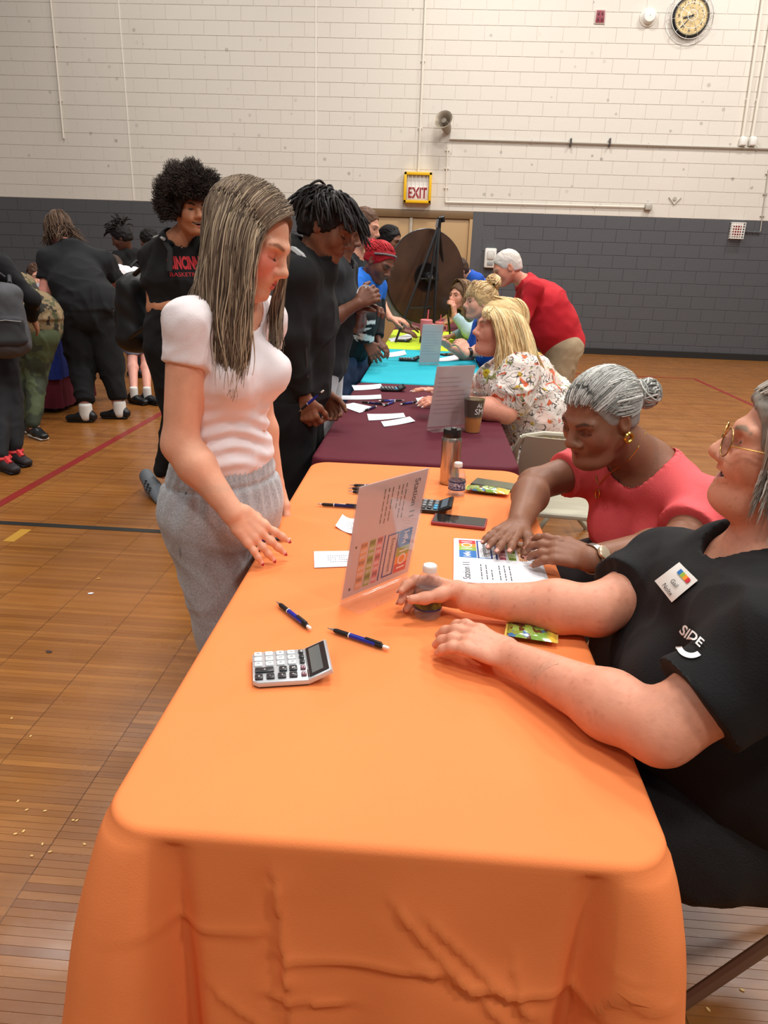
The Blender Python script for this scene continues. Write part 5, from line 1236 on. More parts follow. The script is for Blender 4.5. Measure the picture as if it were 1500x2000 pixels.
    # hair
    cols = ((108,90,75), (134,115,95), (176,157,132), (82,68,57)); w = (4, 3, 1.6, 2.2); H = []
    H.append(hair_cap(P, .012, (.1, 0, -.02), (.086, .082, .106), col=(96,80,66), h=.005, jit=.001, var=.06, low=-.1))
    g = lambda pts: [at(*p) for p in pts]
    G = [g([(556,424,1.775),(538,428,1.73),(515,452,1.695),(500,500,1.675),(494,560,1.665),(492,630,1.655),(484,700,1.65),(468,752,1.65)]),
         g([(546,405,1.775),(515,412,1.72),(495,450,1.685),(487,510,1.665),(482,580,1.655),(476,650,1.65),(466,720,1.645),(455,775,1.645)]),
         g([(528,380,1.775),(490,392,1.715),(466,440,1.675),(458,510,1.66),(454,580,1.65),(452,650,1.645),(450,715,1.64),(446,770,1.64)]),
         g([(505,360,1.775),(462,378,1.72),(438,430,1.68),(430,500,1.66),(428,570,1.65),(430,640,1.645),(436,700,1.64),(436,745,1.64)]),
         g([(482,351,1.78),(442,368,1.74),(418,420,1.70),(409,490,1.68),(404,560,1.665),(404,610,1.66),(415,670,1.65),(425,730,1.645)]),
         g([(462,353,1.79),(428,372,1.77),(408,420,1.745),(397,480,1.73),(388,540,1.70),(380,570,1.68),(372,600,1.665),(380,620,1.66)])]
    H.append(guided(G, 1700, cols, w, 3, .0016, 22, .005, .3, .016, (.1, -1, 0), 46, .004, P)); H.append(guided(G, 250, cols, (2, 3, 5, 1), 5, .0011, 22, .01, .25, .02, (.1, -1, 0), 20, .010, P))
    G2 = [g([(556,424,1.78),(566,450,1.84),(560,520,1.85),(548,590,1.83),(545,650,1.80),(541,700,1.78)]), g([(556,420,1.79),(556,450,1.86),(545,530,1.86),(530,590,1.84),(524,650,1.81),(530,690,1.785)])]
    H.append(guided(G2, 320, cols, w, 7, .0016, 20, .004, .3, .02, (0, 1, 0), 10, .004))
    G3 = [g([(555,420,1.785),(545,400,1.84),(540,430,1.87),(530,520,1.88)]), g([(530,378,1.785),(520,380,1.85),(510,430,1.885),(505,520,1.88)]), g([(490,352,1.785),(485,375,1.86),(475,440,1.89),(470,540,1.885)]), g([(462,354,1.79),(450,375,1.85),(440,440,1.885),(440,540,1.88)])]
    H.append(guided(G3, 500, cols, w, 9, .0018, 16, .003, .1, .012, (0, 1, 0), 20, 0, P))
    add_hair(P, H, lab='long straight brown hair with blonde streaks')
girl()
# woman in coral
def coral():
    P = Person('seated woman in coral top with grey hair in a bun, reading leaflets', (.86, 2.26), .008); P.skin = L3((136,92,70))
    nk = at(1262, 893, 2.13); P.skel((.86, 2.27, .57), (-.80, -.60), 1.66, seat=True, ch=nk+A(.10, .06, -.21), nk=nk); P.B.update(hw=.22, hd=.17, ww=.19, wd=.15, cw=.18, cd=.135, ua=.062, el=.05, wr=.032, nk=.06, sr=.065, th=.1, kn=.07)
    J = P.J; J['shR'] = nk+A(-.155, .135, -.085); J['shL'] = nk+A(.135, -.15, -.10)
    P.arm('R', atz(1014, 1022, .80), el=atz(1036, 958, .815)+A(.02, .06, .0)); P.arm('L', atz(1150, 1092, .80), el=A(.70, 1.83, .76))
    P.body()
    P.head(at(1172, 812, 2.06), (-.80, -.52, -.36), (-.2, -.15, 1), 1.06, fine=.0024, eyes='down', lip=(134,74,68), brow=(74,50,40), lid=(104,66,52), nose=1.35, jaw=1.08, fat=.006, wide=1.04)
    P.hand('R', atz(965, 1060, .79)-J['wrR'], (-.15, -.1, 1), curls=((.08, .15, .1), (.08, .15, .1), (.08, .15, .1), (.1, .15, .1)), thumb=(.7, .55, -.3), sc=1.02, fine=.0023, nails=((206,150,136), (206,150,136), .002), fat=1.1)
    P.hand('L', atz(1040, 1062, .815)-J['wrL'], (.05, -.5, .85), curls=((.2, .35, .25), (.25, .4, .25), (.3, .4, .25), (.32, .4, .25)), thumb=(.8, .4, -.2), sc=1.02, fine=.0023, nails=((196,140,126), (196,140,126), .002), fat=1.1)
    P.paint.append((Ops().ell(P.hp_(.06, .04, -.05), [.03, .03, .03], P.HR)[0], L3((142,92,70)), .04))
    P.finish(); o = Ops(); P.torso(o, .01, .06); F, R = P.F, P.Rt
    for g in (1, -1): o.ell(J['ch']+F*.12+R*g*.085+A(0, 0, -.02), (.085, .085, .085), None, .06)
    o.ell(J['wa']+F*.06, (.2, .2, .16), None, .06); P.sleeve(o, 'R', .42, .012, .022); P.sleeve(o, 'L', .62, .012, .03); P.neckcut(o, .095, .015, .015, .004)
    shirt = P.cloth('coral_top', o, fabric('coral_rib_knit', (232,92,96), .8, (9,.05), (240,.3)), .0065, (.004, 8, 4), disp=lambda V: .004*wob(V*A(1, 1, .5), 13, 6))
    o = Ops(); P.torso(o, 0, .06) if False else None
    for q in 'RL': o.cap(J['hp'+q], J['kn'+q], .12, .09, .04); o.cap(J['kn'+q], J['an'+q], .085, .06, .03)
    o.cap(J['pe'], J['wa'], (.21, .17), (.17, .14), .05, u=R); P.cloth('trousers', o, fabric('dark_trousers', (46,42,44)), .012, (.004, 7, 3))
    for q in 'RL': P.shoe(q, m_=M_BLACKP, h=.01)
    cols = ((150,150,146), (186,186,180), (206,206,202), (116,116,112)); w = (3, 3, 2, 2); bc = at(1262, 768, 2.17); H = []
    H.append(hair_cap(P, .007, (.102, 0, -.018), (.088, .09, .1), col=(146,146,142), h=.005, jit=.001, var=.1, low=-.04)); H.append(swept_hair(P, bc, 1700, cols, w, 2, .009, .0014, line=.38, low=-.35)); H.append(bun(bc+P.HU*.0, .042, 150, cols, w, 3, .0035)); add_hair(P, H, lab='grey hair slicked back into a bun')
    # jewellery
    b = MB(); e = P.hp_(-.004, .088, -.046)
    b.tube([e+A(.0, 0, 0)+.013*(math.cos(a)*P.HF+math.sin(a)*P.HU) for a in np.linspace(0, 6.28, 17)], .0055, 8); P.mb('hoop_earring', b, mat('gold', (214,170,84), .22, metal=1.))
    n0 = J['nk']; b = MB(); pts = []
    from mathutils.bvhtree import BVHTree
    V, Q = P.last; me = [c for c in P.t.children if c.name.startswith('body')][0].data; vs = [tuple(Vector(v.co)+Vector(P.base)) for v in me.vertices]; T1 = BVHTree.FromPolygons(vs, [tuple(p.vertices) for p in me.polygons]); me2 = shirt.data; T2 = BVHTree.FromPolygons([tuple(Vector(v.co)+Vector(P.base)) for v in me2.vertices], [tuple(p.vertices) for p in me2.polygons])
    def drop(px, py):
        d = Vector(at(px, py, 2.))-Vector((0, 0, CAMZ)); d.normalize(); hs = [h for h in (T1.ray_cast(Vector((0, 0, CAMZ)), d), T2.ray_cast(Vector((0, 0, CAMZ)), d)) if h[0] is not None]; h = min(hs, key=lambda x: x[3]); return np.array(h[0]+h[1]*.003)
    ch = [(1260, 846), (1245, 875), (1228, 897), (1205, 914), (1185, 930), (1170, 946), (1166, 938), (1165, 928)]
    try: pts = [drop(*c) for c in ch]; b.tube(pts, .0016, 6); P.mb('necklace_chain', b, mat('gold')); b = MB(); c = drop(1169, 956); b.tube([c+A(0, 0, .008)*math.cos(a)*1.8+A(.6, -.8, 0)*.008*math.sin(a)-A(0, 0, .012) for a in np.linspace(0, 6.28, 15)], .0022, 6); P.mb('pendant', b, mat('gold'))
    except Exception: pass
    w_ = J['wrL']; d = nrm(J['elL']-w_); Mw = axes(w_+d*.012, np.cross(d, A(0, 0, 1)), A(0, 0, 1)); b = MB(); b.lathe([(.036, -.008), (.038, -.008), (.038, .008), (.036, .008)], 28, Mw, cap=False); P.mb('watch_band', b, mat('watch_steel', (190,186,180), .3, metal=.9))
    up_ = nrm(A(-.1, -.8, .6)); up_ = nrm(up_-d*np.dot(up_, d)); Mf = axes(w_+d*.012+up_*.037, np.cross(d, up_), d); b = MB(); b.lathe([(.017, 0), (.017, .006), (.014, .0075), (.001, .0075)], 24, Mf if (Mf.col[2].xyz.dot(Vector(up_)) > 0) else Mf @ Matrix.Rotation(math.pi, 4, 'X')); P.mb('watch_face', b, mat('watch_dial', (196,178,150), .25, metal=.4))
    for q, wr in (('R', J['wrR']),): pass
coral()
# woman in black at the right edge
def black_lady():
    P = Person('smiling woman in black tee with name tag, holding the water bottle', (.86, 1.26), .008); P.skin = L3((216,150,122)); P.freckle = .35
    nk = at(1500, 1070, 1.22); P.skel((.86, 1.2, .52), (-.97, .12), 1.68, seat=True, ch=nk+A(.02, -.0, -.24), nk=nk); P.B.update(hw=.26, hd=.2, ww=.23, wd=.19, cw=.2, cd=.15, ua=.067, el=.05, wr=.031, nk=.062, sr=.075, th=.12, kn=.085)
    J = P.J; J['shR'] = at(1300, 1125, 1.42); J['shL'] = at(1515, 1275, .96)
    P.arm('R', atz(915, 1168, .795)+A(.0, .0, 0), el=atz(1165, 1192, .803)); P.arm('L', atz(1000, 1285, .79), el=at(1290, 1425, .925))
    P.body()
    P.head(at(1550, 884, 1.23), (-.95, .31, .16), (.12, 0, 1), 1.02, fine=.0026, eyes='open', mouth='smile', lip=(196,104,96), brow=(150,124,104), iris=(90,100,110), jaw=1.15, nose=1.25, fat=.004, wide=1.04)
    bp = BP+A(0, 0, .045); D = nrm(bp+A(-.02, .045, .0)-J['wrR']); P.hand('R', D, (.1, .85, .35), curls=((.45, .55, .4), (.5, .6, .45), (.5, .6, .45), (.5, .6, .4)), thumb=(.75, .12, -.85), tcurl=-.1, sc=1.04, fine=.0022, nails=((232,184,168), (232,184,168), .0015), fat=1.12)
    P.hand('L', atz(925, 1250, .80)-J['wrL'], (.0, -.15, 1), curls=((.22, .35, .3), (.22, .38, .3), (.24, .38, .3), (.26, .38, .3)), thumb=(.8, .35, -.55), tcurl=.3, sc=1.06, fine=.0022, fat=1.15)
    # freckles
    P.finish()
    o = Ops(); P.torso(o, .012, .07); F, R = P.F, P.Rt
    for g in (1, -1): o.ell(J['ch']+F*.135+R*g*.1+A(0, 0, -.03), (.115, .11, .12), None, .07)
    o.ell(J['wa']+F*.1+A(0, 0, -.01), (.24, .25, .2), None, .08); P.sleeve(o, 'R', .62, .02, .035); P.sleeve(o, 'L', .69, .012, .032); P.neckcut(o, .08, .025, .01, .004)
    tee = fabric('black_cotton', (15,15,17), .9, (7,.1), (260,.25))
    shirt = P.cloth('black_tee', o, tee, .007, (.005, 7, 14), disp=lambda V: .006*wob(V*A(1, 1, .6), 10, 16)); tgt = P.last
    o = Ops()
    for q in 'RL': o.cap(J['hp'+q], J['kn'+q], .155, .13, .05); 
    o.cap(J['pe']+A(0, 0, .02), J['wa']+A(0, 0, -.05), (.27, .21), (.25, .2), .05, u=R); P.cloth('black_shorts', o, mat('black_mesh_fabric', (11,11,13), .75, bump=(420,.7), var=(200,.3)), .011, (.006, 7, 22))
    for q in 'RL': P.shoe(q, m_=M_BLACKP, h=.012)
    # hair: short grey bob
    cols = ((150,142,132), (182,174,164), (206,200,192), (120,108,96)); w = (3, 3, 2, 2); H = []
    H.append(hair_cap(P, .016, (.122, 0, -.025), (.082, .1, .1), col=(140,132,122), h=.006, jit=.003, low=-.1)); H.append(long_hair(P, (1.0, 5.0), .06, 2800, cols, w, 21, .018, .0013, (-.05, -.12, -1), thm=2.0, curl=.006, lenjit=.7, th0=.02)); H.append(swept_hair(P, P.hp_(-.14, 0, -.01), 1100, cols, w, 22, .017, .0013, line=.5, low=.0)); add_hair(P, H, lab='short grey bob')
    # glasses
    g = MB(); M_GLD = mat('thin_gold_frame', (190,150,90), .3, metal=1.)
    for s_ in (1, -1):
        c = P.hp_(.108, .034*s_, -.006); ex, ey = nrm(P.HS+P.HF*(-.18*s_)), P.HU; ring = [c+.027*ex*math.cos(a)+.0245*ey*math.sin(a) for a in np.linspace(0, 2*math.pi, 29)]; g.tube(ring, .0013, 6)
        g.tube([c+.027*ex*s_, P.hp_(.06, .083*s_, .0), P.hp_(-.0, .087*s_, .002), P.hp_(-.02, .086*s_, -.02)], .0014, 6)
        n = 24; V = [c]+[c+.0265*ex*math.cos(a)+.024*ey*math.sin(a)+0*P.HF for a in np.linspace(0, 2*math.pi, n+1)[:-1]]
        lens = MB().add(V, [(0, i+1, (i+1) % n+1) for i in range(n)]); P.mb('lens', lens, M_LENS, None, False)
    g.tube([P.hp_(.11, .009, -.002), P.hp_(.114, 0, .002), P.hp_(.11, -.009, -.002)], .0013, 6); P.mb('glasses_frame', g, M_GLD)
    # name tag and chest print
    c = at(1323, 1139, 1.2); from mathutils.bvhtree import BVHTree
    T = BVHTree.FromPolygons([tuple(v) for v in tgt[0]], [tuple(q) for q in tgt[1]])
    def hit(px, py, off=.002):
        d = Vector(at(px, py, 1.)-A(0, 0, CAMZ)); d.normalize(); h = T.ray_cast(Vector((0, 0, CAMZ)), d)
        if h[0] is None: return None
        return np.array(h[0]+h[1]*off)
    def patch(quad, name, m_, off, n=10, par=None):
        V = []; ok = True
        for j in range(n+1):
            for i in range(n+1):
                u, v = i/n, j/n; q = [quad[0][k]*(1-u)*(1-v)+quad[1][k]*u*(1-v)+quad[2][k]*u*v+quad[3][k]*(1-u)*v for k in (0, 1)]; h = hit(*q, off)
                if h is None: return None
                V.append(h)
        F_ = [(j*(n+1)+i, j*(n+1)+i+1, (j+1)*(n+1)+i+1, (j+1)*(n+1)+i) for j in range(n) for i in range(n)]; return P.part(name, V, F_, m_, par)
    def wr(s_, size, o_, ex, ey, m_, name, bold=0.):
        V, F_ = text_vf(s_, size, bold=bold); out = []
        for v in V:
            h = hit(o_[0]+ex[0]*v[0]+ey[0]*v[1], o_[1]+ex[1]*v[0]+ey[1]*v[1], .0062)
            if h is None: return
            out.append(h)
        P.part(name, out, F_, m_, smooth=False)
    tag_ = patch([(1329,1101), (1366,1137), (1316,1177), (1282,1136)], 'name_tag', M_WHITEP, .004)
    ex, ey = (.52, .855), (.72, -.60)
    wr('Gail', 14, (1322, 1143), (.50, .62), (.74, -.58), M_INK, 'name_lettering'); wr('Nolte', 14, (1309, 1154), (.50, .62), (.74, -.58), M_INK, 'name_lettering')
    for i, c_ in enumerate(('blue', 'green', 'orange', 'red')):
        a = (1334+5*i, 1115+5.4*i); patch([(a[0], a[1]), (a[0]+5, a[1]+5.4), (a[0]-3, a[1]+12), (a[0]-8, a[1]+6.6)], 'tag_logo', PC[c_], .0058, 2)
    wr('SIDE', 25, (1357, 1246), (.80, .72), (.62, -.78), PC['white'], 'shirt_lettering', 0.6)
    q = []; 
    for i in range(17):
        a = math.radians(185-135*i/16); q.append((1352+30*math.cos(a), 1262+28*abs(math.sin(a))*.9 if math.sin(a) < 0 else 1262+26*math.sin(a)))
    V = []
    for x_, y_ in q:
        dx, dy = x_-1352, y_-1262; l = math.hypot(dx, dy); 
        for k in (1.0, .62): h = hit(1352+dx*k, 1262+dy*k, .003); V.append(h if h is not None else V[-1])
    P.part('shirt_emblem', V, [(2*i, 2*i+1, 2*i+3, 2*i+2) for i in range(16)], PC['white'], smooth=False)
    return P
t_ = NT('tinted_lens', .05); t_.b.inputs['Base Color'].default_value = (*lin((120,80,60)), 1); t_.b.inputs['Alpha'].default_value = .45; M_LENS = t_.m
black_lady()
# ------------------------------------------------------------------ people further back
BLK = fabric('black_fleece', (13,13,15), .92, (6,.1)); DGREY = fabric('charcoal_tee', (34,36,40), .9, (6,.08)); GREYP = mat('grey_marl_fleece'); M_SOLE = mat('white_sole', (220,218,212), .6)
def dressed(P, top, bottom, sl='short', ti=.012, pi=.02, h=.012, fold=(.005, 7, 3), extra=None, shoes=None, sole=None, hem=None, tname='tee', bname='trousers', legs='long', neck=(.075, .015, .0), slf=.55, sli=(.012, .022), bw=None, F2=None, sock=None, ph=.03):
    J = P.J; P.finish(); o = Ops(); P.torso(o, ti, .05)
    if extra: extra(o)
    if hem is not None: o.cap(J['pe']+A(0, 0, .08), J['pe']+A(0, 0, hem), (P.B['hw']+ti+.005, P.B['hd']+ti+.005), (P.B['hw']+ti+.012, P.B['hd']+ti+.012), .03, u=nrm(J['hpR']-J['hpL']), flatB=True)
    for q in 'RL':
        if 'wr'+q in J: P.sleeve(o, q, slf, *sli) if sl == 'short' else P.longsleeve(o, q, sli[1])
    P.neckcut(o, *neck); g = P.cloth(tname, o, top, h, fold); P.tgt = P.last
    if bottom is not None:
        o = Ops(); o.cap(J['pe']+A(0, 0, -.02), J['wa']*.5+J['pe']*.5, (P.B['hw']+.006, P.B['hd']+.006), (P.B['ww']+.004, P.B['wd']+.004), .04, u=nrm(J['hpR']-J['hpL']))
        for q in 'RL':
            hp, kn, an = J['hp'+q], J['kn'+q], J['an'+q]; o.cap(hp, kn, P.B['th']+pi, P.B['kn']+pi, .04, flatB=(legs == 'shorts'))
            if legs != 'shorts': o.cap(kn, an+A(0, 0, ph), P.B['kn']+pi, P.B['ank']+pi*.8, .03, flatB=ph > .05)
        P.cloth(bname, o, bottom, h, fold)
    if shoes is not None:
        for q in 'RL': P.shoe(q, F2, shoes, sole, h=.01, sock=sock)
    return g
# young man in the black hoodie
def hoodie():
    P = Person('young man in black hoodie with short locs, looking down beside the girl', (-.56, 2.98), .011); P.skin = L3((128,82,60)); P.skel((-.55, 2.97, .93), (1, -.05), 1.74, ch=(-.515, 2.97, 1.25), nk=(-.50, 2.975, 1.45)); J = P.J
    P.B.update(cw=.165, cd=.12, ww=.14, wd=.115); P.arm('R', at(595, 778, 2.80), el=at(566, 655, 2.77)); P.arm('L', at(634, 768, 3.12), pole=(-.5, .5, -.3)); P.body()
    P.head(at(640, 442, 2.97), (.90, -.22, -.42), (.3, 0, 1), 1.0, .003, eyes='down', lip=(126,72,66), brow=(36,26,24), nose=1.2)
    P.hand('R', (.25, -.1, -1), (-.2, -.95, .1), curls=((.7, .9, .6),)*4, thumb=(.7, .5, -.4), sc=1.02, fine=.0035); P.hand('L', (.4, .1, -.8), (0, .9, .4), curls=((.6, .8, .5),)*4, fine=.005)
    def ex(o): o.cap(J['nk']-P.F*.05+A(0, 0, .02)-P.Rt*.07, J['nk']-P.F*.05+A(0, 0, .02)+P.Rt*.07, .062, None, .04); o.cap(J['nk']+P.F*.05+A(0, 0, -.02), J['nk']-P.F*.09+A(0, 0, .05), .085, .06, .04)
    dressed(P, BLK, BLK, 'long', .02, .03, .010, (.006, 7, 3), ex, M_BLACKP, M_SOLE, hem=-.02, tname='hoodie', sli=(.02, .026), neck=(.068, .03, .0))
    b = MB(); z0, z1 = at(597, 662, 2.76), at(600, 738, 2.76); b.tube([z0, z0*.5+z1*.5+A(0, -.004, 0), z1], .006, 6); P.mb('pocket_zip', b, mat('zip_black', (44,44,46), .4))
    b = MB(); b.tube([at(560, 482, 2.9), at(575, 488, 2.83), at(590, 500, 2.80), at(598, 512, 2.80)], (.008, .012, .012, .010), 6); P.mb('strap', b, mat('grey_strap', (178,178,178), .5))
    H = [hair_cap(P, .012, (.1, 0, -.03), (.085, .08, .095), col=(28,24,24), h=.006, jit=.004)]; H.append(dreads(P, 170, .12, 5, .0046, el=(.3, 1.5), fall=(.2, 0, -1), up=.05)); H.append(dreads(P, 70, .11, 6, .0045, az=(-.9, .9), el=(.6, 1.3), fall=(.3, 0, -1))); H.append(dreads(P, 60, .15, 8, .0048, az=(2.2, 4.1), el=(.2, 1.2), fall=(-.1, 0, -1), up=.15)); add_hair(P, H, lab='black hair twisted into short locs')
    t = dup(pen0, (0, 0, 0), 0, 'blue pen held in the hand of the hooded young man'); a = at(586, 806, 2.77); q = at(614, 782, 2.75); M = axes(a, q-a, A(0, 1, .3)); t.matrix_world = M
hoodie()
def tee_guy():
    P = Person('young man in charcoal tee and grey sweatpants behind the hooded one', (-.53, 3.78), .012); P.skin = L3((116,74,56)); P.skel((-.575, 3.78, .93), (1, -.1), 1.76, ch=(-.50, 3.78, 1.25), nk=(-.49, 3.78, 1.46)); J = P.J; P.arm('R', at(700, 592, 3.60), el=at(640, 628, 3.58)); P.arm('L', at(706, 605, 3.72), pole=(0, .6, -.6)); P.body()
    P.head(at(664, 448, 3.78), (.95, -.1, -.35), (.3, 0, 1), 1., .0045); P.hand('R', (.8, .2, .5), (.1, -.9, .3), curls=((.6, .8, .5),)*4, fine=.004); P.hand('L', (.9, -.3, .2), (.1, .2, .9), curls=((.5, .8, .5),)*4, fine=.004)
    dressed(P, DGREY, GREYP, 'short', .022, .03, .012, shoes=M_BLACKP, sole=M_SOLE, hem=-.03, bname='sweatpants', slf=.7, sli=(.015, .03)); add_hair(P, [hair_cap(P, .01, col=(26,22,22))])
tee_guy()
d_ = thing('paper_plate', 'white round paper plate held up by the young man in charcoal', 'plate', tuple(at(714, 574, 3.62))); MB().lathe([(.001, -.004), (.03, -.003), (.038, .0), (.043, .004), (.0435, .0035), (.038, -.001), (.001, -.0055)], 28, axes((0, 0, 0), (1, .15, 0), (.1, .35, 1))).build('dish', M_PAPER, d_)
def short_man():
    P = Person('man with short brown hair and dark tee standing far behind the locs', (-.62, 5.65), .013); P.skin = L3((206,146,120)); P.skel((-.62, 5.66, .95), (.9, -.4), 1.8, ch=(-.61, 5.65, 1.28), nk=(-.6, 5.65, 1.49)); P.B.update(cw=.19, cd=.13); P.arm('R', (-.55, 5.4, 1.05), (-.6, -.3, -.2)); P.arm('L', (-.3, 5.5, 1.05), (0, .5, -.5)); P.body()
    P.head(at(713, 442, 5.62), (.9, -.3, -.25), (.2, 0, 1), 1.05, .005, brow=(110,80,60)); P.hand('R', (.9, 0, -.1), (0, -.5, .8), fine=.006); P.hand('L', (.9, 0, -.1), (0, -.2, .9), fine=.006)
    dressed(P, DGREY, BLK, 'short', .015, .02, .014, shoes=M_BLACKP, hem=0); add_hair(P, [hair_cap(P, .007, (.1, 0, -.03), (.09, .085, .1), col=(96,68,50), low=-.03, h=.007)])
short_man()
def red_hair():
    P = Person('young woman with red hair in blue and black varsity jacket, bending her head', (-.55, 5.05), .012); P.skin = L3((112,70,54)); P.skel((-.56, 5.05, .90), (.9, -.4), 1.62, ch=(-.51, 5.02, 1.16), nk=(-.44, 5.0, 1.335)); J = P.J; P.B.update(cw=.165, cd=.13, ww=.15, wd=.13); P.arm('R', at(718, 670, 4.86), el=at(710, 618, 4.80)); P.arm('L', at(738, 662, 5.2), pole=(0, .5, -.5)); P.body()
    P.head(at(741, 512, 4.96), (.72, -.52, -.5), (.3, 0, 1), 1.0, .0045, eyes='down', lip=(150,80,76), brow=(36,26,24), nose=1.2); P.hand('R', (.5, -.1, -.7), (-.1, -.8, .5), fine=.005); P.hand('L', (.6, -.2, -.6), (0, 0, 1), fine=.006)
    P.finish(); o = Ops(); P.torso(o, .03, .05); o.cap(J['pe']+A(0, 0, .1), J['pe']+A(0, 0, -.02), (.2, .16), (.19, .15), .03, u=P.Rt, flatB=True)
    for q in 'RL': P.longsleeve(o, q, .032)
    P.neckcut(o, .07, .02); sh = J['shR']
    def col(V):
        c = np.tile(L3((22,22,26)), (len(V), 1)); ch, nk = J['ch'], J['nk']; f = (V-ch)@P.F; z = V[:, 2]
        bl = (z > 1.19+.03*np.sin(V[:, 0]*30)); c[bl] = L3((26,110,214));  dR = opd(Ops().cap(J['shR'], J['elR'], .075)[0], V); c[(dR < .0) & (z < 1.24)] = L3((22,22,26))
        for z0 in (1.03, 1.075): c[(np.abs(z-z0) < .011) & (dR < .02)] = L3((230,230,232))
        dF = opd(Ops().cap(J['elR'], J['wrR'], .07)[0], V); w = np.sin(V[:, 0]*38+V[:, 2]*52+3*np.sin(V[:, 2]*31)); c[(dF < .01) & (w > .1) & (z < 1.0)] = L3((232,232,232)); c[(np.abs(z-(J['wrR'][2]+.035)) < .012) & (dF < .02)] = L3((230,230,230)); return c
    P.cloth('varsity_jacket', o, M_COLOR, .010, (.005, 8, 4), col=col); V, Q = P.last
    decal(P, 'F', .09, J['shR']*.35+J['elR']*.65, (1, .2, 0), (0, .1, 1), PC['white'], P.last, 'sleeve_letter')
    o = Ops(); o.cap(J['pe'], J['wa']*.4+J['pe']*.6, (.17, .125), (.15, .12), .04, u=P.Rt)
    for q in 'RL': o.cap(J['hp'+q], J['kn'+q], .1, .075, .04); o.cap(J['kn'+q], J['an'+q], .075, .06, .03); P.shoe(q, m_=M_BLACKP, h=.012)
    P.cloth('jeans', o, fabric('blue_denim', (48,66,98), .85, (20,.15)), .013, (.004, 8, 5))
    cols = ((176,26,36), (140,18,28), (206,44,50)); w = (3, 2, 2); bc = P.hp_(-.115, 0, .05); H = [hair_cap(P, .008, (.1, 0, -.03), (.088, .085, .1), col=(160,24,34), h=.006, jit=.001, low=-.03), swept_hair(P, bc, 500, cols, w, 2, .01, .0024), bun(bc, .045, 90, cols, w, 3, .006)]; add_hair(P, H, lab='bright red hair gathered in a puff')
    b = MB(); b.tube([P.hp_(.085*math.cos(a)-.01, .092*math.sin(a), .04+.085*math.cos(a)*.6) for a in np.linspace(-1.5, 1.5, 15)], .007, 6); P.mb('headband', b, mat('grey_band', (120,112,112), .7))
red_hair()
def grey_lean():
    P = Person('person with black hair and grey sweatshirt leaning over the far table', (-.55, 7.1), .014); P.skin = L3((128,84,64)); P.skel((-.6, 7.1, .92), (.95, -.2), 1.68, ch=(-.48, 7.05, 1.17), nk=(-.42, 7.03, 1.38)); P.arm('R', at(786, 645, 6.9), (-.3, -.3, -.6)); P.arm('L', (-.2, 7.3, .85), (0, .5, -.5)); P.body(); P.head(at(762, 470, 7.0), (.9, -.4, -.2), sc=1., fine=.006); P.hand('R', (.9, 0, -.2), (0, -.2, .9), fine=.006); P.hand('L', (.9, 0, -.2), (0, 0, 1), fine=.007)
    dressed(P, fabric('grey_sweatshirt', (120,116,118)), BLK, 'long', .022, .02, .015, shoes=M_BLACKP, hem=0, tname='sweatshirt'); cols = ((26,22,22), (44,36,36)); bc = P.hp_(-.12, 0, .02); add_hair(P, [hair_cap(P, .01, col=(26,22,24), h=.008), swept_hair(P, bc, 200, cols, (1, 1), 3, .013, .003), bun(bc, .035, 40, cols, (1, 1), 4, .007)])
grey_lean()
def blue_bend():
    P = Person('person in royal blue tee bending forward behind the prize wheel', (.6, 8.45), .015); P.skin = L3((200,144,120)); P.skel((.62, 8.45, .92), (-.85, -.4), 1.72, ch=(.52, 8.38, 1.19), nk=(.38, 8.3, 1.33)); P.arm('R', (.25, 8.45, .85), (.2, .5, 0)); P.arm('L', (.22, 8.05, .85), (.4, -.3, 0)); P.body(); P.head((.28, 8.22, 1.38), (-.8, -.4, -.5), sc=1., fine=.007); P.hand('R', (-.8, 0, -.3), (0, 0, 1), fine=.007); P.hand('L', (-.8, 0, -.3), (0, 0, 1), fine=.007)
    dressed(P, fabric('royal_blue_cotton', (30,84,186)), BLK, 'short', .02, .02, .016, shoes=M_BLACKP, hem=0); add_hair(P, [hair_cap(P, .01, col=(70,52,42), h=.009)])
blue_bend()
def sweater():
    P = Person('seated woman with long brown hair and pale blue sweater', (.62, 7.0), .013); P.skin = L3((222,160,136)); P.skel((.68, 7.08, .56), (-.75, -.65), 1.62, seat=True, ch=(.47, 6.95, .86), nk=(.41, 6.92, 1.045)); J = P.J; P.arm('R', (.22, 7.05, .79), (.2, .5, -.3)); P.arm('L', at(887, 615, 6.72), el=at(916, 648, 6.7)); P.body()
    P.head(at(899, 578, 6.86), (-.72, -.66, .05), sc=1.0, fine=.0042, brow=(96,66,50)); P.hand('R', (-.9, -.2, -.1), (0, 0, 1), fine=.006); P.hand('L', (-.1, 0, 1), (.8, -.4, .2), curls=((.5, .7, .4),)*4, fine=.005)
    dressed(P, fabric('pale_blue_knit', (168,196,202), .9, (30,.1)), BLK, 'long', .022, .02, .013, shoes=M_BLACKP, tname='sweater'); cols = ((104,78,58), (138,108,80), (168,138,104)); w = (3, 2, 1); add_hair(P, [hair_cap(P, .012, (.1, 0, -.035), (.088, .078, .1), col=(104,78,58), h=.007, jit=.002), long_hair(P, (1.1, 5.18), .22, 420, cols, w, 4, .016, .0028, thm=1.65, curl=.02)])
sweater()
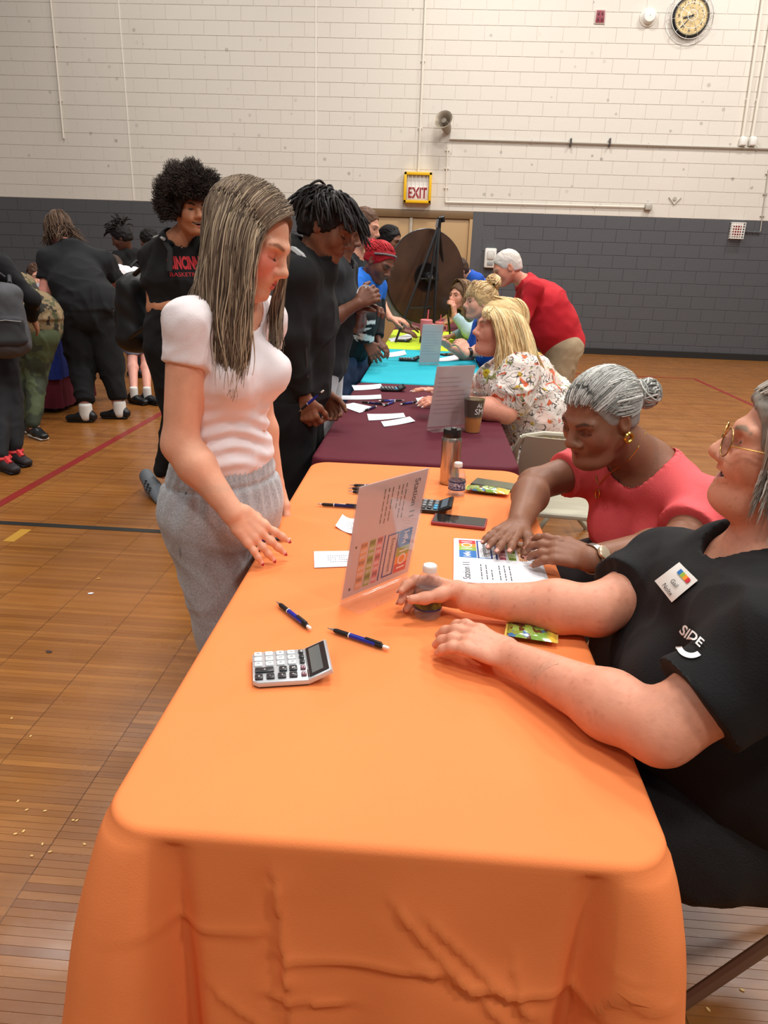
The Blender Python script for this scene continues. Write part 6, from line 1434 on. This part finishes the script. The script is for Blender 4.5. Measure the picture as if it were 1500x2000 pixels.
def bun_lady():
    P = Person('seated woman with blonde topknot and royal blue tee', (.60, 5.55), .012); P.skin = L3((224,164,140)); P.skel((.66, 5.6, .56), (-.95, -.25), 1.64, seat=True, ch=(.49, 5.53, .87), nk=(.42, 5.51, 1.06)); J = P.J; P.B.update(cw=.17, cd=.13, ww=.16, wd=.14); P.arm('R', at(880, 680, 5.55), (.3, .4, -.4)); P.arm('L', at(912, 690, 5.22), el=at(925, 672, 5.3)+A(.06, -.02, -.03)); P.body()
    P.head(at(938, 590, 5.47), (-.93, -.25, .02), sc=1.02, fine=.004, brow=(150,112,76), eyes='paint'); P.hand('R', (-.7, 0, .5), (.3, .5, .6), curls=((.5, .7, .4),)*4, fine=.005); P.hand('L', (-.6, .2, .8), (.5, -.7, .3), curls=((.5, .7, .4),)*4, fine=.005)
    dressed(P, fabric('royal_blue_cotton'), BLK, 'short', .018, .02, .012, shoes=M_BLACKP, slf=.75, sli=(.012, .028)); V_ = P.tgt
    for s_, z in (('ter', .03), ('in', -.045)): decal(P, s_, .085, J['ch']+P.F*.1-P.Rt*.06+A(0, 0, z), nrm(A(.5, -.85, 0)), (0, 0, 1), PC['white'], V_)
    w_ = J['wrL']; d = nrm(J['elL']-w_); P.mb('watch', MB().lathe([(.03, -.012), (.034, -.012), (.034, .012), (.03, .012)], 20, axes(w_+d*.02, np.cross(d, A(0, 0, 1)), A(0, 0, 1)), cap=False), M_BLACKP)
    cols = ((206,172,122), (228,200,156), (176,138,94)); w = (3, 3, 2); bc = at(968, 556, 5.55); H = [hair_cap(P, .012, (.102, 0, -.03), (.088, .085, .1), col=(200,166,118), h=.006, jit=.002, low=-.06), swept_hair(P, P.hp_(-.09, 0, .1), 500, cols, w, 5, .014, .0024), bun(P.hp_(-.085, 0, .14), .05, 110, cols, w, 6, .007)]; H.append(long_hair(P, (-.9, .9), .05, 90, cols, w, 8, .016, .0022, thm=1.15, curl=.01)); add_hair(P, H, lab='blonde hair in a loose topknot')
bun_lady()
# woman in floral dress
def floral():
    P = Person('seated woman with long blonde hair and floral dress gesturing over burgundy', (.60, 3.72), .010); P.skin = L3((226,158,134)); P.skel((.74, 3.77, .54), (-.98, -.12), 1.66, seat=True, ch=at(1018, 752, 3.70), nk=at(1003, 690, 3.70)); J = P.J; P.B.update(hw=.23, hd=.2, ww=.2, wd=.18, cw=.19, cd=.16, ua=.066, el=.052, wr=.03, nk=.058, sr=.07, th=.11)
    J['shL'] = at(1012, 735, 3.52); J['shR'] = at(1000, 722, 3.88); P.arm('L', at(880, 782, 3.42), el=at(988, 806, 3.44)); P.arm('R', at(865, 765, 3.72), pole=(.2, .6, -.5)); P.body()
    P.head(at(975, 640, 3.69), (-.97, -.2, .06), (0, 0, 1), 1.06, .0032, mouth='open', lip=(190,96,92), brow=(150,112,80), eyes='open', iris=(90,110,130), fat=.01, nose=1.1)
    P.hand('L', (-1, .05, -.05), (-.1, -.2, 1), curls=((.1, .25, .2),)*4, thumb=(.5, .8, .1), fine=.0032, nails=((240,220,214), (240,226,222), .004), spread=.16); P.hand('R', (-1, .0, .1), (-.1, .1, 1), curls=((.1, .2, .2),)*4, thumb=(.5, .8, .1), fine=.0034, nails=((240,220,214), (240,226,222), .004), spread=.16)
    t = NT('floral_print', .8); c = t.mix(t.rng(t.noise(t.obj, 5, 2), .52, .56), (238,228,220), (236,208,198))
    for k, (sc_, th, col) in enumerate(((13, .64, (222,186,70)), (15, .655, (220,104,66)), (12, .65, (160,162,104)), (17, .66, (226,150,140)))):
        v = t.n('VectorMath', {0: t.obj, 1: (3.1*k+1, 7.7*k, 2.3*k)}, operation='ADD').outputs[0]; c = t.mix(t.rng(t.noise(v, sc_, 2, .4, 1.2), th, th+.02), c, col)
    for k, (sc_, n_, w_) in enumerate(((6.5, 9., .06), (9., 7., .055))):
        v = t.n('VectorMath', {0: t.obj, 1: (5.1*k, 1.7*k, 4.3)}, operation='ADD').outputs[0]; fr = t.math('FRACT', t.math('MULTIPLY', t.noise(v, sc_, 2, .5, 1.5), n_)); ln = t.math('LESS_THAN', t.math('ABSOLUTE', t.math('SUBTRACT', fr, .5)), w_); msk = t.rng(t.noise(v, 8, 1), .38, .44); c = t.mix(t.math('MULTIPLY', t.math('MULTIPLY', ln, msk), .85), c, (46,42,42))
    t.color(c); t.bump(t.noise(t.obj, 14, 3), .3, .006)
    def ex(o):
        for g in (1, -1): o.ell(J['ch']+P.F*.13+P.Rt*g*.09+A(0, 0, .01), (.1, .1, .1), None, .06)
        o.ell(J['wa']+P.F*.0, (.22, .24, .2), None, .08); o.cap(J['pe']+A(0, 0, -.02), J['pe']+P.F*.33+A(0, 0, -.04), (.26, .14), (.22, .1), .06, u=P.Rt)
        for q in 'RL': o.cap(J['sh'+q], J['sh'+q]*.45+J['el'+q]*.55, .095, .1, .04)
    dressed(P, t.m, None, 'short', .02, .02, .009, (.007, 8, 5), ex, M_BLACKP, tname='floral_dress', slf=.72, sli=(.03, .05), neck=(.085, .05, .02)); tg = P.tgt
    b = MB(); from mathutils.bvhtree import BVHTree
    T = BVHTree.FromPolygons([tuple(v) for v in tg[0]], [tuple(q) for q in tg[1]])
    for px, py, r in ((952, 715, .016), (951, 729, .021), (946, 745, .014)):
        d = Vector(at(px, py, 3.)-A(0, 0, CAMZ)).normalized(); h = T.ray_cast(Vector((0, 0, CAMZ)), d); c = np.array(h[0]) if h[0] is not None else at(px, py, 3.55); P.mb('pendant', MB().lathe([(r, 0), (r, .006), (r*.45, .008), (r*.45, .004), (.001, .004)], 20, axes(c-np.array(d)*.006, (.8, -.6, 0), (0, 0, 1))), mat('yellow_enamel', (206,190,60), .3) if r > .02 else mat('silver_bead', (190,196,186), .3))
    cols = ((222,192,140), (240,218,172), (196,160,108)); w = (3, 3, 1.5); g = lambda pts: [at(*p) for p in pts]
    H = [hair_cap(P, .016, (.106, 0, -.03), (.09, .085, .1), col=(214,184,132), h=.006, jit=.002, low=-.1, var=.1)]
    G = [g([(948,600,3.66),(955,612,3.60),(966,640,3.57),(972,675,3.55),(968,705,3.54),(962,735,3.53)]), g([(962,594,3.66),(980,610,3.59),(992,645,3.555),(1000,690,3.54),(1000,730,3.52),(995,750,3.5)]), g([(978,592,3.68),(1008,610,3.61),(1020,650,3.57),(1028,695,3.55),(1036,735,3.53),(1042,770,3.52)]), g([(992,594,3.70),(1024,615,3.66),(1038,655,3.63),(1048,695,3.61),(1060,730,3.6),(1072,755,3.6)])]
    H.append(guided(G, 1000, cols, w, 3, .002, 20, .006, .25, .02, (.2, -1, 0), 30, .006)); H.append(long_hair(P, (2.2, 4.0), .2, 300, cols, w, 4, .008, .0026, thm=1.7, curl=.015)); H.append(guided([g([(950,598,3.66),(942,606,3.63),(940,622,3.61)]), g([(966,594,3.66),(958,606,3.6),(957,626,3.58)])], 120, cols, w, 6, .0018, 12, .003, .2, .01, (0, -1, 0), 8)); add_hair(P, H, lab='long pale blonde hair with fringe')
floral()
def red_man():
    P = Person('older man with white hair, red tee and khaki shorts bending forward', (1.13, 6.25), .013); P.skin = L3((214,142,116)); P.skel((1.135, 6.25, .85), (-1, -.1), 1.78, ch=(.95, 6.23, 1.15), nk=(.755, 6.21, 1.335)); J = P.J; P.B.update(hw=.19, hd=.16, ww=.185, wd=.175, cw=.2, cd=.17, th=.1, ua=.055, sr=.06)
    P.J['shL'] = J['nk']+A(.06, -.2, -.06); P.J['shR'] = J['nk']+A(.06, .2, -.06); P.arm('L', (.49, 6.02, .85), pole=(.3, -.3, -.5)); P.arm('R', (.49, 6.4, .85), pole=(.3, .3, -.5)); P.body(); P.head(at(990, 522, 6.18), (-.88, -.1, -.45), (-.3, 0, 1), 1.08, .0042, eyes='paint', brow=(190,180,170), nose=1.2); P.hand('L', (-.95, 0, -.2), (-.2, 0, .9), fine=.006, curl=(.1, .15, .1)); P.hand('R', (-.95, 0, -.2), (-.2, 0, .9), fine=.006, curl=(.1, .15, .1))
    def ex(o): o.ell(J['wa']+P.F*.06, (.22, .2, .19), None, .07)
    dressed(P, fabric('red_cotton', (190,24,38), .85), fabric('khaki_twill', (176,156,126), .85), 'short', .02, .045, .011, (.006, 7, 6), ex, M_WHITEP, M_SOLE, bname='shorts', legs='shorts', slf=.9, sli=(.02, .035)); add_hair(P, [hair_cap(P, .006, (.1, 0, -.03), (.09, .09, .1), col=(214,206,198), h=.006, jit=.0015, low=-.045, var=.08)], lab='cropped white hair')
red_man()
# ---------------------------------------------------------------- left side
def backpack(lab, c, F, w, d, hgt, m_, m2, trim=None):
    """c centre of the pack, F direction its outer face looks"""
    F = nrm(F); S = np.cross(A(0, 0, 1), F); t = thing('backpack', lab, 'backpack', tuple(c)); o = Ops(); z = A(0, 0, 1.)
    o.cap(-z*hgt*.3, z*hgt*.28, (w, d), (w*.85, d*.8), .02, u=S); V, Q = surf(o, .011); N = vnormals(V, Q); V = V+N*(.008*wob(V, 11, 5))[:, None]; obj('main_bag', mesh('main_bag', V, Q), m_, t)
    o = Ops(); o.cap(F*d*.75-z*hgt*.25, F*d*.72-z*hgt*.02, (w*.8, d*.45), (w*.75, d*.4), .02, u=S); V, Q = surf(o, .01); V = V+vnormals(V, Q)*(.005*wob(V, 14, 8))[:, None]; obj('front_pocket', mesh('front_pocket', V, Q), m2, t)
    b = MB().tube([F*d*1.17-z*hgt*.02+S*w*.6, F*d*1.2+z*hgt*.0, F*d*1.17-z*hgt*.02-S*w*.6], .004, 6); b.build('zip', mat('zip_grey', (120,120,120), .4), t)
    MB().tube([z*hgt*.5+S*.04-F*.02, z*hgt*.57-F*.02, z*hgt*.5-S*.04-F*.02], .009, 6).build('carry_loop', m2, t)
    for s_ in (1, -1): MB().tube([z*hgt*.42+S*s_*w*.45-F*d*.9, z*hgt*.5+S*s_*w*.5-F*(d+.09), z*hgt*.3+S*s_*w*.6-F*(d+.2), -z*hgt*.1+S*s_*w*.7-F*(d+.17), -z*hgt*.3+S*s_*w*.8-F*d*.7], .014, 6).build('strap', m2, t)
    return t
def afro_boy():
    P = Person('smiling young man with large afro and black tee with red lettering', (-1.5, 4.2), .011); P.skin = L3((196,132,98)); P.skel((-1.49, 4.2, .97), (.62, -.78), 1.82, ch=(-1.43, 4.16, 1.32), nk=at(349, 462, 4.12)); J = P.J; P.B.update(cw=.175, cd=.125, ww=.15, wd=.115); J['shR'] = at(296, 500, 4.2); J['shL'] = J['nk']+A(.15, .13, -.06); P.arm('R', at(352, 598, 3.98), el=at(300, 602, 4.12)); P.arm('L', (-1.12, 4.1, 1.1), pole=(.6, .2, -.4))
    J['knR'] = at(345, 815, 4.2); J['anR'] = at(318, 925, 4.22); J['knL'] = at(415, 800, 3.95); J['anL'] = at(420, 985, 3.75); J['anL'][2] = .085; P.body()
    P.head(at(374, 408, 4.08), (.60, -.80, -.05), (.0, 0, 1), 1.08, .003, mouth='smile', eyes='paint', lip=(176,98,88), brow=(50,36,30), nose=1.15, gaze=0); P.hand('R', (.9, -.3, 0), (0, -.3, .9), fine=.005); P.hand('L', (.9, -.3, 0), (0, 0, 1), fine=.006)
    dressed(P, fabric('black_cotton'), BLK, 'short', .018, .028, .010, (.005, 8, 3), hem=-.05, slf=.6, sli=(.014, .03)); tg = P.tgt; m_ = mat('red_print', (196,40,48), .7); ex = nrm(A(.78, .62, 0)); decal(P, 'CINCINNATI', .088, at(386, 516, 3.95), nrm(A(.80, .55, .02)), (0, 0, 1), m_, tg, sx=.46, bold=.004); decal(P, 'BASKETBALL', .03, at(378, 538, 3.95), nrm(A(.80, .55, .02)), (0, 0, 1), m_, tg, sx=1.1)
    add_hair(P, [afro(P, 9000, .1, col=((52,42,38), (74,60,52), (34,28,26)), r=.0015, cut=.1), hair_cap(P, .04, (.115, 0, -.035), (.1, .09, .095), col=(38,31,29), h=.008, jit=.008, low=-.04)], lab='large dark afro')
    # grey foam clog on the raised foot
    an = J['anR']; o = Ops(); tip = at(318, 984, 4.06); hl = at(286, 930, 4.28); R = nrm(np.cross(tip-hl, A(0, 0, 1))); o.cap(hl, hl*.6+tip*.4, (.045, .05), (.05, .052), .02, u=R); o.cap(hl*.6+tip*.4, tip+A(0, 0, .02), (.052, .045), (.048, .03), .02, u=R); m_ = mat('grey_foam', (96,102,108), .6)
    V_ = P.cloth('clog', o, m_, .007, None); d = nrm(tip-hl)
    for i in range(3):
        for j in range(3): q = hl*(.62-.13*i)+tip*(.38+.13*i)-R*(.045 if np.dot(R, A(0, -1, 0)) < 0 else -.045)*(1-.1*j)+A(0, -.008, .014+.016*j); MB_ = MB().lathe([(.006, -.006), (.006, .006), (.001, .0065)], 10, axes(q, d, A(0, 0, 1))); P.mb('vent_hole', MB_, mat('vent_dark', (40,42,46), .7), V_)
    P.shoe('L', (.6, -.8, 0), m_, m_, h=.01)
    for s_, q in ((1, [(300,470,4.2),(318,463,4.1),(333,490,3.99),(331,530,3.98)]), (-1, [(395,470,4.2),(398,490,4.05),(398,520,4.03)])): P.mb('strap', MB().tube([at(*p) for p in q], .016, 6), mat('black_strap', (34,34,36), .6))
    P.mb('strap_print', MB().tube([at(*p)+A(0, -.012, .008) for p in [(303,468,4.19),(312,465,4.12),(322,470,4.04)]], .010, 5), mat('silver_print', (170,170,170), .5))
afro_boy()
backpack('black backpack hanging behind the young man with the afro', at(270, 606, 4.36), (-.75, .55, 0), .15, .11, .50, mat('black_nylon', (13,13,15), .5), mat('black_nylon'))
def big_person():
    P = Person('tall person with long brown hair, black tee and sweatpants bending over', (-3.02, 6.35), .013); P.skin = L3((222,150,134)); P.skel((-3.02, 6.36, .95), (-.55, .83), 1.84, ch=at(150, 548, 6.42), nk=at(132, 478, 6.52)); J = P.J; P.B.update(hw=.24, hd=.18, ww=.215, wd=.18, cw=.225, cd=.17, ua=.07, el=.06, wr=.036, sr=.09, th=.125, kn=.085, cf=.075, ank=.05); J['shL'] = at(98, 508, 6.42); J['shR'] = at(196, 512, 6.62); P.arm('L', at(106, 614, 6.5), el=at(90, 572, 6.36)); P.arm('R', (-2.95, 7.0, .95), pole=(.5, 0, -.3))
    J['hpL'] = at(152, 640, 6.36); J['hpR'] = at(205, 640, 6.40); J['knL'] = at(160, 720, 6.3); J['knR'] = at(218, 718, 6.34); J['anL'] = atz(168, 806, .085); J['anR'] = atz(234, 800, .085); P.body(); P.head(at(115, 452, 6.62), (-.7, .6, -.45), (-.2, .2, 1), 1.08, .006); P.hand('L', (-.3, .5, -.7), (-.4, -.6, .3), fine=.006); P.hand('R', (-.3, .5, -.7), (0, 0, 1), fine=.008)
    sock = mat('white_sock', (228,226,222), .8)
    dressed(P, fabric('faded_black_cotton', (22,23,26), .9), BLK, 'short', .022, .035, .013, (.008, 6, 3), lambda o: o.ell(J['wa'], (.215, .2, .22), None, .08), M_BLACKP, M_BLACKP, hem=.02, slf=.62, sli=(.014, .03), F2=(-.95, -.1, 0), bname='sweatpants', sock=sock, ph=.09); cols = ((92,72,58), (116,92,74), (70,54,44)); add_hair(P, [hair_cap(P, .014, (.1, 0, -.03), (.088, .078, .1), col=(92,72,58), h=.008, jit=.003), long_hair(P, (.9, 5.4), .13, 500, cols, (3, 2, 2), 4, .02, .003, thm=1.7, curl=.05)], lab='shoulder-length brown hair')
big_person()
def camo():
    P = Person('person in camouflage jacket and green leggings leaning over the left table', (-3.3, 5.8), .013); P.skin = L3((196,140,112)); P.skel((-3.2, 5.8, .87), (-.93, .3), 1.62, ch=(-3.38, 5.88, 1.10), nk=(-3.52, 5.93, 1.2)); J = P.J; P.B.update(hw=.185, hd=.16, th=.105, kn=.07, cf=.065, ank=.042); P.arm('L', (-3.72, 5.85, .84), pole=(.3, -.5, -.3)); P.arm('R', (-3.75, 6.2, .86), pole=(.2, .5, -.3)); J['hpL'] = at(85, 660, 5.74); J['hpR'] = at(70, 655, 5.9); J['knL'] = at(72, 735, 5.74); J['knR'] = at(48, 735, 5.9); J['anL'] = atz(66, 834, .085); J['anR'] = atz(42, 822, .085); P.body(); P.head((-3.60, 5.95, 1.24), (-.8, .3, -.4), sc=1., fine=.007); P.hand('L', (-.8, 0, -.4), (0, 0, 1), fine=.008); P.hand('R', (-.8, 0, -.4), (0, 0, 1), fine=.008)
    t = NT('camouflage', .85); n = t.n('TexNoise', {'Vector': t.obj, 'Scale': 9.0, 'Detail': 3.}).outputs; c = t.mix(t.rng(n[0], .48, .49), (74,76,48), (128,108,78)); n2 = t.noise(t.obj, 12, 3); c = t.mix(t.rng(n2, .56, .57), c, (40,36,28)); n3 = t.noise(t.obj, 7, 2); c = t.mix(t.rng(n3, .60, .61), c, (156,134,100)); t.color(c)
    t2 = NT('camouflage_leggings', .8); n = t2.noise(t2.obj, 6, 3); xx = t2.n('SeparateXYZ', {0: t2.obj}); c = t2.mix(t2.rng(n, .5, .52), (70,80,50), (48,54,38)); t2.color(c)
    dressed(P, t.m, t2.m, 'long', .022, .018, .012, (.006, 8, 3), None, M_BLACKP, M_SOLE, hem=.05, tname='camouflage_jacket', bname='leggings', F2=(-.2, -1, 0) if False else (.7, -.5, 0)); add_hair(P, [hair_cap(P, .012, col=(60,44,36), h=.009)])
    b = Ops(); c0 = at(27, 545, 5.82); rs = np.random.RandomState(2)
    for i in range(9): b.ell(c0+rs.normal(size=3)*A(.03, .03, .025), (.02, .02, .02), None, .005)
    P.cloth('hair_scrunchie', b, mat('scrunchie', (206,170,160), .8, var=(30,.4)), .007, None)
camo()
def edge_person():
    P = Person('person in dark clothes with red trimmed shoes cut off by the left edge', (-3.05, 4.85), .013); P.skin = L3((150,104,80)); P.skel((-3.08, 4.86, .93), (-.6, .75), 1.74, lean=.12); J = P.J; P.arm('R', (-2.86, 5.1, .98), pole=(.6, -.3, -.2), sh=(-2.94, 4.93, 1.34)); P.arm('L', (-3.4, 5.2, 1.0), pole=(-.5, -.3, -.3)); J['anR'] = atz(28, 882, .085); J['anL'] = atz(4, 895, .085); J['knR'] = at(22, 775, 4.9); J['knL'] = at(-5, 775, 4.82); P.body(); P.head(J['nk']+A(-.03, .04, .13), (-.6, .75, -.3), sc=1., fine=.008); P.hand('R', (0, .5, -.6), (.7, 0, .3), fine=.007); P.hand('L', (0, .5, -.6), (-.7, 0, .3), fine=.008)
    dressed(P, BLK, fabric('dark_grey_sweats', (24,24,28)), 'long', .02, .03, .014, (.006, 7, 3), None, mat('black_red_shoe', (40,34,36), .6), mat('dark_sole', (30,32,44), .6), hem=-.04, tname='hoodie', bname='sweatpants', F2=(.8, -.5, 0)); add_hair(P, [hair_cap(P, .012, col=(30,26,26), h=.01)])
    for q in 'RL': a = J['an'+q]; P.mb('shoe_collar', MB().tube([a+A(.05*math.cos(t), .05*math.sin(t), .005) for t in np.linspace(0, 6.28, 15)], .015, 6), mat('shoe_red', (206,52,54), .6)); P.mb('shoe_tongue', MB().tube([a+A(.04, -.025, .01), a+A(.09, -.055, -.02)], .02, 6), mat('shoe_red'))
edge_person()
backpack('grey backpack of the person cut off by the left edge', at(8, 622, 4.66), (.5, -.75, 0), .15, .11, .52, mat('grey_nylon', (74,74,78), .7, var=(30,.15)), mat('dark_nylon', (46,46,50), .65))
def seated_blue():
    P = Person('seated woman with brown ponytail and blue shirt at the left tables', (-4.25, 7.85), .014); P.skin = L3((214,154,130)); P.skel((-4.25, 8.05, .52), (.35, -.9), 1.64, seat=True, ch=(-4.22, 8.0, .85), nk=at(66, 560, 7.95)); J = P.J; J['nk'][2] = 1.04; P.arm('R', (-4.35, 7.62, .80), pole=(-.5, 0, -.4)); P.arm('L', at(80, 575, 7.7), pole=(.6, 0, -.5)); P.body(); P.head(at(72, 540, 7.9), (.65, -.7, -.1), sc=1.02, fine=.005, brow=(80,56,44), mouth='smile'); P.hand('R', (0, -.9, .1), (0, 0, 1), fine=.007); P.hand('L', (0, -.2, .9), (.5, -.7, 0), fine=.006)
    dressed(P, fabric('royal_blue_cotton'), BLK, 'short', .02, .02, .015, shoes=M_BLACKP); cols = ((88,62,48), (112,82,64)); bc = P.hp_(-.12, 0, .02); add_hair(P, [hair_cap(P, .009, (.1, 0, -.03), (.088, .085, .1), col=(84,60,46), h=.007), swept_hair(P, bc, 300, cols, (1, 1), 3, .012, .003), bun(bc, .03, 30, cols, (1, 1), 4, .007)])
seated_blue()
t = thing('leaflet_card', 'printed card held up at the left table by the woman in blue', 'card', tuple(at(74, 572, 7.55))); MB().box(-.07, .07, -.001, .001, -.1, .1).build('card', M_PAPER, t, False); MB().box(-.055, .0, -.0016, -.001, .0, .08).build('red_print', PC['red'], t, False); MB().box(.005, .055, -.0016, -.001, -.05, .06).build('blue_print', PC['blue'], t, False)
def locs_far():
    P = Person('young person with spiky locs and black hoodie near the grey wall', (-3.5, 8.6), .015); P.skin = L3((96,62,48)); P.skel((-3.5, 8.62, .93), (-.75, .35), 1.74, lean=.2); J = P.J; P.arm('L', (-3.75, 8.45, 1.0), pole=(0, -.4, -.5)); P.arm('R', (-3.75, 8.85, 1.0), pole=(0, .4, -.5)); P.body(); P.head(at(237, 463, 8.55), (-.85, -.1, -.4), sc=1.05, fine=.006, nose=1.2); P.hand('L', (-.8, 0, -.2), (0, 0, 1), fine=.008); P.hand('R', (-.8, 0, -.2), (0, 0, 1), fine=.008)
    dressed(P, BLK, BLK, 'long', .025, .03, .016, shoes=M_BLACKP, hem=-.04, tname='hoodie', extra=lambda o: o.cap(J['nk']-P.F*.06+P.Rt*.07, J['nk']-P.F*.06-P.Rt*.07, .065, None, .04)); add_hair(P, [hair_cap(P, .015, col=(26,22,22), h=.008), dreads(P, 60, .13, 5, .008, up=.7, el=(.5, 1.5), fall=(-.15, 0, -.45))])
locs_far()
def far_head():
    P = Person('person in dark clothes mostly hidden behind the large afro', (-3.66, 9.6), .016); P.skin = L3((104,68,52)); P.skel((-3.66, 9.6, .93), (-.8, .2), 1.76); J = P.J; P.arm('L', (-3.84, 9.4, 1.0), pole=(0, -.4, -.5)); P.arm('R', (-3.84, 9.8, 1.0), pole=(0, .4, -.5)); P.body(); P.head(J['nk']+A(-.03, 0, .15), (-.8, .2, -.2), sc=1.05, fine=.008); P.hand('L', (-.8, 0, -.2), (0, 0, 1), fine=.009); P.hand('R', (-.8, 0, -.2), (0, 0, 1), fine=.009)
    dressed(P, BLK, BLK, 'long', .02, .02, .017, shoes=M_BLACKP, hem=-.04, tname='hoodie'); add_hair(P, [hair_cap(P, .018, col=(26,22,22), h=.009, jit=.006)])
far_head()
def white_tee():
    P = Person('person in white tee and pale denim shorts bending, black shoes', (-3.0, 7.4), .013); P.skin = L3((226,164,146)); P.skel((-3.0, 7.42, .88), (-.75, .6), 1.7, ch=(-3.15, 7.52, 1.13), nk=(-3.28, 7.62, 1.25)); J = P.J; P.B.update(cw=.18, cd=.15, ww=.17, wd=.14); P.arm('L', (-3.55, 7.55, .8), pole=(0, -.4, -.4)); P.arm('R', (-3.4, 7.95, .85), pole=(.3, .4, -.4)); J['anL'] = atz(262, 772, .085); J['anR'] = atz(288, 772, .085); J['knL'] = at(258, 690, 7.38); J['knR'] = at(284, 690, 7.45); P.body(); P.head((-3.36, 7.7, 1.28), (-.7, .6, -.5), sc=1., fine=.008); P.hand('L', (-.8, 0, -.3), (0, 0, 1), fine=.008); P.hand('R', (-.8, 0, -.3), (0, 0, 1), fine=.008)
    dressed(P, fabric('white_cotton', (232,224,226)), fabric('pale_denim', (150,172,200)), 'short', .025, .04, .013, (.006, 8, 3), None, M_BLACKP, M_BLACKP, hem=-.02, bname='shorts', legs='shorts', F2=(.8, -.4, 0), sock=mat('white_sock')); add_hair(P, [hair_cap(P, .012, col=(70,52,42), h=.009)])
white_tee()
# ------------------------------------------------------------------ folding chairs
M_BEIGE = mat('beige_enamel', (176,172,152), .4); M_BRN = mat('brown_enamel', (112,84,66), .4)
def chair(lab, c, F, m_, H=.78):
    """c floor point under the seat centre, F the way a sitter faces"""
    F = nrm(A(F[0], F[1], 0)); S = np.cross(A(0, 0, 1), F); t = thing('folding_chair', lab, 'chair', tuple(c)); w = .215; z = A(0, 0, 1.)
    for s_ in (1, -1):
        MB().tube([F*.24+S*s_*w+z*.008, S*s_*w-F*.02+z*.42, S*s_*w-F*.2+z*(H-.05), S*s_*w*.9-F*.215+z*H], .013, 8).build('front_leg', m_, t); MB().tube([-F*.26+S*s_*(w-.025)+z*.008, S*s_*(w-.025)+F*.12+z*.42], .012, 8).build('rear_leg', m_, t)
    MB().tube([S*w*.9-F*.215+z*H, S*w*.5-F*.22+z*(H+.02), -S*w*.5-F*.22+z*(H+.02), -S*w*.9-F*.215+z*H], .013, 8).build('top_rail', m_, t)
    MB().tube([-F*.2+S*(w-.03)+z*.12, -F*.2-S*(w-.03)+z*.12], .009, 6).build('cross_bar', m_, t)
    b = MB(); n = 10; V = []
    for k in (0, .012):
        for j in range(7):
            for i in range(n+1):
                u = i/n*2-1; v = j/6; zz = H-.24+.25*v; V.append(tuple(S*u*w*.93*(1-.1*v**4)+z*zz-F*(.14+.085*v+.022*(1-u*u)+k)))
    N = 7*(n+1); Fq = [(j*(n+1)+i, j*(n+1)+i+1, (j+1)*(n+1)+i+1, (j+1)*(n+1)+i) for j in range(6) for i in range(n)]; Fq += [tuple(N+x for x in reversed(f)) for f in Fq]
    ed = [j*(n+1) for j in range(7)]; 
    for a in (0, n):
        for j in range(6): p, q = j*(n+1)+a, (j+1)*(n+1)+a; Fq.append((p, q, q+N, p+N))
    for j in (0, 6):
        for i in range(n): p, q = j*(n+1)+i, j*(n+1)+i+1; Fq.append((p, q, q+N, p+N))
    b.add(V, Fq).build('back_panel', m_, t)
    M = axes(z*.43, S, F); MB().prism([(-.2, -.17), (.2, -.17), (.205, .12), (.17, .19), (-.17, .19), (-.205, .12)], 0, .02, .006, M).build('seat', m_, t); return t
chair('beige metal folding chair holding the woman in the floral dress', A(.66, 3.74, 0), (-1, -.1), M_BEIGE) if False else None
p_ = at(1052, 880, 3.05); chair('beige metal folding chair with empty back beside the floral dress', A(.63, 3.16, 0), (.10, 1), M_BEIGE, .78)
chair('dark metal folding chair under the woman in coral', A(.88, 2.28, 0), (-.8, -.6), mat('dark_grey_enamel', (70,74,72), .4), .68)
chair('brown metal folding chair under the woman in black', A(.80, 1.24, 0), (-.97, .12), M_BRN, .7)
chair('folding chair under the woman in the floral dress', A(.75, 3.77, 0), (-.98, -.12), M_BEIGE, .74)
chair('folding chair under the woman with the blonde topknot', A(.68, 5.6, 0), (-.95, -.25), M_BEIGE, .74)
chair('folding chair under the woman in the pale blue sweater', A(.74, 7.12, 0), (-.75, -.65), M_BEIGE, .74)
chair('folding chair under the seated woman with the brown ponytail', A(-4.25, 8.06, 0), (.35, -.9), M_BEIGE, .74)
